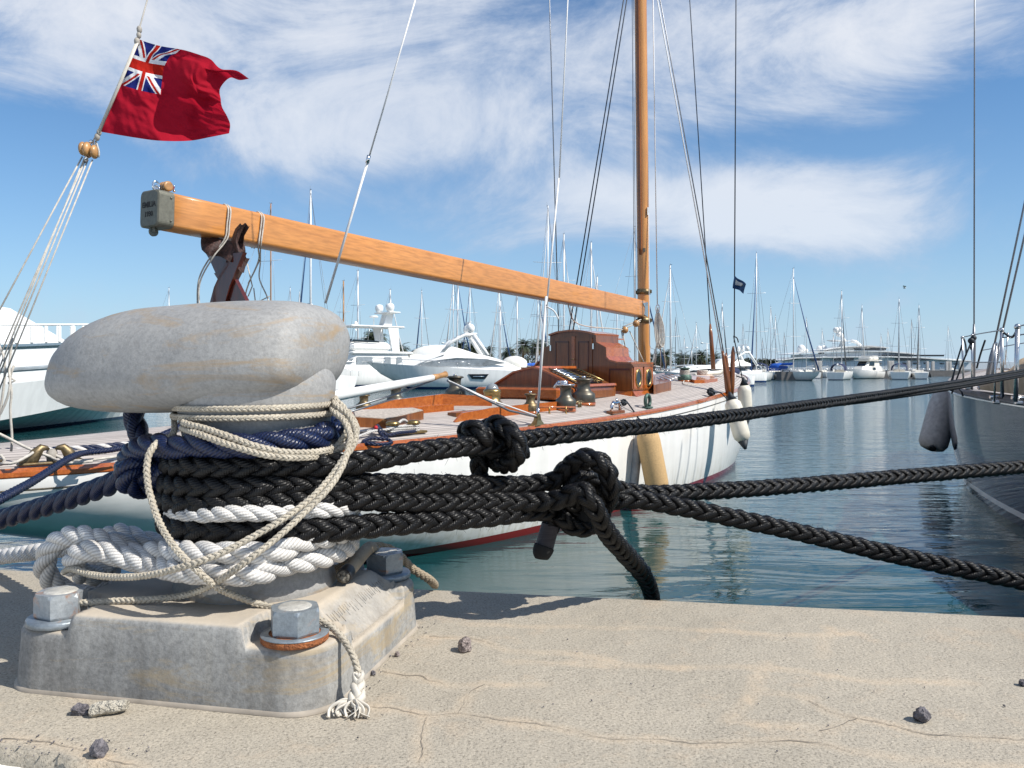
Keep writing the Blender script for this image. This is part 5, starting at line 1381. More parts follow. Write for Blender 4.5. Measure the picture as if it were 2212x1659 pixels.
    # varnished cover over the rigging screw
for (x0, y0, x1, y1, w0, w1) in ((1561, 758, 1577, 890, 5, 10), (1568, 762, 1578, 890, 4, 8), (1584, 748, 1580, 885, 6, 8)):
    p0 = P(x0, y0, Ych); p1 = P(x1, y1-26, Ych); k = Ych/F; mb = MB(); mb.tube([p0, p0.lerp(p1, .12), p0.lerp(p1, .75), p1], [w0*k*.3, w0*k*.75, w1*k*.75, w1*k*.55], 10); mb.build('screw_cover', M['mahogany'], yacht)
xx, yy = ext(1490, 0, 1534, 700, .5); stay(xx, yy, 1534, 700, 19.6, 19.4, .012, M['wire_dark'])
mb = MB(); p0 = P(1534, 700, 19.4); p1 = P(1541, 798, 19.2); mb.tube([p0, p0.lerp(p1, .2), p1], [.02, .045, .055], 10); mb.build('screw_cover', M['mahogany'], yacht)
for (x0, y0, x1, y1, Y0, Y1, m_, r) in ((1187, 0, 1209, 800, 18.3, 18.4, 'wire_grey', .012), (1347, 0, 1215, 800, 17.8, 18.4, 'wire_dark', .013), (1354, 0, 1224, 800, 17.8, 18.4, 'wire_dark', .013)):
    xx, yy = ext(x0, y0, x1, y1, .5); stay(xx, yy, x1, y1, Y0, Y1, r, M[m_])
# thin halyards close to the mast
for (x0, x1, Y) in ((1364, 1371, 17.5), (1367, 1374, 17.6)): stay(x0, -200, x1, 790, Y, Y, .006, M['wire_grey'], 'halyard')
stay(1408, -200, 1420, 660, 17.3, 17.4, .011, M['wire_white'], 'halyard')
# running backstay with rigging tackle to the brass foot on deck
ft = EM.DK(1161, 921)[2]; k = ft.y/F
stay(1243, -350, 1208, 390, 12.5, 11.2, .010, M['wire_white'], 'running_backstay')
stay(1207, 385, 1181, 660, 11.2, 10.7, .012, M['wire_white'], 'running_backstay')
wire('running_backstay', [P(1180, 640, 10.7), ft+V((0, 0, .16))], .017, M['wire_white'], yacht)
wire('backstay_tail', [P(968, 822, 9.6), P(1060, 864, 10.0), ft+V((0, 0, .13))], .010, M['wire_white'], yacht)
wire('backstay_tail', [P(966, 822, 9.6), P(1100, 887, 10.1), ft+V((0, 0, .12))], .014, M['wire_grey'], yacht)
wire('tiller_line', [P(728, 890, 7.9), P(860, 850, 8.8), P(935, 822, 9.3)], .010, M['wire_grey'], yacht)
wire('tiller_line', [P(728, 898, 7.9), P(850, 862, 8.8)], .010, M['wire_grey'], yacht)
mb = MB(); R2 = Matrix((EM.f, -EM.r, V((0, 0, 1)))).transposed()
mb.bbox(ft+V((0, 0, .012)), (.30, .12, .03), .008, R2); mb.loft([[ft+R2@V((sx*a_, sy*b_, z_)) for sx, sy in ((-1, -1), (1, -1), (1, 1), (-1, 1))] for a_, b_, z_ in ((.10, .05, .02), (.05, .03, .08), (.03, .025, .16))], True, True, True, False)
bf = mb.build('backstay_foot', M['brass'], yacht)
mb = MB(); mb.tube([ft+V((0, 0, .13)), ft+V((.01, 0, .24))], .022, 8); mb.build('shackle', M['chrome'], bf)
wire('running_backstay', spline([P(1181, 662, 10.7), P(1197, 672, 10.7), P(1207, 690, 10.7)], .03), .010, M['wire_white'], yacht)
stay(897, 0, 797, 340, 8.0, 8.3, .008, M['wire_white'], 'topping_lift'); stay(906, -300, 897, 0, 8., 8., .004, M['wire_white'], 'topping_lift')
stay(797, 340, 703, 655, 8.3, 8.5, .013, M['wire_white'], 'topping_lift')
mb = MB(); mb.tube([P(797, 336, 8.3), P(793, 352, 8.3)], .02, 8); mb.build('shackle', M['chrome'], yacht)
# tackle and coiled ropes at the gooseneck
gk = thing('boom_tackle', 'small rope tackle with wooden blocks under the gooseneck', 'tackle', P(1350, 710, 16.8))
mb = MB()
for x, y in ((1350, 713), (1374, 699)): mb.ball(P(x, y, 16.8), .07, 12, 8, (1, .8, 1))
mb.build('block', M['block_wood'], gk)
mb = MB()
for pts in ([be+bu*(Lb*.72)-bn*.15, P(1240, 694, 15.2), P(1345, 712, 16.7)], [P(1345, 712, 16.8), P(1383, 694, 17.1)], [P(1345, 706, 16.8), P(1385, 690, 17.1)], [P(1342, 715, 16.8), P(1362, 790, 16.8)], [P(1346, 718, 16.8), P(1356, 790, 16.8)], [P(1360, 715, 16.9), P(1392, 785, 16.9)]): mb.tube(spline(pts, .2), .011, 6)
mb.build('line', M['rope_small'], gk)
ck = thing('halyard_coil', 'coiled beige halyard hanging from a steel hook just right of the mast', 'rope coil', P(1422, 720, 17.2))
mb = MB()
for i in range(5):
    x = 1417+2.4*i; mb.tube(spline([P(1421, 664, 17.2), P(x-3, 700, 17.2), P(x+2-i, 745+8*(i % 2), 17.15), P(x+6, 750, 17.2), P(x+7, 705, 17.2), P(1421, 668, 17.2)], .06), .011, 6)
for x in (1419, 1426, 1432): mb.tube([P(x, 730, 17.2), P(x+(x-1424)*.8, 800, 17.3)], .008, 6)
mb.build('coil', M['rope_small'], ck)
mb = MB(); mb.tube([P(1421+4*sin(radians(a)), 667-9*cos(radians(a)), 17.2) for a in range(0, 361, 30)], .012, 6); mb.build('hook', M['chrome'], ck)
mb = MB(); mb.tube([P(1401, 460, 17.2), P(1403, 745, 17.25), P(1406, 752, 17.25), P(1414, 755, 17.25), P(1414, 785, 17.25)], .006, 6); mb.build('mast_cable', M['wire_white'], yacht)
# courtesy flag on the cap shroud
pf = thing('pennant', 'small dark navy pennant fluttering from the wire at the right of the yacht', 'flag', P(1586, 630, 16.5))
mb = MB(); mb.grid(lambda u, v: P(1587+24*u-3*v, 594+20*u+(28-14*u)*v+6*u*v, 16.5)+V((0, .06*sin(u*6+v*2), 0)), 12, 8); mb.build('cloth', M['pennant_blue'], pf)
mb = MB(); mb.grid(lambda u, v: P(1590+16*u, 603+13*u+(12-6*u)*v, 16.46)+V((0, .06*sin(u*6+v*2), 0)), 8, 4); mb.build('pale_panel', M['glass_grey'], pf)
# cream hose/sail roll on the foredeck
hs = thing('sail_roll', 'cream rolled cloth lying along the far edge of the foredeck', 'rolled sail', EM.DK(1510, 818)[2])
mb = MB(); mb.tube(spline([P(1504, 810, 18.6), P(1530, 806, 19.0), P(1556, 803, 19.4), P(1566, 801, 19.4)], .05), [.035]*4+[.045]*60, 10) if False else mb.tube(spline([P(1500, 812, 18.6), P(1530, 807, 19.0), P(1556, 804, 19.3), P(1567, 801, 19.3)], .05), .05, 10); mb.build('cloth', M['hose_white'], hs)

# ---- fenders
def fender(name, label, top, bot, r, m_, cone, lines, group=None, cover=False):
    o = thing(name, label, 'fender', bot, group)
    ax = (top-bot); L = ax.length; mb = MB()
    pr = [(r*.25, 0), (r*.6, .03*L), (r*.93, .10*L), (r, .2*L), (r, .8*L), (r*.93, .90*L), (r*.6, .97*L), (r*.25, L)]
    mb.lathe(pr, bot, axis=ax, n=28); mb.build('body', m_, o)
    if cone:
        mb = MB(); mb.lathe([(r*.62, 0), (r*.2, -.14*1), (r*.12, -.16)], bot+ax.normalized()*.02, axis=ax, n=20); mb.lathe([(r*.62, 0), (r*.2, .13), (r*.1, .16)], top-ax.normalized()*.02, axis=ax, n=20); mb.build('end_cap', M['teal_black'], o)
    for ln in lines:
        mb = MB(); mb.tube(spline(ln, .03), .012, 6); mb.build('lanyard', M['teal_black'], o)
    return o
def hullside(x, y, off=.12): 
    """point just outside the starboard topsides seen at (x, y)"""
    best = None
    for i in range(600):
        Y = 6+i*.03; w = P(x, y, Y); a, p = EM.ap(w)
        if -5.5 < a < 13.8:
            zf = EM.Fz(a); zk = EM.zw+smooth_tab(EM.keel, a); t = (zf-w.z)/(zf-zk)
            if 0 <= t <= 1:
                wd = EM.W(a)*max(0, 1-t**2.6)**(1/2.6)
                if p < wd+off and (best is None): best = w
    return best or P(x, y, 12)
t1 = hullside(1395, 935, .16); b1_ = hullside(1422, 1075, .16); k = t1.y/F
fender('fender', 'fat tan cloth-covered fender hanging on the side of the white yacht', P(1396, 925, t1.y-.1), P(1424, 1072, t1.y-.2), 25*k, M['fender_tan'], False, [[EM.DK(1350, 877)[2]+V((0, 0, .1)), EM.DK(1350, 880)[2]+V((.05, -.1, .05)), P(1385, 912, t1.y), P(1396, 930, t1.y-.1)]], 'fenders of the white yacht')
fender('fender', 'slim grey fender tucked left against the tan one', P(1380, 935, t1.y+.05), P(1364, 1085, t1.y-.02), 11*k, M['fender_grey'], False, [[P(1383, 905, t1.y+.05), P(1381, 940, t1.y+.05)]], 'fenders of the white yacht')
hk = EM.DK(1536, 858)[2]
fender('fender', 'grey-white fender leaning out below the rail, black pointed lower tip', P(1580, 862, 15.6), P(1606, 955, 15.4), .158, M['fender_white'], True, [[hk+V((0, 0, .06)), P(1555, 848, 15.9), P(1570, 862, 15.7), P(1579, 872, 15.6)], [P(1572, 866, 15.7), P(1580, 863, 15.7), P(1590, 862, 15.7)]], 'fenders of the white yacht')
fender('fender', 'cream fender hanging behind the other at the yacht\'s farthest visible side', P(1607, 830, 16.6), P(1612, 905, 16.6), .135, M['fender_white'], True, [[P(1585, 728, 16.5), P(1592, 760, 16.5), P(1600, 800, 16.6), P(1606, 830, 16.6)], [P(1590, 812, 16.6), P(1602, 816, 16.6), P(1615, 824, 16.6)], [P(1584, 726, 16.5), P(1592, 730, 16.5), P(1595, 740, 16.5)]], 'fenders of the white yacht')
mb = MB()
for i in range(8):
    Rk = Matrix.Rotation(i*1.7, 3, V((sin(i*2.1), cos(i*1.3), .6)).normalized()); mb.tube([hk+V((0, 0, .09+.02*sin(i*3)))+Rk@V((.075*cos(radians(a)), .055*sin(radians(a)), 0)) for a in range(0, 361, 40)], .015, 6)
o = mb.build('fender_knot', M['teal_black']); tag(o, 'bunched dark knot of fender line on the fore side deck', 'knot')
mb = MB()
kk = EM.DK(1348, 884)[2]
for i in range(6):
    Rk = Matrix.Rotation(i*1.9, 3, V((sin(i*2.1), cos(i*1.3), .6)).normalized()); mb.tube([kk+V((0, 0, .11+.015*sin(i*3)))+Rk@V((.055*cos(radians(a)), .035*sin(radians(a)), 0)) for a in range(0, 361, 40)], .012, 6)
o = mb.build('fender_knot', M['teal_black']); tag(o, 'dark knot tied to the chrome fairlead by the starboard rail', 'knot')

# ================================================================== ensign, its halyard and tackle
YF = 6.3
fl = thing('ensign', 'red ensign with union canton flying from the rope at upper left', 'flag', P(212, 285, YF))
def cr(tab, u): return smooth_tab([(t, x) for t, x, y in tab], u), smooth_tab([(t, y) for t, x, y in tab], u)
top = [(0, 298, 84), (.12, 320, 92), (.28, 350, 100), (.5, 397, 108), (.62, 430, 118), (.75, 455, 128), (.87, 478, 149), (.95, 512, 153), (1, 538, 170)]
bot = [(0, 214, 284), (.3, 290, 297), (.5, 345, 304), (.7, 410, 304), (.85, 455, 296), (1, 495, 288)]
rgt = [(0, 538, 170), (.06, 518, 173), (.12, 497, 168), (.22, 476, 190), (.38, 477, 215), (.52, 480, 232), (.66, 490, 250), (.8, 497, 268), (1, 495, 288)]
lft = [(0, 298, 84), (.5, 258, 182), (1, 214, 284)]
def flagfn(u, v):
    T, B2_, Lf, Rt = cr(top, u), cr(bot, u), cr(lft, v), cr(rgt, v)
    c00, c10, c01, c11 = (298, 84), (538, 170), (214, 284), (495, 288)
    q = [(1-v)*T[i]+v*B2_[i]+(1-u)*Lf[i]+u*Rt[i]-((1-u)*(1-v)*c00[i]+u*(1-v)*c10[i]+(1-u)*v*c01[i]+u*v*c11[i]) for i in (0, 1)]
    ww = u*(.10*sin(7*u-5*v+.4)+.05*sin(13*u+4*v)+.03*sin(9*v+3*u))*1.0 + .02*sin(16*v-9*u)*u
    ww += .030*noise.noise(V((u*7-v*3, v*6, 1.)))+.014*noise.noise(V((u*17-v*9, v*14, 4.)))*(.3+u)
    if u > .55 and v < .5: ww -= .25*(u-.55)*(.5-v)*2
    return P(q[0], q[1], YF+ww)
def flagmat(u, v):
    if u < .012: return 1
    if u < .47 and v < .5:
        x = (u-.012)/.458*2-1; y = 1-v/.5*2; X = x*2  # canton 2:1 -> coordinates X in [-2,2], y in [-1,1]
        ax_, ay = abs(X), abs(y)
        if ax_ < .2 or ay < .2: return 3
        if ax_ < .33 or ay < .33: return 1
        for sg in (1, -1):
            d = (y*2-sg*X)/sqrt(5)
            if abs(d) < .2:
                # counterchanged thin red saltire
                s_ = 1 if (X > 0) else -1
                e = d*s_*(-1 if sg > 0 else 1)
                if (sg > 0 and 0 < d*s_ < .1333) or (sg < 0 and -.1333 < -d*s_*-1 < 0 and True and (-.1333 < d*s_ < 0)): return 3
                return 1
        return 2
    return 0
mb = MB(); mb.grid(flagfn, 260, 150, mi=flagmat); mb.build('cloth', [M['flag_red'], M['flag_white'], M['flag_blue'], M['flag_red_bright']], fl)
mb = MB(); mb.tube([P(296, 92, YF-.02), P(258, 182, YF-.02), P(213, 286, YF-.02)], .014, 8, flat=.5); mb.build('hoist_tape', M['fray'], fl)
tk = thing('flag_halyard', 'pale halyard with wooden double block and five long falls below the red ensign', 'tackle', P(188, 325, YF))
mb = MB()
for pts in ([P(352, -80, YF+.3), P(318, 0, YF), P(302, 58, YF), P(296, 88, YF)], [P(212, 286, YF), P(203, 300, YF), P(200, 318, YF)]): mb.tube(pts, .0055, 6)
for x, y, r in ((301, 64, .02), (300, 76, .018), (296, 90, .022), (214, 286, .018), (210, 296, .02)): mb.ball(P(x, y, YF-.01), r, 10, 8, (1, 1, 1.5))
mb.tube(spline([P(212, 288, YF), P(206, 310, YF), P(206, 330, YF), P(212, 342, YF), P(214, 330, YF), P(207, 305, YF)], .02), .007, 6)
for (x0, y0, x1, y1) in ((178, 338, 15, 640), (183, 340, 20, 742), (190, 345, 60, 660), (200, 345, 74, 655), (186, 342, 34, 690)):
    dx, dy = x1-x0, y1-y0
    mb.tube([P(x0, y0, YF), P(x0+dx*1.75, y0+dy*1.75, YF-.15)], .0062, 6)
for pts in ([P(26, 730, 6.3), P(20, 800, 6.25), P(22, 830, 6.2), P(12, 870, 6.2), P(-20, 930, 6.2)], [P(30, 790, 6.3), P(22, 815, 6.3), P(25, 850, 6.3), P(22, 880, 6.3), P(26, 950, 6.3), P(24, 975, 6.3)], [P(18, 812, 6.3), P(32, 818, 6.3), P(30, 830, 6.3), P(18, 828, 6.3)], [P(-5, 740, 6.2), P(10, 780, 6.2), P(2, 880, 6.2), P(-8, 930, 6.2)]): mb.tube(spline(pts, .05), .010, 6)
mb.build('line', M['rope_small'], tk)
mb = MB(); bd = (P(200, 340, YF)-P(196, 310, YF))
for x, w_ in ((179, .85), (189, 1.), (204, .85)): mb.ball(P(x, 324+(x-189)*.28, YF), .055*w_, 16, 12, (.62, 1, 1.12))
mb.build('block', M['block_wood'], tk)
mb = MB(); mb.ball(P(197, 306, YF), .016, 10, 8); mb.tube([P(197, 306, YF), P(191, 316, YF)], .008, 6); mb.tube([P(188, 338, YF-.03), P(184, 350, YF)], .014, 6); mb.build('shackle', M['chrome'], tk)
# ================================================================== generic small-boat builder (local x forward, y port, z up from waterline)
def hull_local(L, B, Ff, Fa, depth=.5, n=26, nu=10, stern_w=.75, flare=2.4, rake=.12, x0=0.):
    mb = MB(); rings = []
    for i in range(n+1):
        t = i/n; x = x0-L/2+L*t
        w = B/2*min(1, (stern_w+(1-stern_w)*sin(min(t/.45, 1)*pi/2)))*(1-max(0, (t-.5)/.5)**2.1)
        w = max(w, .004)
        zf = Fa+(Ff-Fa)*t**1.6; zk = -depth*(1-max(0, (t-.72)/.28)**1.5*1.0)+max(0, (t-.86)/.14)**1.4*(Ff*.55); rg = []
        for j in range(-nu, nu+1):
            th = (1-abs(j)/nu)*pi/2; pp = w*max(cos(th), 0)**(2/flare); zz = zf-(zf-zk)*sin(th)**(2/flare*1.15)
            if j == 0: pp = 0; zz = zk
            xx = x - rake*L*t**3*(zf-zz)/max(zf, .1)*.6
            rg.append(V((xx, pp*(1 if j > 0 else -1), zz)))
        rings.append(rg)
    mb.loft(rings, False, False, False, True)
    mb.f.append(tuple(range(0, 2*nu+1))[::-1]); mb.sm.append(False); mb.mi.append(0)
    # deck
    for i in range(n):
        a, b = rings[i], rings[i+1]
        mb.add([a[0], a[-1], b[-1], b[0]], [(0, 1, 2, 3)], False, 1)
    return mb
def sect(mb, prof, z0, z1, W0, W1, mi=0):
    """superstructure: prof = plan outline half widths [(x, halfwidth)], from z0 to z1"""
    def ringat(z, s_, xs): return [V((x, w*s_, z)) for x, w in xs]+[V((x, -w*s_, z)) for x, w in reversed(xs)]
    mb.loft([ringat(z0, W0, prof[0]), ringat(z1, W1, prof[1])], True, False, True, False, mi)
def sailboat(x, Y, mast_top, label, L=None, head=90, hullm='boat_white', cover=None, stay_side=0, stay_m='stay_blue', dodger=None, mast_m='alu_mast', spread=2, lean=0, mr=None, radar=False, group='sailing boats moored in the marina', tall=None, flagm=None, fend=False):
    base = P(x, HY, Y); base.z = WATER
    mh = CZ-(mast_top-HY)/F*Y - WATER
    L = L or max(7., min(16., (mh)/1.28)); B = L*.30; fb = .75+L*.035
    name = 'sailing_boat'
    root = thing(name, label, 'sailing boat', (0, 0, 0), group)
    hull_local(L, B, fb*1.15, fb, x0=0).build('hull', [M[hullm], M['cream_white']], root)
    mb = MB(); xs0 = [(-.10*L, B*.26), (.05*L, B*.25), (.22*L, B*.13)]; xs1 = [(-.09*L, B*.22), (.04*L, B*.2), (.17*L, B*.09)]
    sect(mb, (xs0, xs1), fb*1.02, fb+.42, 1, 1); cb = mb.build('cabin', M['cream_white'], root)
    mb = MB()
    for sd in (1, -1): mb.add([V((-.07*L, sd*(B*.247+.01), fb+.13)), V((.07*L, sd*(B*.225+.015), fb+.13)), V((.06*L, sd*(B*.205+.02), fb+.33)), V((-.065*L, sd*(B*.228+.02), fb+.33))], [(0, 1, 2, 3)])
    mb.build('cabin_window', M['glass_dark'], cb)
    r = mr or (.04+.0028*L); mz = fb+.4
    tilt = lean
    mb = MB(); mb.tube([V((.06*L, 0, mz-.4)), V((.06*L+tilt*.5, 0, (mh+mz)/2)), V((.06*L+tilt, 0, mh))], [r, r*.95, r*.75], 8); ms = mb.build('mast', M[mast_m], root)
    mb = MB(); mb.tube([V((.06*L-.25, 0, mh+.05)), V((.06*L+.2, 0, mh+.08))], .03, 5); mb.tube([V((.06*L+.1, 0, mh)), V((.06*L+.15, 0, mh+.45))], .012, 4); mb.build('masthead', M['wire_grey'], ms)
    for k in range(spread):
        z = mz+(mh-mz)*(k+1)/(spread+1.05); w = B*.42*(1-.18*k); mb = MB()
        mb.tube([V((.06*L+tilt*.6, -w, z+.05)), V((.06*L+tilt*.6, 0, z)), V((.06*L+tilt*.6, w, z+.05))], .028, 5); mb.build('spreader', M['alu_mast'], ms)
    mb = MB(); zb = fb+1.05
    mb.tube([V((.05*L, 0, zb)), V((-.36*L, 0, zb+.12))], .07, 8); bm = mb.build('boom', M['alu_mast'], root)
    if cover:
        mb = MB(); mb.tube([V((.055*L, 0, zb+.35)), V((.02*L, 0, zb+.22)), V((-.12*L, 0, zb+.2)), V((-.35*L, 0, zb+.2))], [.10, .22, .19, .10], 10); mb.build('sail_cover', M[cover], bm)
    # rigging wires
    mb = MB(); wr = .012+Y*.00006
    tp = V((.06*L+tilt, 0, mh-.1))
    for q in ((.0, B*.44, fb), (0, -B*.44, fb), (-L*.48, 0, fb)): mb.tube([tp, V(q)], wr, 4)
    mb.build('rigging', M['wire_grey'], root)
    if stay_side is not None:
        mb = MB(); mb.tube([V((.06*L+tilt, 0, mh*.93)), V((.28*L, 0, mh*.45)), V((.48*L, 0, fb*1.1+.2))], [wr, .045+.0004*Y, .07+.0004*Y], 6); mb.build('furled_jib', M[stay_m], root)
    if dodger:
        mb = MB(); rg = []
        for xx, s_ in ((-.12*L, .9), (-.16*L, 1.05), (-.26*L, 1.0), (-.30*L, .85)):
            rg.append([V((xx, B*.34*s_*cos(radians(a)), fb+.25+1.15*s_*sin(radians(a))**.7 if 0 < a < 180 else fb+.25)) for a in range(0, 181, 15)])
        mb.loft(rg, False, False, False, True); mb.build('dodger', M[dodger], root)
    mb = MB()
    for sd in (1, -1):
        for xx in (-.45, -.3, -.1, .1, .3, .44):
            w = B*.47*(1-max(0, xx/.5)**2.1)+.02; mb.tube([V((xx*L, sd*w, fb)), V((xx*L, sd*w, fb+.65))], .018, 4)
    for sd in (1, -1): mb.tube([V((xx*L, sd*(B*.47*(1-max(0, xx/.5)**2.1)+.02), fb+.63)) for xx in (-.45, -.3, -.1, .1, .3, .44)], .012, 4)
    mb.build('guard_rail', M['stainless'], root)
    if fend:
        for xx in (-.32, -.42): 
            for sd in (1, -1):
                mb = MB(); mb.lathe([(.05, 0), (.14, .1), (.14, .6), (.05, .7)], (xx*L, sd*(B*.5+.05), .25), n=10); mb.build('fender', M['black_rubber'], root)
    if radar:
        mb = MB(); mb.lathe([(.3, 0), (.33, .1), (.2, .22)], (.06*L+.35, 0, mh*.42), n=14); mb.build('radar', M['white_paint'], ms)
    if flagm:
        mb = MB(); mb.grid(lambda u, v: V((-.47*L-.1*u, .7*u, fb+1.6-.6*v-.3*u)), 4, 4); mb.build('flag', M[flagm], root)
    root.rotation_euler = (0, 0, radians(head))
    off = Matrix.Rotation(radians(head), 3, 'Z') @ V((.06*L, 0, 0))
    root.location = base-off
    return root

rnd = random.Random(3)
SB = [
 # x, Y, top, label, kwargs
 (365, 150, 622, 'far-off boat whose thin white mast tip shows above the bollard head at its left', dict(head=70, stay_side=None)),
 (504, 170, 655, 'very distant boat, mast tip barely showing just left of the boom crutch', dict(head=60, stay_side=None)),
 (585, 95, 440, 'boat with the tall brown wooden mast passing behind the boom near the crutch', dict(head=60, mast_m='mast_brown', mr=.085, stay_side=None)),
 (627, 150, 622, 'boat with the left one of two short white masts behind the bollard head', dict(head=80, stay_side=None)),
 (647, 155, 630, 'boat with the right one of two short white masts behind the bollard head', dict(head=100, stay_side=None)),
 (671, 80, 411, 'boat with the thick tall white mast carrying a radar, left of the boom wire', dict(head=120, radar=True, mr=.115, stay_m='stay_blue')),
 (742, 100, 607, 'boat with the short brown wooden mast left of the flybridge cruiser', dict(head=60, mast_m='mast_brown', mr=.10, stay_side=None)),
 (773, 105, 585, 'boat whose white mast rises through the flybridge cruiser awning', dict(head=60, mr=.115, stay_side=None)),
 (843, 110, 626, 'boat whose white mast stands right behind the cruiser satellite domes', dict(head=60, stay_m='wire_white', mr=.10)),
 (911, 112, 628, 'boat with a white mast and dark blue furled jib leaning down to the left', dict(head=112, stay_m='stay_blue')),
 (979, 120, 600, 'boat with the thin white mast just left of its leaning neighbour', dict(head=112, stay_m='wire_white')),
 (986, 105, 600, 'boat with a white mast and blue jib slanting down to the right, crossing another', dict(head=60, stay_m='stay_blue', lean=.4, mr=.11)),
 (1015, 112, 610, 'boat with a white mast whose blue jib slants left across its neighbour', dict(head=112, stay_m='stay_blue')),
 (1078, 125, 610, 'boat with the white mast close behind a twin mast, left of the palms', dict(head=112, stay_m='wire_white')),
 (1081, 118, 650, 'boat with the shorter twin mast and a blue jib slanting right', dict(head=60, stay_m='stay_blue', mr=.11)),
 (1117, 110, 630, 'boat with a white mast between the palms and the blue sail cover', dict(head=60, stay_side=None, mr=.10)),
 (1162, 100, 615, 'boat with the bright blue sail cover beside the deckhouse', dict(head=60, cover='canvas_blue', stay_m='stay_blue')),
 (1170, 120, 650, 'boat with a string of small signal flags up its thin mast', dict(head=80, stay_side=None)),
 (1182, 90, 446, 'boat with the thickest, tallest white mast rising left above the deckhouse', dict(head=100, mr=.085, lean=-.4, stay_m='wire_white', radar=False)),
 (1218, 100, 506, 'boat with the white mast directly over the deckhouse roof arch', dict(head=66, mr=.115, stay_m='wire_white')),
 (1234, 125, 640, 'boat with a lesser white mast between two tall ones over the deckhouse', dict(head=30, stay_m='wire_white')),
 (1277, 98, 524, 'boat with the white mast above the right side of the deckhouse roof', dict(head=60, mr=.12, stay_m='wire_white', radar=False)),
 (1290, 104, 598, 'boat with the white mast carrying a dome radar right of the deckhouse', dict(head=66, mr=.12, radar=True, stay_m='wire_white')),
 (1333, 130, 636, 'boat with the slender mast left of the varnished mast foot', dict(head=80, stay_side=None)),
 (1371, 105, 490, 'boat hidden behind the varnished mast, its navy jib slanting down to the right', dict(head=42, L=15, stay_m='stay_blue')),
 (1449, 95, 573, 'boat with a bare white mast just right of the varnished mast', dict(head=112, stay_m='wire_white', mr=.115, lean=.15)),
 (1427, 135, 700, 'small boat with a thin mast among the hanging halyards', dict(head=60, stay_side=None)),
 (1459, 140, 687, 'distant boat with a short dark mast right of the bare white mast', dict(head=90, stay_side=None, mast_m='wire_grey')),
 (1478, 170, 727, 'distant boat with a very short mast in front of the trees', dict(head=90, stay_side=None)),
 (1504, 150, 698, 'distant boat with a thin mast and pale jib, left of the flag', dict(head=112, stay_m='wire_white')),
 (1560, 115, 656, 'boat with a white mast behind the yacht shroud covers', dict(head=60, stay_m='wire_grey')),
 (1605, 170, 701, 'faint distant mast left of the white sloop with navy dodger', dict(head=90, stay_side=None, mast_m='wire_grey')),
 (1634, 118, 547, 'white sloop with navy dodger and two black fenders, tallest mast at centre right', dict(head=246, L=12.5, dodger='canvas_navy', stay_m='stay_blue', fend=True, mr=.085, group='nearer boats on the right pontoons')),
 (1647, 175, 732, 'faint distant mast tip right of the tallest one', dict(head=90, stay_side=None, mast_m='wire_grey')),
 (1665, 150, 663, 'distant boat with a thin mast right of the white sloop', dict(head=90, stay_side=None)),
 (1675, 160, 682, 'distant boat with the lower of two thin masts right of the white sloop', dict(head=90, stay_side=None)),
 (1694, 165, 720, 'faint distant mast left of the sloop with the blue sail cover', dict(head=90, stay_side=None, mast_m='wire_grey')),
 (1714, 128, 580, 'sloop with bright blue sail cover, white hull and blue jib slanting right', dict(head=-64, L=12, cover='canvas_blue', stay_m='stay_blue', dodger='canvas_blue', mr=.085, group='nearer boats on the right pontoons')),
 (1742, 150, 688, 'boat with a thin mast just right of the slanting blue jib', dict(head=90, stay_side=None)),
 (1776, 160, 712, 'distant boat with a thin mast in front of the big yacht stern domes', dict(head=90, stay_side=None)),
 (1800, 170, 722, 'faint thin mast left of the white boat with navy bimini', dict(head=90, stay_side=None)),
 (1818, 135, 629, 'white sailing boat seen stern-on with a navy bimini hoop', dict(head=60, L=11.5, dodger='canvas_navy', stay_m='wire_grey', mr=.085, cover='white_paint', group='nearer boats on the right pontoons')),
 (1862, 160, 660, 'sailing boat whose mast stands behind the cream motor cruiser', dict(head=60, stay_m='wire_white')),
 (1903, 175, 723, 'faint mast tip right of the cream motor cruiser', dict(head=90, stay_side=None)),
 (1918, 165, 712, 'thin distant mast further right of the cream motor cruiser', dict(head=90, stay_side=None)),
 (1942, 140, 646, 'white sailing boat with navy hoop behind the long grey pontoon', dict(head=66, L=12, dodger='canvas_navy', stay_m='wire_grey', cover='white_paint', group='nearer boats on the right pontoons')),
 (1969, 165, 692, 'thin dark mast between the two right-hand sloops', dict(head=90, stay_side=None, mast_m='wire_grey')),
 (1985, 142, 660, 'small white sailing boat stern-on at the right pontoon end with two dark fenders', dict(head=68, L=9, stay_m='wire_grey', fend=True, group='nearer boats on the right pontoons')),
 (2048, 230, 705, 'faint far mast alone by the breakwater', dict(head=90, stay_side=None)),
 (2166, 220, 740, 'faint far mast between the stanchions of the navy yacht', dict(head=90, stay_side=None)),
]
for x, Y, top, lab, kw in SB: sailboat(x, Y, top, lab, **kw)

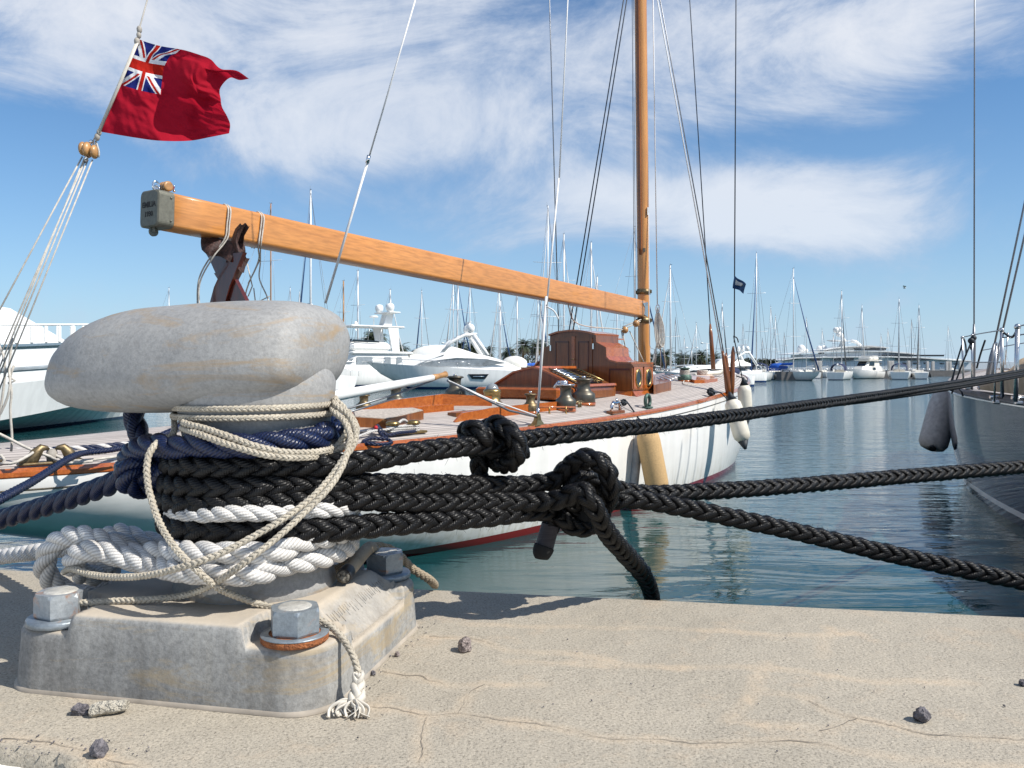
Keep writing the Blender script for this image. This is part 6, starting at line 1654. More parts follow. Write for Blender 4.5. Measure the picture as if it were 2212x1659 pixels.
# ---- motor yachts on the left
def place(root, x, Y, head):
    root.rotation_euler = (0, 0, radians(head)); b = P(x, HY, Y); b.z = WATER; root.location = b
def motor1():
    r = thing('motor_cruiser', 'white trawler-style motor cruiser with covered flybridge and satellite domes', 'motor yacht', (0, 0, 0), 'white motor yachts moored behind the bollard')
    L = 15; B = 4.6
    hull_local(L, B, 2.5, 1.6, flare=3.4).build('hull', [M['boat_white_blue'], M['white_paint']], r)
    mb = MB(); sect(mb, ([(-6, 2.0), (2, 2.0), (4.2, 1.2)], [(-5.8, 1.85), (1.4, 1.8), (3.0, 1.1)]), 1.7, 3.9, 1, 1); c = mb.build('cabin', M['white_paint'], r)
    def pane(*p): q = MB(); q.add([V(a) for a in p], [(0, 1, 2, 3)]); q.build('window', M['glass_grey'], c)
    for sd in (1, -1):
        for x0, x1 in ((-4.8, -4.0), (-3.2, -2.2), (-.6, 1.6)): pane((x0, sd*1.985, 2.7), (x1, sd*1.985, 2.7), (x1-.1, sd*1.93, 3.55), (x0, sd*1.93, 3.55))
    mb = MB(); mb.add([V((2.15, 1.8, 2.75)), V((3.98, 1.1, 2.75)), V((3.2, 1.02, 3.6)), V((1.7, 1.7, 3.6))], [(0, 1, 2, 3)]); mb.add([V((2.15, -1.8, 2.75)), V((3.98, -1.1, 2.75)), V((3.2, -1.02, 3.6)), V((1.7, -1.7, 3.6))], [(0, 1, 2, 3)]); mb.add([V((4.0, 1.0, 2.75)), V((4.0, -1.0, 2.75)), V((3.22, -.95, 3.6)), V((3.22, .95, 3.6))], [(0, 1, 2, 3)])
    mb.build('windscreen', M['glass_grey'], c)
    mb = MB(); mb.bbox((-2.1, 0, 4.05), (8.6, 4.3, .3), .1); mb.bbox((-.6, 0, 4.75), (5.6, 3.9, 1.1), .35); mb.tube([V((2.2, s*.1, 5.35)) for s in range(-17, 18, 2)], .05, 6); mb.build('flybridge', M['white_paint'], r)
    mb = MB(); mb.add([V((2.25, 1.9, 5.3)), V((2.0, 1.9, 5.6)), V((-1.5, 1.98, 5.45)), V((-1.5, 1.98, 5.25))], [(0, 1, 2, 3)]); mb.add([V((2.25, -1.9, 5.3)), V((2.0, -1.9, 5.6)), V((-1.5, -1.98, 5.45)), V((-1.5, -1.98, 5.25))], [(0, 1, 2, 3)]); mb.add([V((2.3, 1.9, 5.3)), V((2.3, -1.9, 5.3)), V((2.05, -1.9, 5.65)), V((2.05, 1.9, 5.65))], [(0, 1, 2, 3)]); mb.build('windscreen', M['glass_dark'], r)
    mb = MB(); mb.bbox((-1.6, 0, 7.2), (7.6, 3.8, .22), .1); hd = mb.build('hard_top', M['white_paint'], r)
    mb = MB()
    for sd in (1, -1):
        mb.prism([V((-4.6, sd*1.7, 4.2)), V((-3.6, sd*1.7, 4.2)), V((-2.9, sd*1.7, 7.2)), V((-4.4, sd*1.7, 7.2)), ], (0, .12, 0)); mb.prism([V((-4.2, sd*.5, 7.2)), V((-3.0, sd*.5, 7.2)), V((-3.6, sd*.5, 9.0)), V((-4.5, sd*.5, 9.0))], (0, .1, 0))
    mb.bbox((-4.0, 0, 9.0), (1.6, 3.6, .16), .06); mb.build('radar_arch', M['white_paint'], r)
    mb = MB()
    for sd in (1, -1):
        for xx in (1.8, 0, -1.7): mb.tube([V((xx, sd*1.85, 5.2)), V((xx-.3, sd*1.85, 7.15))], .03, 5)
    for sd in (1, -1): mb.tube([V((x_, sd*2.0*(1-max(0, x_/8)**2), 3.0 if x_ < 6 else 3.2)) for x_ in (-2, 0, 2, 4, 6, 7.2)], .025, 5)
    mb.build('rails', M['stainless'], r)
    for (px, py, pz, rr) in ((-3.6, 1.2, 9.6, .52), (-3.6, -1.2, 9.6, .5), (-4.2, .2, 9.8, .36)):
        mb = MB(); mb.lathe([(rr*.5, -rr), (rr*.8, -rr*.75), (rr, -rr*.2), (rr*.98, rr*.4), (rr*.7, rr*.85), (0, rr)], (px, py, pz), n=20); mb.build('satellite_dome', M['white_paint'], r)
    mb = MB(); mb.lathe([(.05, -1), (.05, 0), (.5, .02), (.55, .15), (.4, .25), (0, .28)], (-1.8, .4, 8.3), n=16); mb.lathe([(.2, 0), (.22, .3), (.1, .5)], (.6, .2, 7.3), n=12); mb.build('radar', M['white_paint'], r)
    mb = MB(); mb.lathe([(.16, 0), (.16, .02)], (5.3, 1.35, 1.6), axis=(.35, 1, 0), n=16); mb.lathe([(.16, 0), (.16, .02)], (5.3, -1.35, 1.6), axis=(.35, -1, 0), n=16); mb.build('hull_port', M['glass_dark'], r)
    return r
r = motor1(); r.scale = (.88, .88, .88); place(r, 776, 88, 222)
def sleek(label, L, B, fly, head, x, Y, tint, canopy=False, vents=False):
    r = thing('motor_yacht', label, 'motor yacht', (0, 0, 0), 'white motor yachts moored behind the bollard')
    hull_local(L, B, L*.15, L*.10, flare=3.6, rake=.3).build('hull', [M['boat_white_blue'], M['white_paint']], r)
    k = L/15
    mb = MB(); n = 20; rg = []
    for i in range(n+1):
        t = i/n; x_ = (-6.5+12*t)*k; top = (1.75+1.35*sin(pi*min(1, (1-t)*1.12))**.8*(1 if t > .1 else .8))*k; w = B*.40*(1-t**3*.75)
        rg.append([V((x_, -w, 1.45*k)), V((x_, -w*.9, top*.82+.1)), V((x_, -w*.55, top)), V((x_, w*.55, top)), V((x_, w*.9, top*.82+.1)), V((x_, w, 1.45*k))])
    mb.loft(rg, False, True, True, True); c = mb.build('cabin', M['white_paint'], r)
    mb = MB()
    for sd in (1, -1):
        pts = [V((x_*k, sd*(B*.405*(1-((x_+6.5)/12)**3*.75)-.02), z_*k)) for x_, z_ in ((-4.2, 2.15), (-2.5, 2.5), (0, 2.6), (2, 2.35), (3.6, 1.95), (1.5, 1.9), (-2, 1.95))]
        mb.prism(pts, (0, sd*.05, 0))
    mb.build('window', M[tint], c)
    if fly:
        mb = MB(); rg = []
        for i in range(13):
            t = i/12; x_ = (-4.5+6.5*t)*k; w = B*.34*(1-t**3*.7); top = (3.1+.85*sin(pi*(1-t)**.8))*k
            rg.append([V((x_, -w, 2.7*k)), V((x_, -w*.92, top)), V((x_, w*.92, top)), V((x_, w, 2.7*k))])
        mb.loft(rg, False, True, True, True); mb.build('flybridge', M['white_paint'], r)
        mb = MB()
        for sd in (1, -1): mb.tube([V((-1.2*k, sd*1.5*k, 3.3*k)), V((-2.2*k, sd*1.5*k, 4.3*k)), V((-3.4*k, sd*1.4*k, 4.9*k)), V((-4.3*k, sd*1.3*k, 5.0*k))], .16*k, 8); mb.tube([V((-5.6*k, sd*1.6*k, 2.9*k)), V((-4.2*k, sd*1.35*k, 5.0*k))], .22*k, 8)
        mb.bbox((-4.0*k, 0, 5.05*k), (1.2*k, 2.9*k, .16*k), .05); mb.build('radar_arch', M['white_paint'], r)
        mb = MB(); mb.bbox((-4.0*k, 0, 6.2*k), (.12*k, 2.4*k, .14*k), .03); mb.lathe([(.3*k, 0), (.3*k, .6*k), (.15*k, 1.1*k)], (-4*k, 0, 5.1*k), n=12); mb.build('radar', M['white_paint'], r)
        for sd in (1, -1):
            mb = MB(); mb.ball((-4.0*k, sd*1.25*k, 5.55*k), .38*k, 14, 10, (1, 1, 1.2)); mb.build('satellite_dome', M['white_paint'], r)
        mb = MB(); mb.add([V((2.0*k, 1.0*k, 3.2*k)), V((2.0*k, -1.0*k, 3.2*k)), V((1.2*k, -1.2*k, 3.7*k)), V((1.2*k, 1.2*k, 3.7*k))], [(0, 1, 2, 3)]); mb.build('windscreen', M['glass_grey'], r)
    else:
        mb = MB(); mb.add([V((3.2*k, s*B*.25, 2.1*k)) for s in (1, -1)]+[V((1.0*k, s*B*.28, 2.9*k)) for s in (-1, 1)], [(0, 1, 2, 3)]); mb.build('windscreen', M['glass_grey'], r)
    if canopy:
        mb = MB(); mb.ball((-5.0*k, 0, 2.1*k), .85*k, 16, 10, (1.3, 1.2, .8)); mb.build('cockpit_cover', M['canvas_navy'] if canopy == 'navy' else M['cream_white'], r)
    if vents:
        for sd in (1, -1):
            mb = MB(); mb.prism([V((-2.6*k, sd*(B*.5-.02), 1.25*k)), V((-.9*k, sd*(B*.5-.02), 1.25*k)), V((-1.2*k, sd*(B*.49), .85*k)), V((-2.3*k, sd*(B*.49), .85*k))], (0, sd*.08, 0)); vt = mb.build('hull_vent', M['glass_dark'], r)
            mb = MB(); mb.tube([V((-2.2*k, sd*(B*.5+.09), 1.05*k)), V((-1.3*k, sd*(B*.49+.09), 1.05*k))], .05, 6); mb.build('vent_bar', M['chrome'], vt)
    mb = MB()
    for sd in (1, -1):
        pts = [V((x_*k, sd*B*.46*(1-max(0, x_/7.5)**2.1), (1.7+.55+.05*max(0, x_))*k)) for x_ in (-1, 0, 1.5, 3, 4.5, 6, 7)]
        mb.tube(pts, .025, 5)
        for p in pts: mb.tube([p, p-V((0, 0, .6*k))], .018, 4)
    mb.build('guard_rail', M['stainless'], r)
    place(r, x, Y, head); return r
sleek('large sleek white flybridge yacht with blue-tinted window, middle of the white group', 17, 4.8, True, 192, 925, 92, 'glass_blue')
sleek('long white sport yacht with dark hull vents, nearest the mahogany deckhouse', 17, 4.6, False, 187, 985, 80, 'glass_grey', canopy='cream', vents=True)
sleek('open white motorboat with navy canopy seen over the yacht foredeck', 11, 3.6, False, 195, 1515, 88, 'glass_dark', canopy='navy')
sleek('white motorboat half hidden behind the shroud covers', 12, 3.8, True, 200, 1560, 110, 'glass_dark')
def anchor():
    o = MB(); o.tube([P(868, 827, 75), P(880, 822, 75), P(905, 812, 74)], .08, 6); return o

# ---- big white yacht at the left edge (bow hidden by the bollard head)
def bigleft():
    r = thing('motor_yacht', 'large white motor yacht at the left edge, its bow hidden by the bollard head', 'motor yacht', (0, 0, 0))
    L = 26; B = 6.2
    mb = MB(); rings = []
    for i in range(41):
        t = i/40; x = -L/2+L*t; w = B/2*min(1, (.75+.25*sin(min(t/.45, 1)*pi/2)))*(1-max(0, (t-.5)/.5)**2.1); w = max(w, .01)
        zf = 2.35+1.1*t**1.6; zc = .12+1.35*max(0, (t-.25)/.75)**1.3; rk = 2.4*t**4; rg = []
        for sd in (-1, 1):
            col = [(w, zf, 0), (w*.985, (zf+zc)*.5, .35), (w*(.95-.12*t), zc, .7), (w*(.93-.12*t), zc-.03, .72), (w*.55*(1-t*.7), -.1+.5*max(0, t-.8), .9), (.0, -.8+1.0*max(0, t-.8)*4, 1.)]
            pts = [V((x-rk*u, sd*p, z)) for p, z, u in col]
            rg += pts if sd < 0 else pts[::-1][1:]
        rings.append(rg)
    mb.loft(rings, False, False, False, False); mb.f.append(tuple(range(11))); mb.sm.append(False); mb.mi.append(0)
    for i in range(40): mb.add([rings[i][0], rings[i][-1], rings[i+1][-1], rings[i+1][0]], [(0, 1, 2, 3)], False, 0)
    mb.build('hull', M['boat_white'], r)
    mb = MB()
    for sd in (1, -1):
        mb.loft([[V((x, sd*(w+.015), z-.75)), V((x, sd*(w+.045), z-.72)), V((x, sd*(w+.045), z-.66)), V((x, sd*(w+.01), z-.62))] for x, w, z in [(-L/2+L*t, B/2*min(1, (.75+.25*sin(min(t/.45, 1)*pi/2)))*(1-max(0, (t-.5)/.5)**2.1)-.03, 2.35+1.1*t**1.6) for t in [i/40 for i in range(36)]]], False, False, False, False)
    mb.build('hull_groove', M['glass_grey'], r)
    # bulwark / upper hull band
    mb = MB(); rg = []
    for i in range(41):
        t = i/40; x = -L/2+L*t*1.0; w = B/2*min(1, (.75+.25*sin(min(t/.45, 1)*pi/2)))*(1-max(0, (t-.5)/.5)**2.1); w = max(w, .02); z = 2.35+1.1*t**1.6
        rg.append((x, w, z))
    for sd in (1, -1):
        mb.loft([[V((x, sd*(w+.02), z-.05)), V((x, sd*(w+.05), z+.02)), V((x, sd*(w+.05), z+.10)), V((x, sd*(w-.02), z+.10))] for x, w, z in rg], False, False, False, False)
    mb.build('rubbing_strake', M['stainless'], r)
    mb = MB()
    for sd in (1, -1):
        for x, w, z in rg[::1]:
            if x > -9 and w > .3: mb.bbox((x, sd*(w-.04), z+.38), (.12, .10, .56), .03)
        mb.tube([V((x, sd*(w-.04), z+.70)) for x, w, z in rg if x > -9], .035, 6)
    mb.build('rail_posts', M['white_paint'], r)
    mb = MB(); sect(mb, ([(-9, 2.4), (3, 2.4), (7.2, .8)], [(-9, 2.1), (1.0, 1.9), (3.4, .8)]), 2.6, 4.15, 1, 1); c = mb.build('superstructure', M['white_paint'], r)
    mb = MB()
    for sd in (1, -1): mb.prism([V((-7, sd*2.25, 3.5)), V((1.5, sd*2.16, 3.5)), V((.6, sd*2.06, 3.95)), V((-7, sd*2.18, 3.95))], (0, sd*.05, 0))
    mb.build('window', M['glass_dark'], c)
    for sd in (1, -1):
        mb = MB(); mb.lathe([(.17, 0), (.17, .05)], (5.6, sd*2.08, 1.95), axis=(.3, sd, -.35), n=20); mb.build('hull_port', M['glass_dark'], r)
    mb = MB()
    return r
BLy = bigleft(); BLy.rotation_euler = (0, 0, radians(77)); BLy.location = (-18.6, 25.2, WATER)
hf = P(46, 770, 21.5); k = hf.y/F
fb_ = thing('fender', 'cream fender with dark ends hanging on the big white yacht at the left edge', 'fender', P(46, 818, 27.3))
t_ = P(48, 775, 27.3); b_ = P(46, 852, 27.3)
mb = MB(); Lf = (t_-b_).length; mb.lathe([(.05, 0), (.16, .1), (.22, .2), (.22, Lf-.2), (.16, Lf-.1), (.05, Lf)], b_, axis=t_-b_, n=20); mb.build('body', M['fender_white'], fb_)
mb = MB(); mb.lathe([(.15, 0), (.04, -.22)], b_+V((0, 0, .06)), n=16); mb.build('end_cap', M['black_rubber'], fb_); mb = MB(); mb.lathe([(.15, 0), (.05, .15)], t_-V((0, 0, .04)), n=16); mb.build('end_cap', M['black_rubber'], fb_)
mb = MB(); mb.tube([t_, P(43, 700, 27.2)], .015, 5); mb.build('lanyard', M['rope_small'], fb_)

# ---- cream motor cruiser on the right
r = thing('motor_cruiser', 'cream-white flybridge motor cruiser, bow towards the left, on the right pontoon', 'motor yacht', (0, 0, 0), 'nearer boats on the right pontoons')
hull_local(8.5, 3.2, 1.75, 1.2, flare=2.2).build('hull', [M['boat_white'], M['cream_white']], r)
mb = MB(); sect(mb, ([(-3.2, 1.3), (1.2, 1.3), (2.4, .9)], [(-3.0, 1.2), (.8, 1.15), (1.7, .7)]), 1.3, 2.1, 1, 1); sect(mb, ([(-2.6, 1.15), (.6, 1.1), (1.2, .8)], [(-2.5, 1.1), (.1, 1.0), (.4, .8)]), 2.1, 3.0, 1, 1); c = mb.build('cabin', M['cream_white'], r)
mb = MB()
for sd in (1, -1): mb.prism([V((-1.0, sd*1.155, 2.2)), V((.5, sd*1.11, 2.2)), V((.15, sd*1.06, 2.85)), V((-1.0, sd*1.11, 2.85))], (0, sd*.03, 0)); mb.prism([V((-1.2, sd*1.29, 1.5)), V((-.3, sd*1.29, 1.5)), V((-.5, sd*1.24, 1.9)), V((-1.2, sd*1.24, 1.9))], (0, sd*.03, 0))
mb.add([V((1.22, .75, 2.2)), V((1.22, -.75, 2.2)), V((.5, -.75, 2.9)), V((.5, .75, 2.9))], [(0, 1, 2, 3)]); mb.build('window', M['glass_dark'], c)
mb = MB(); mb.bbox((-1.0, 0, 3.1), (3.8, 2.9, .16), .05); mb.bbox((-1.1, 0, 3.45), (2.6, 2.3, .55), .15); mb.bbox((-1.3, 0, 3.85), (1.8, 2.2, .1), .04); mb.build('flybridge', M['cream_white'], r)
place(r, 1868, 142, 215)

# ---- superyacht far behind
def mega():
    r = thing('superyacht', 'very large pale superyacht with layered decks behind the pontoons at right', 'superyacht', (0, 0, 0))
    Y = 245
    def O(pts, y0, dy, m_, name, par=None):
        mb = MB(); out_ = [P(x, y, Y+y0) for x, y in pts]; 
        # convex-ish outline between an upper and a lower line
        mb.loft([[p, p+V((0, dy, 0))] for p in out_]+[[out_[0], out_[0]+V((0, dy, 0))]], False, False, False, False, 0)
        return mb, out_
    def slab(top, bot, y0, dy, m_, name, par):
        """top and bottom line given at the same x positions"""
        mb = MB(); rg = []
        for (x, yt), (x2, yb) in zip(top, bot):
            a, b = P(x, yt, Y+y0), P(x2, yb, Y+y0); c, d = P(x2, yb, Y+y0), P(x, yt, Y+y0)
            c = c+V((0, dy, 0)); d = d+V((0, dy, 0)); rg.append([a, b, c, d])
        mb.loft(rg, True, True, True, False); return mb.build(name, m_, par)
    slab([(1640, 790), (1700, 785), (1745, 783), (1860, 780), (2000, 781), (2110, 783), (2200, 781), (2290, 778), (2320, 776)], [(1650, 806)]+[(x, 807) for x in (1700, 1745, 1860, 2000, 2110, 2200, 2270, 2285)], 0, 13, M['mega_grey'], 'hull', r)
    slab([(1690, 780), (1745, 774), (1800, 772), (1900, 771), (1990, 773), (2080, 776)], [(1690, 785), (1745, 784), (1800, 783), (1900, 783), (1990, 783), (2080, 783)], .5, 12, M['white_paint'], 'main_deck', r)
    slab([(1690, 776.5), (1720, 772), (1800, 770), (1900, 769), (1985, 771), (2060, 777), (2100, 778)], [(1690, 779), (1720, 774.5), (1800, 772.5), (1900, 771.5), (1985, 773.5), (2060, 779), (2100, 781)], -1.0, 14, M['white_paint'], 'deck_edge', r)
    slab([(1735, 766), (1790, 763), (1880, 759), (1950, 760), (1975, 763)], [(1735, 772), (1790, 771), (1880, 770), (1950, 771), (1970, 772)], 1, 11, M['mega_grey'], 'upper_deck', r)
    slab([(1712, 764), (1745, 760), (1800, 757), (1860, 756), (1920, 758), (1965, 762), (1980, 764)], [(1712, 766), (1745, 763), (1800, 760.5), (1860, 759), (1920, 761), (1965, 764.5), (1980, 765.5)], -.5, 13, M['white_paint'], 'upper_roof', r)
    slab([(1790, 754), (1830, 750), (1870, 748), (1900, 750), (1915, 753)], [(1790, 760), (1830, 759), (1870, 758), (1900, 758), (1912, 758)], 2, 9, M['white_paint'], 'bridge_deck', r)
    slab([(1780, 755), (1810, 750), (1840, 747), (1880, 746), (1910, 749), (1922, 751)], [(1780, 757), (1810, 752), (1840, 749.5), (1880, 748.5), (1910, 751), (1922, 752.2)], .5, 12, M['white_paint'], 'bridge_roof', r)
    for k, (x0, x1, y0, y1) in enumerate(((1752, 1773, 774, 779), (1800, 1845, 773, 778), (1935, 2010, 772, 777.5), (1905, 2040, 766, 770), (1845, 1915, 751.5, 756), (1885, 1905, 783, 787), (1950, 1962, 783, 787), (1972, 1984, 783, 786), (1995, 2003, 783, 786), (2030, 2040, 784, 786.5), (2060, 2080, 785, 787))):
        slab([(x0, y0), (x1, y0+.3)], [(x0+2, y1), (x1-1, y1)], -.6 if y0 < 783 else -.2, .5, M['glass_dark'], 'window_band', r)
    slab([(1800, 734), (1840, 735.5)], [(1812, 737), (1838, 737)], 3, 6, M['white_paint'], 'mast_wing', r)
    mb = MB(); mb.tube([P(1838, 736, Y+6), P(1850, 739, Y+6), P(1862, 750, Y+6)], .5, 8); mb.tube([P(1816, 752, Y+6), P(1822, 735, Y+6), P(1812, 712, Y+6)], [.9, .7, .5], 8); mb.build('radar_mast', M['white_paint'], r)
    for x, y, rr in ((1806, 713, .9), (1814, 712, .8), (1812, 722, .8), (1731, 753, 1.2), (1728, 760, .8), (1742, 757, .5), (1770, 753, .9), (1779, 753, 1.1), (1774, 762, .9)):
        mb = MB(); mb.ball(P(x, y, Y+6), rr, 14, 10); mb.build('radar_dome', M['white_paint'], r)
    return r
mega()

# ---- pontoons, piles, breakwater
def pontoon(x0, x1, Y0, Y1, h, label, w=3.):
    a = P(x0, HY, Y0); b = P(x1, HY, Y1); a.z = b.z = WATER-.2; d = (b-a).normalized(); s_ = V((-d.y, d.x, 0))*w
    mb = MB(); mb.prism([a, b, b+V((0, 0, h+.2)), a+V((0, 0, h+.2))], s_); o = mb.build('pontoon', M['pontoon_grey']); tag(o, label, 'pontoon', 'grey floating pontoons')
pontoon(1575, 1612, 130, 128, 1.3, 'grey pontoon end showing between the yacht bow and the white sloop')
pontoon(1688, 1735, 126, 126, 1.3, 'grey pontoon right of the white sloop')
pontoon(1745, 1777, 150, 150, 1.2, 'short grey pontoon left of the boat with the navy bimini')
pontoon(1900, 1985, 150, 150, 1.3, 'long grey pontoon right of the cream motor cruiser')
pontoon(2008, 2095, 175, 175, 1.2, 'grey pontoon reaching towards the navy yacht at right')
for i, x in enumerate((1595, 1604, 1678, 1764, 1771, 1893, 1921, 1927, 1962, 2003, 2015, 2045, 2052, 2074)):
    Y = 155 if x < 1990 else 180
    mb = MB(); c = P(x, HY, Y); c.z = WATER-.5; mb.bbox(c+V((0, 0, 1.55)), (.55, .55, 4.1 if x > 1700 else 3.6), .05); o = mb.build('mooring_pile', M['piling'])
    names = ['leftmost pale pile behind the grey pontoon by the yacht bow', 'second pale pile from the left, close to the white sloop bow', 'pale pile at the stern of the white sloop', 'left pile of the pair left of the navy bimini boat', 'right pile of the pair left of the navy bimini boat', 'pale pile at the stern of the cream motor cruiser', 'left pile of the pair right of the cream cruiser', 'right pile of the pair right of the cream cruiser', 'pale pile behind the boat with the navy hoop', 'pale pile right beside the small white stern-on boat', 'pale pile one step right of the small stern-on boat', 'left pile of the pair on the far right pontoon', 'right pile of the pair on the far right pontoon', 'last pale pile before the navy yacht']
    tag(o, names[i], 'pile', 'pale mooring piles along the pontoons')
mb = MB(); a = P(1500, HY, 330); b = P(2500, HY, 300); a.z = b.z = WATER-1; mb.prism([a, b, b+V((0, 0, 3.4)), a+V((0, 0, 3.4))], (0, 14, 0)); o = mb.build('breakwater', M['breakwater']); tag(o, 'long low brown breakwater along the horizon at right', 'breakwater')
mb = MB(); a = P(-400, HY, 215); b = P(1640, HY, 240); a.z = b.z = WATER-1; mb.prism([a, b, b+V((0, 0, 2.2)), a+V((0, 0, 2.2))], (0, 60, 0)); o = mb.build('shore', M['breakwater']); struct(o)
mb = MB(); a = P(2120, 783, 260); b = P(2215, 782, 258); mb.prism([P(2115, 790, 262), P(2225, 790, 262), P(2220, 783, 262), P(2125, 783, 262)], (0, 8, 0)); o = mb.build('low_building', M['mortar']); tag(o, 'low pale-yellow building beyond the stern rail of the navy yacht', 'building')

# ---- palms and trees on the shore
def palm(x, ytop, Y, label, seed, spread=1.0, dens=95):
    rn = random.Random(seed)
    base = P(x, HY, Y); base.z = WATER+1.0
    top = P(x, ytop+14, Y); r = thing('palm_tree', label, 'palm tree', base, 'palm trees on the far shore')
    mb = MB(); mb.tube([base, base.lerp(top, .5)+V((rn.uniform(-.3, .3), 0, 0)), top], [.42, .32, .30], 8); mb.build('trunk', M['palm_trunk'], r)
    mb = MB(); dead = MB()
    for i in range(dens):
        az = rn.uniform(0, 2*pi); el = rn.uniform(-.9, 1.25); ln = rn.uniform(1.5, 2.5)*spread; m_ = mb if el > -.35 else dead
        d0 = V((cos(az)*cos(el), sin(az)*cos(el), sin(el))); pts = []; p = V(top); d = V(d0)
        for k in range(7): pts.append(V(p)); p = p+d*ln/6; d = (d+V((0, 0, -.22-.1*k*.4))).normalized()
        sd = d0.cross(V((0, 0, 1))); sd = sd.normalized() if sd.length > .01 else V((1, 0, 0))
        for k in range(6):
            a, b = pts[k], pts[k+1]; w = .60*(1-abs(k-2)/6)
            for s_ in (1, -1):
                for q in range(3):
                    o_ = a.lerp(b, q/3); m_.add([o_, a.lerp(b, q/3+.22), o_+sd*s_*w+(b-a)*.55+V((0, 0, -w*rn.uniform(.1, .7)))], [(0, 1, 2)])
    mb.build('crown', M['palm_leaf'], r)
    if dead.f: dead.build('dead_fronds', M['palm_dead'], r)
PL = [(718, 752, 200, 'palm crown showing through the flybridge of the trawler cruiser', 11), (812, 716, 150, 'palm behind the flybridge cruiser, left of its mast', 1), (800, 722, 152, 'palm crown partly hidden by the satellite domes mast', 12), (864, 742, 160, 'palm between the flybridge cruiser and the sleek yacht', 2), (915, 748, 190, 'small palm top above the sleek yacht', 3), (995, 736, 170, 'palm behind the arch of the sleek yacht, left one', 4), (1022, 738, 170, 'palm behind the arch of the sleek yacht, right one', 5), (1053, 747, 190, 'small palm left of the brown shaggy palm', 6), (1098, 750, 165, 'shaggy palm with brown skirt left of the blue sail cover', 7), (1131, 733, 170, 'tall palm directly above the blue sail cover', 8), (1158, 737, 172, 'palm right of the tallest one, next to the deckhouse', 9), (1172, 733, 180, 'palm just touching the left edge of the deckhouse', 10),
      (1318, 752, 190, 'palm left of the varnished mast foot', 21), (1338, 755, 192, 'palm touching the varnished mast foot on its left', 22), (1412, 764, 200, 'palm just right of the varnished mast', 23), (1437, 756, 195, 'palm behind the hanging halyards', 24), (1474, 760, 195, 'left palm of the dense clump over the foredeck', 25), (1490, 763, 195, 'right palm of the dense clump over the foredeck', 26), (1514, 758, 195, 'palm standing alone right of the dense clump', 27), (1543, 762, 200, 'palm between the two shroud covers', 28)]
for x, y, Y, lab, sd in PL: palm(x, y, Y, lab, sd, 1.15 if x < 1200 else 1.35)
def bush(x, ytop, ybase, w, Y, label, seed, name='tree'):
    rn = random.Random(seed); k = Y/F; c = P(x, (ytop+ybase)/2, Y); hw = w*k/2; hh = (ybase-ytop)*k/2
    base = P(x, HY, Y); base.z = WATER+1
    r = thing(name, label, 'tree', base, 'trees on the far shore'); mb = MB()
    mb.tube([base, c], [.25, .15], 6); mb.build('trunk', M['palm_trunk'], r); mb = MB()
    for i in range(int(520*max(1, hw*hh/6))):
        d = V((rn.gauss(0, 1), rn.gauss(0, 1), rn.gauss(0, 1))).normalized()*rn.random()**.4
        p = c+V((d.x*hw*(1+.3*noise.noise(V((i*.1, 0, seed)))), d.y*hw*.8, d.z*hh)); s_ = rn.uniform(.25, .6)
        a, b = V((rn.uniform(-1, 1), rn.uniform(-1, 1), rn.uniform(-1, 1)))*s_, V((rn.uniform(-1, 1), rn.uniform(-1, 1), rn.uniform(-1, 1)))*s_
        mb.add([p, p+a, p+a*.5+b], [(0, 1, 2)])
    mb.build('crown', M['tree_dark'], r)
for i, (x, yt, yb, w, lab) in enumerate([(835, 762, 788, 34, 'dark tree mass right of the trawler cruiser'), (1140, 766, 792, 60, 'dark low tree under the tall palms'), (1330, 772, 792, 46, 'low tree behind the boom tackle'), (1430, 776, 794, 50, 'low tree under the halyard coil'), (1487, 772, 794, 60, 'low tree at the foot of the dense palm clump'), (1530, 776, 794, 44, 'low tree between palm clump and shroud cover'), (1601, 775, 790, 34, 'low green tree just right of the shroud covers'), (1622, 773, 790, 30, 'low green tree left of the tallest right-hand mast'), (1648, 775, 790, 26, 'low green tree right of the tallest right-hand mast'), (1668, 777, 790, 24, 'last low tree of the row before open sky')]):
    bush(x, yt, yb, w, 225, lab, i+50)
# lamp posts on the quay far away
for i, (x, y, lab) in enumerate([(927, 750, 'white lamp post with two lamps left of the arch of the sleek yacht'), (967, 742, 'white lamp post just left of the crossing masts'), (1112, 754, 'small white lamp post between shaggy palm and tall palm'), (1494, 752, 'white lamp post in front of the dense palm clump'), (1527, 742, 'white lamp post left of the shroud cover')]):
    b = P(x, 790, 190); t = P(x, y, 190); r = thing('lamp_post', lab, 'lamp post', b, 'lamp posts on the far quay'); mb = MB(); mb.tube([b, t], [.14, .09], 6); mb.tube([t+V((-1.1, 0, .1)), t, t+V((1.1, 0, .1))], .05, 5); mb.build('post', M['white_paint'], r)
    for s_ in (-1, 1): mb = MB(); mb.ball(t+V((1.15*s_, 0, .12)), .28, 8, 6, (1.3, 1, .6)); mb.build('lamp', M['white_paint'], r)

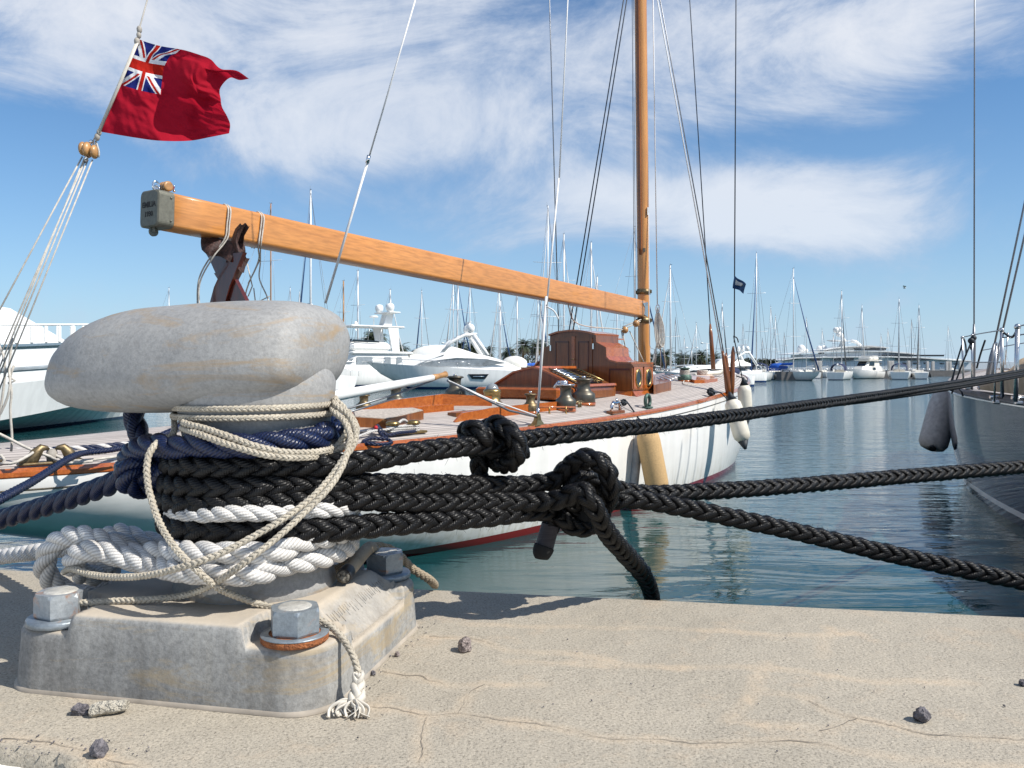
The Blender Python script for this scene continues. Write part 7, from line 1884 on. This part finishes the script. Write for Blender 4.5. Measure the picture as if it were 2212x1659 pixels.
# ================================================================== navy yacht at the right edge
NV = Boat((10.05, 14.2), (.30, .954),
  [(-7, .02), (-6, .6), (-4, 1.45), (-2, 2.0), (0, 2.28), (2, 2.34), (4, 2.30), (7, 2.1), (10, 1.6), (12, 1.2)],
  [(-7, 2.1), (-3, 1.9), (0, 1.78), (4, 1.74), (10, 1.74), (12, 1.76)],
  [(-7, 2.0), (-6, .6), (-4, -.3), (0, -1.1), (6, -1.0), (9, -.3), (12, 1.0)], -7, 12, .10)
ny = thing('navy_yacht', 'glossy navy-blue sailing yacht cut off by the right edge, with a white waterline stripe', 'sailing yacht', NV.pt(3, 0, WATER))
NV.hull([(-7, 2.2), (-2, 2.7), (3, 2.9), (12, 2.2)], nsec=60).build('hull', M['navy_gloss'], ny)
NV.deckmesh().build('deck', M['teak'], ny)
NV.edge_strip([(.16, 0), (.16, .05), (.0, .055), (-.02, .02), (-.005, -.03)], -6.8, 11.9).build('toe_rail', M['canvas_grey'], ny)
NV.edge_strip([(-.012, -.04), (-.03, -.05), (-.03, -.07), (-.012, -.08)], -6.8, 11.9).build('gold_line', M['stainless'], ny)
def nvpost(x, y0, y1, Y, r=.016, m_='stainless', name='stanchion', lean=0):
    mb = MB(); mb.tube([P(x+lean, y0, Y), P(x, y1, Y)], [r, r], 10); mb.ball(P(x, y1, Y), r*1.5, 8, 6); return mb.build(name, M[m_], ny)
nvpost(2078, 838, 729, 13.4, lean=4); nvpost(2100, 842, 724, 13.0); nvpost(2164, 858, 713, 10.4, .022, lean=1); nvpost(2198, 868, 706, 9.8, .026, lean=-4); nvpost(2240, 872, 700, 9.2, .02)
nvpost(2152, 868, 742, 10.4, .012, lean=-4); nvpost(2177, 788, 720, 15, .012, lean=-6); 
mb = MB()
for pts in ([P(2078, 729, 13.4), P(2100, 724, 13), P(2164, 713, 10.4)], [P(2198, 706, 9.8), P(2212, 702, 9.4), P(2300, 690, 8.5)], [P(2080, 780, 13.4), P(2101, 782, 13.), P(2164, 782, 10.4)], [P(2164, 730, 10.4), P(2212, 722, 10.), P(2290, 712, 9)], [P(2120, 757, 15), P(2212, 741, 13), P(2300, 728, 12)]): mb.tube(spline(pts, .2), .008, 6)
mb.build('guard_wire', M['wire_grey'], ny)
mb = MB(); mb.tube(spline([P(2166, 717, 10.4), P(2180, 727, 10.3), P(2190, 725, 10.), P(2198, 709, 9.8)], .03), .014, 6); mb.build('leather_guard_wire', M['black_rubber'], ny)
for (x0, y0, x1, y1, Y, r) in ((2106, -400, 2104, 770, 13.3, .012), (2280, 125, 2148, 745, 12.6, .016), (2300, 130, 2160, 740, 12.2, .016)):
    wire('shroud', [P(x0, y0, Y), P(x1, y1, Y)], r, M['wire_grey'], ny)
for (x0, y0, x1, y1, Y, r) in ((2104, 700, 2103, 832, 13.3, .03), (2148, 742, 2128, 838, 12.5, .034), (2161, 738, 2138, 838, 12.1, .034)):
    mb = MB(); mb.tube([P(x0, y0, Y), P(x0*.7+x1*.3, y0*.7+y1*.3, Y), P(x1, y1, Y)], [r*.5, r, r*.8], 10); mb.build('rigging_screw', M['wire_grey'], ny)
mb = MB()
for pts in ([P(2078, 745, 13.4), P(2062, 800, 13.4), P(2054, 845, 13.4)], [P(2100, 735, 13), P(2085, 770, 13), P(2068, 815, 13.2), P(2056, 850, 13.3)], [P(2082, 731, 13.3), P(2086, 745, 13.3), P(2087, 768, 13.3)], [P(2098, 735, 13), P(2095, 745, 13), P(2098, 755, 13)], [P(2102, 728, 13), P(2104, 742, 13)], [P(2128, 735, 12.6), P(2118, 765, 12.8), P(2110, 795, 13)], [P(2070, 838, 13.3), P(2078, 848, 13.2), P(2080, 856, 13.2)]): mb.tube(spline(pts, .05), .014, 6)
mb.ball(P(2098, 736, 13), .05, 10, 8); mb.ball(P(2103, 730, 13), .045, 10, 8)
mb.build('fender_lines', M['teal_black'], ny)
mb = MB(); rg = []
for i in range(15):
    t = i/14; x = 2118+110*t; yb = 842+14*t; yt = 826-62*t**1.2+4*sin(t*14); Y = 12.4-2.2*t
    rg.append([P(x, yb, Y-.25), P(x-3, (yb*.5+yt*.5), Y-.3), P(x, yt, Y), P(x+4, (yb+yt)/2, Y+.5), P(x, yb, Y+.6)])
mb.loft(rg, False, True, True, True); mb.build('sail_bag', M['canvas_tan'], ny)
for x, y, Y in ((2091, 838, 13.1), (2118, 838, 12.6), (2152, 868, 10.5), (2200, 870, 9.9), (2112, 830, 12.9)):
    mb = MB(); c = P(x, y, Y); mb.bbox(c, (.22, .09, .05), .015, Matrix.Rotation(1.1, 3, 'Z')); mb.tube([c-V((.08, 0, -.06)), c+V((.08, 0, .06))], .02, 8); mb.build('deck_fitting', M['stainless'], ny)
t_ = P(2048, 840, 17.6); b_ = P(2012, 972, 17.4)
rr = .285
ff = thing('fender', 'fat grey cloth-covered fender hanging at the shoulder of the navy yacht', 'fender', b_); ax = t_-b_; Lf = ax.length
mb = MB(); mb.lathe([(rr*.35, .02), (rr*.42, 0), (rr*.8, .04), (rr, .14), (rr*1.02, .3), (rr, Lf*.7), (rr*.9, Lf*.9), (rr*.6, Lf*.98), (rr*.2, Lf)], b_, axis=ax, n=32)
mb.build('body', M['fender_grey'], ff)
dn = (V((0, 0, 0))-b_); dn.z = 0; dn.normalize()
mb = MB(); mb.lathe([(.05, 0), (.08, .015), (.08, .03), (.05, .045)], b_+dn*.2+ax*.05, axis=(dn-ax.normalized()*1.0), n=16); mb.build('drawstring', M['black_rubber'], ff)
mb = MB(); mb.tube([P(2062, 800, 13.8), t_+dn*.2, b_+dn*.25+ax*.08], .010, 6); mb.build('lanyard', M['teal_black'], ff)

# a gull
r = thing('seagull', 'tiny white seagull flying over the right-hand masts', 'bird', P(1954, 622, 120)); mb = MB(); c = P(1954, 622, 120)
mb.ball(c, .12, 8, 6, (1.8, 1, 1)); 
for s_ in (1, -1): mb.add([c+V((.12, 0, .03)), c+V((-.1, 0, .03)), c+V((-.25+.1*s_, s_*.2, .35)), c+V((.0, s_*.55, .22))], [(0, 1, 2, 3)])
mb.build('body', M['white_paint'], r)

# ================================================================== water and sky
mb = MB(); mb.grid(lambda u, v: V((-3000+6000*u, -40+5040*v, WATER)), 30, 30); o = mb.build('water', M['water'], origin=V((0, 0, WATER))); struct(o)

SUN_AZ = math.atan2(-.42, 1.0); SUN_EL = radians(46)
sd = V((cos(SUN_AZ)*cos(SUN_EL), sin(SUN_AZ)*cos(SUN_EL), sin(SUN_EL)))
sun = bpy.data.lights.new('sun', 'SUN'); so = bpy.data.objects.new('sun', sun); COL.objects.link(so)
sun.energy = 4.9; sun.angle = radians(.6); sun.color = (1, .955, .88); so.rotation_euler = sd.to_track_quat('Z', 'Y').to_euler(); so.location = (20, -5, 20)

def world():
    w = bpy.data.worlds.new('World'); scene.world = w; w.use_nodes = True; t = w.node_tree; L = t.links.new
    bg = t.nodes['Background']
    sky = t.nodes.new('ShaderNodeTexSky'); sky.sky_type = 'NISHITA'; sky.sun_disc = False; sky.sun_elevation = SUN_EL
    sky.sun_rotation = pi/2-SUN_AZ; sky.altitude = 0; sky.air_density = 1.0; sky.dust_density = .15; sky.ozone_density = 1.6
    tc = N_(t, 'ShaderNodeTexCoord'); nrm = N_(t, 'ShaderNodeVectorMath', operation='NORMALIZE'); L(tc.outputs['Generated'], nrm.inputs[0])
    sx = N_(t, 'ShaderNodeSeparateXYZ'); L(nrm.outputs[0], sx.inputs[0])
    def mth(op, a, b=None, c=None):
        n = N_(t, 'ShaderNodeMath', operation=op)
        for i, q in enumerate((a, b, c)):
            if q is None: continue
            if hasattr(q, 'links') or hasattr(q, 'is_linked'): L(q, n.inputs[i])
            else: n.inputs[i].default_value = q
        return n.outputs[0]
    x, y, z = sx.outputs
    yy = mth('MAXIMUM', mth('ABSOLUTE', y), .25)
    kx = mth('DIVIDE', x, yy); kz = mth('DIVIDE', mth('MAXIMUM', z, 0.), yy)
    cmb = N_(t, 'ShaderNodeCombineXYZ'); L(kx, cmb.inputs[0]); L(kz, cmb.inputs[1])
    # wispy texture, drawn out from upper left to lower right
    mp = N_(t, 'ShaderNodeMapping'); mp.inputs['Rotation'].default_value = (0, 0, radians(-17)); mp.inputs['Scale'].default_value = (1.8, 3.3, 1); L(cmb.outputs[0], mp.inputs[0])
    n1 = N_(t, 'ShaderNodeTexNoise', i_Scale=1.9, i_Detail=12., i_Roughness=.66, i_Distortion=.7); L(mp.outputs[0], n1.inputs['Vector'])
    n2 = N_(t, 'ShaderNodeTexNoise', i_Scale=4.5, i_Detail=12., i_Roughness=.64, i_Distortion=.4); L(cmb.outputs[0], n2.inputs['Vector'])
    # clusters (given by direction, in slopes x/y and z/y)
    blobs = [(100, -20, 620, 210, 1.05), (700, 130, 560, 230, .95), (980, 300, 460, 120, .65), (1600, 100, 560, 190, .95), (2050, 50, 360, 120, 1.0), (1330, 440, 260, 80, 1.1), (1750, 440, 340, 100, 2.0), (1850, 520, 260, 50, .5), (1050, 530, 180, 55, .5), (600, 330, 330, 90, .35), (1500, 250, 260, 90, .45), (1900, 250, 130, 40, .2),
             (40, 300, 220, 90, -.55), (250, 500, 300, 110, -.4), (2120, 200, 190, 80, -.75), (1720, 300, 260, 40, -.45), (1200, 620, 700, 60, -.3), (950, 390, 160, 40, -.25)]
    acc = None
    for bx, by, sx_, sy_, amp in blobs:
        cx_, cz_ = (bx-CX)/F, (HY-by)/F
        u = mth('MULTIPLY', mth('SUBTRACT', kx, cx_), F/sx_); v = mth('MULTIPLY', mth('SUBTRACT', kz, cz_), F/sy_)
        e = mth('EXPONENT', mth('MULTIPLY', mth('ADD', mth('MULTIPLY', u, u), mth('MULTIPLY', v, v)), -1.))
        e = mth('MULTIPLY', e, amp); acc = e if acc is None else mth('ADD', acc, e)
    tex = mth('ADD', mth('MULTIPLY', n1.outputs['Fac'], .72), mth('MULTIPLY', n2.outputs['Fac'], .28))
    # behind the camera and overhead: plain broken cloud
    front = N_(t, 'ShaderNodeMapRange'); front.inputs[1].default_value = -.1; front.inputs[2].default_value = .3; L(y, front.inputs[0])
    high = N_(t, 'ShaderNodeMapRange'); high.inputs[1].default_value = .55; high.inputs[2].default_value = .9; L(kz, high.inputs[0])
    rest = mth('MULTIPLY', mth('SUBTRACT', 1., front.outputs[0]), .75); acc = mth('ADD', mth('MULTIPLY', acc, front.outputs[0]), rest); acc = mth('ADD', acc, mth('MULTIPLY', high.outputs[0], .30))
    cov = mth('ADD', mth('MULTIPLY', mth('SUBTRACT', tex, .5), 4.6), mth('SUBTRACT', mth('MULTIPLY', acc, 1.0), .16))
    cr_ = N_(t, 'ShaderNodeMapRange', interpolation_type='SMOOTHSTEP'); cr_.inputs[1].default_value = 0.; cr_.inputs[2].default_value = 1.25; cr_.inputs[3].default_value = 0; cr_.inputs[4].default_value = .86; L(cov, cr_.inputs[0])
    # cloud colour: white with slightly blue-grey thin parts
    dens = N_(t, 'ShaderNodeMapRange'); dens.inputs[1].default_value = .5; dens.inputs[2].default_value = 1.6; dens.inputs[3].default_value = 0.; dens.inputs[4].default_value = 1.; L(cov, dens.inputs[0])
    cc = N_(t, 'ShaderNodeMix', data_type='RGBA'); cc.inputs[6].default_value = (*[c*CLOUD for c in (.60, .72, .93)], 1); cc.inputs[7].default_value = (*[c*CLOUD*1.22 for c in (.90, .92, .97)], 1); L(dens.outputs[0], cc.inputs[0])
    gain = N_(t, 'ShaderNodeMix', data_type='RGBA', blend_type='MULTIPLY', i_0=1.); gain.inputs[7].default_value = (*SKYTINT, 1); L(sky.outputs[0], gain.inputs[6])
    mx = N_(t, 'ShaderNodeMix', data_type='RGBA'); L(cr_.outputs[0], mx.inputs[0]); L(gain.outputs[2], mx.inputs[6]); L(cc.outputs[2], mx.inputs[7])
    hz = N_(t, 'ShaderNodeMath', operation='EXPONENT'); L(mth('MULTIPLY', kz, -6.5), hz.inputs[0]); hzf = mth('MULTIPLY', hz.outputs[0], .88)
    mh = N_(t, 'ShaderNodeMix', data_type='RGBA'); mh.inputs[7].default_value = (*HAZE, 1); L(hzf, mh.inputs[0]); L(mx.outputs[2], mh.inputs[6])
    L(mh.outputs[2], bg.inputs[0]); bg.inputs[1].default_value = SKYSTR
SKYSTR = .10; CLOUD = 6.6; SKYTINT = (.46, .78, 1.03); HAZE = (4.5, 5.6, 7.0)
world()

# ================================================================== camera
cam = bpy.data.cameras.new('camera'); co_ = bpy.data.objects.new('camera', cam); COL.objects.link(co_)
co_.location = (0, 0, CZ); co_.rotation_euler = (pi/2, 0, 0); cam.sensor_width = 36; cam.lens = F/2212*36; cam.shift_y = -(829.5-HY)/2212
cam.clip_start = .05; cam.clip_end = 8000; scene.camera = co_
cam.dof.use_dof = False
scene.view_settings.view_transform = 'Standard'; scene.view_settings.look = 'None'; scene.view_settings.exposure = .30; scene.view_settings.gamma = 1.
scene.cycles.max_bounces = 8; scene.cycles.caustics_reflective = False; scene.cycles.caustics_refractive = False
scene.cycles.sample_clamp_indirect = 4.
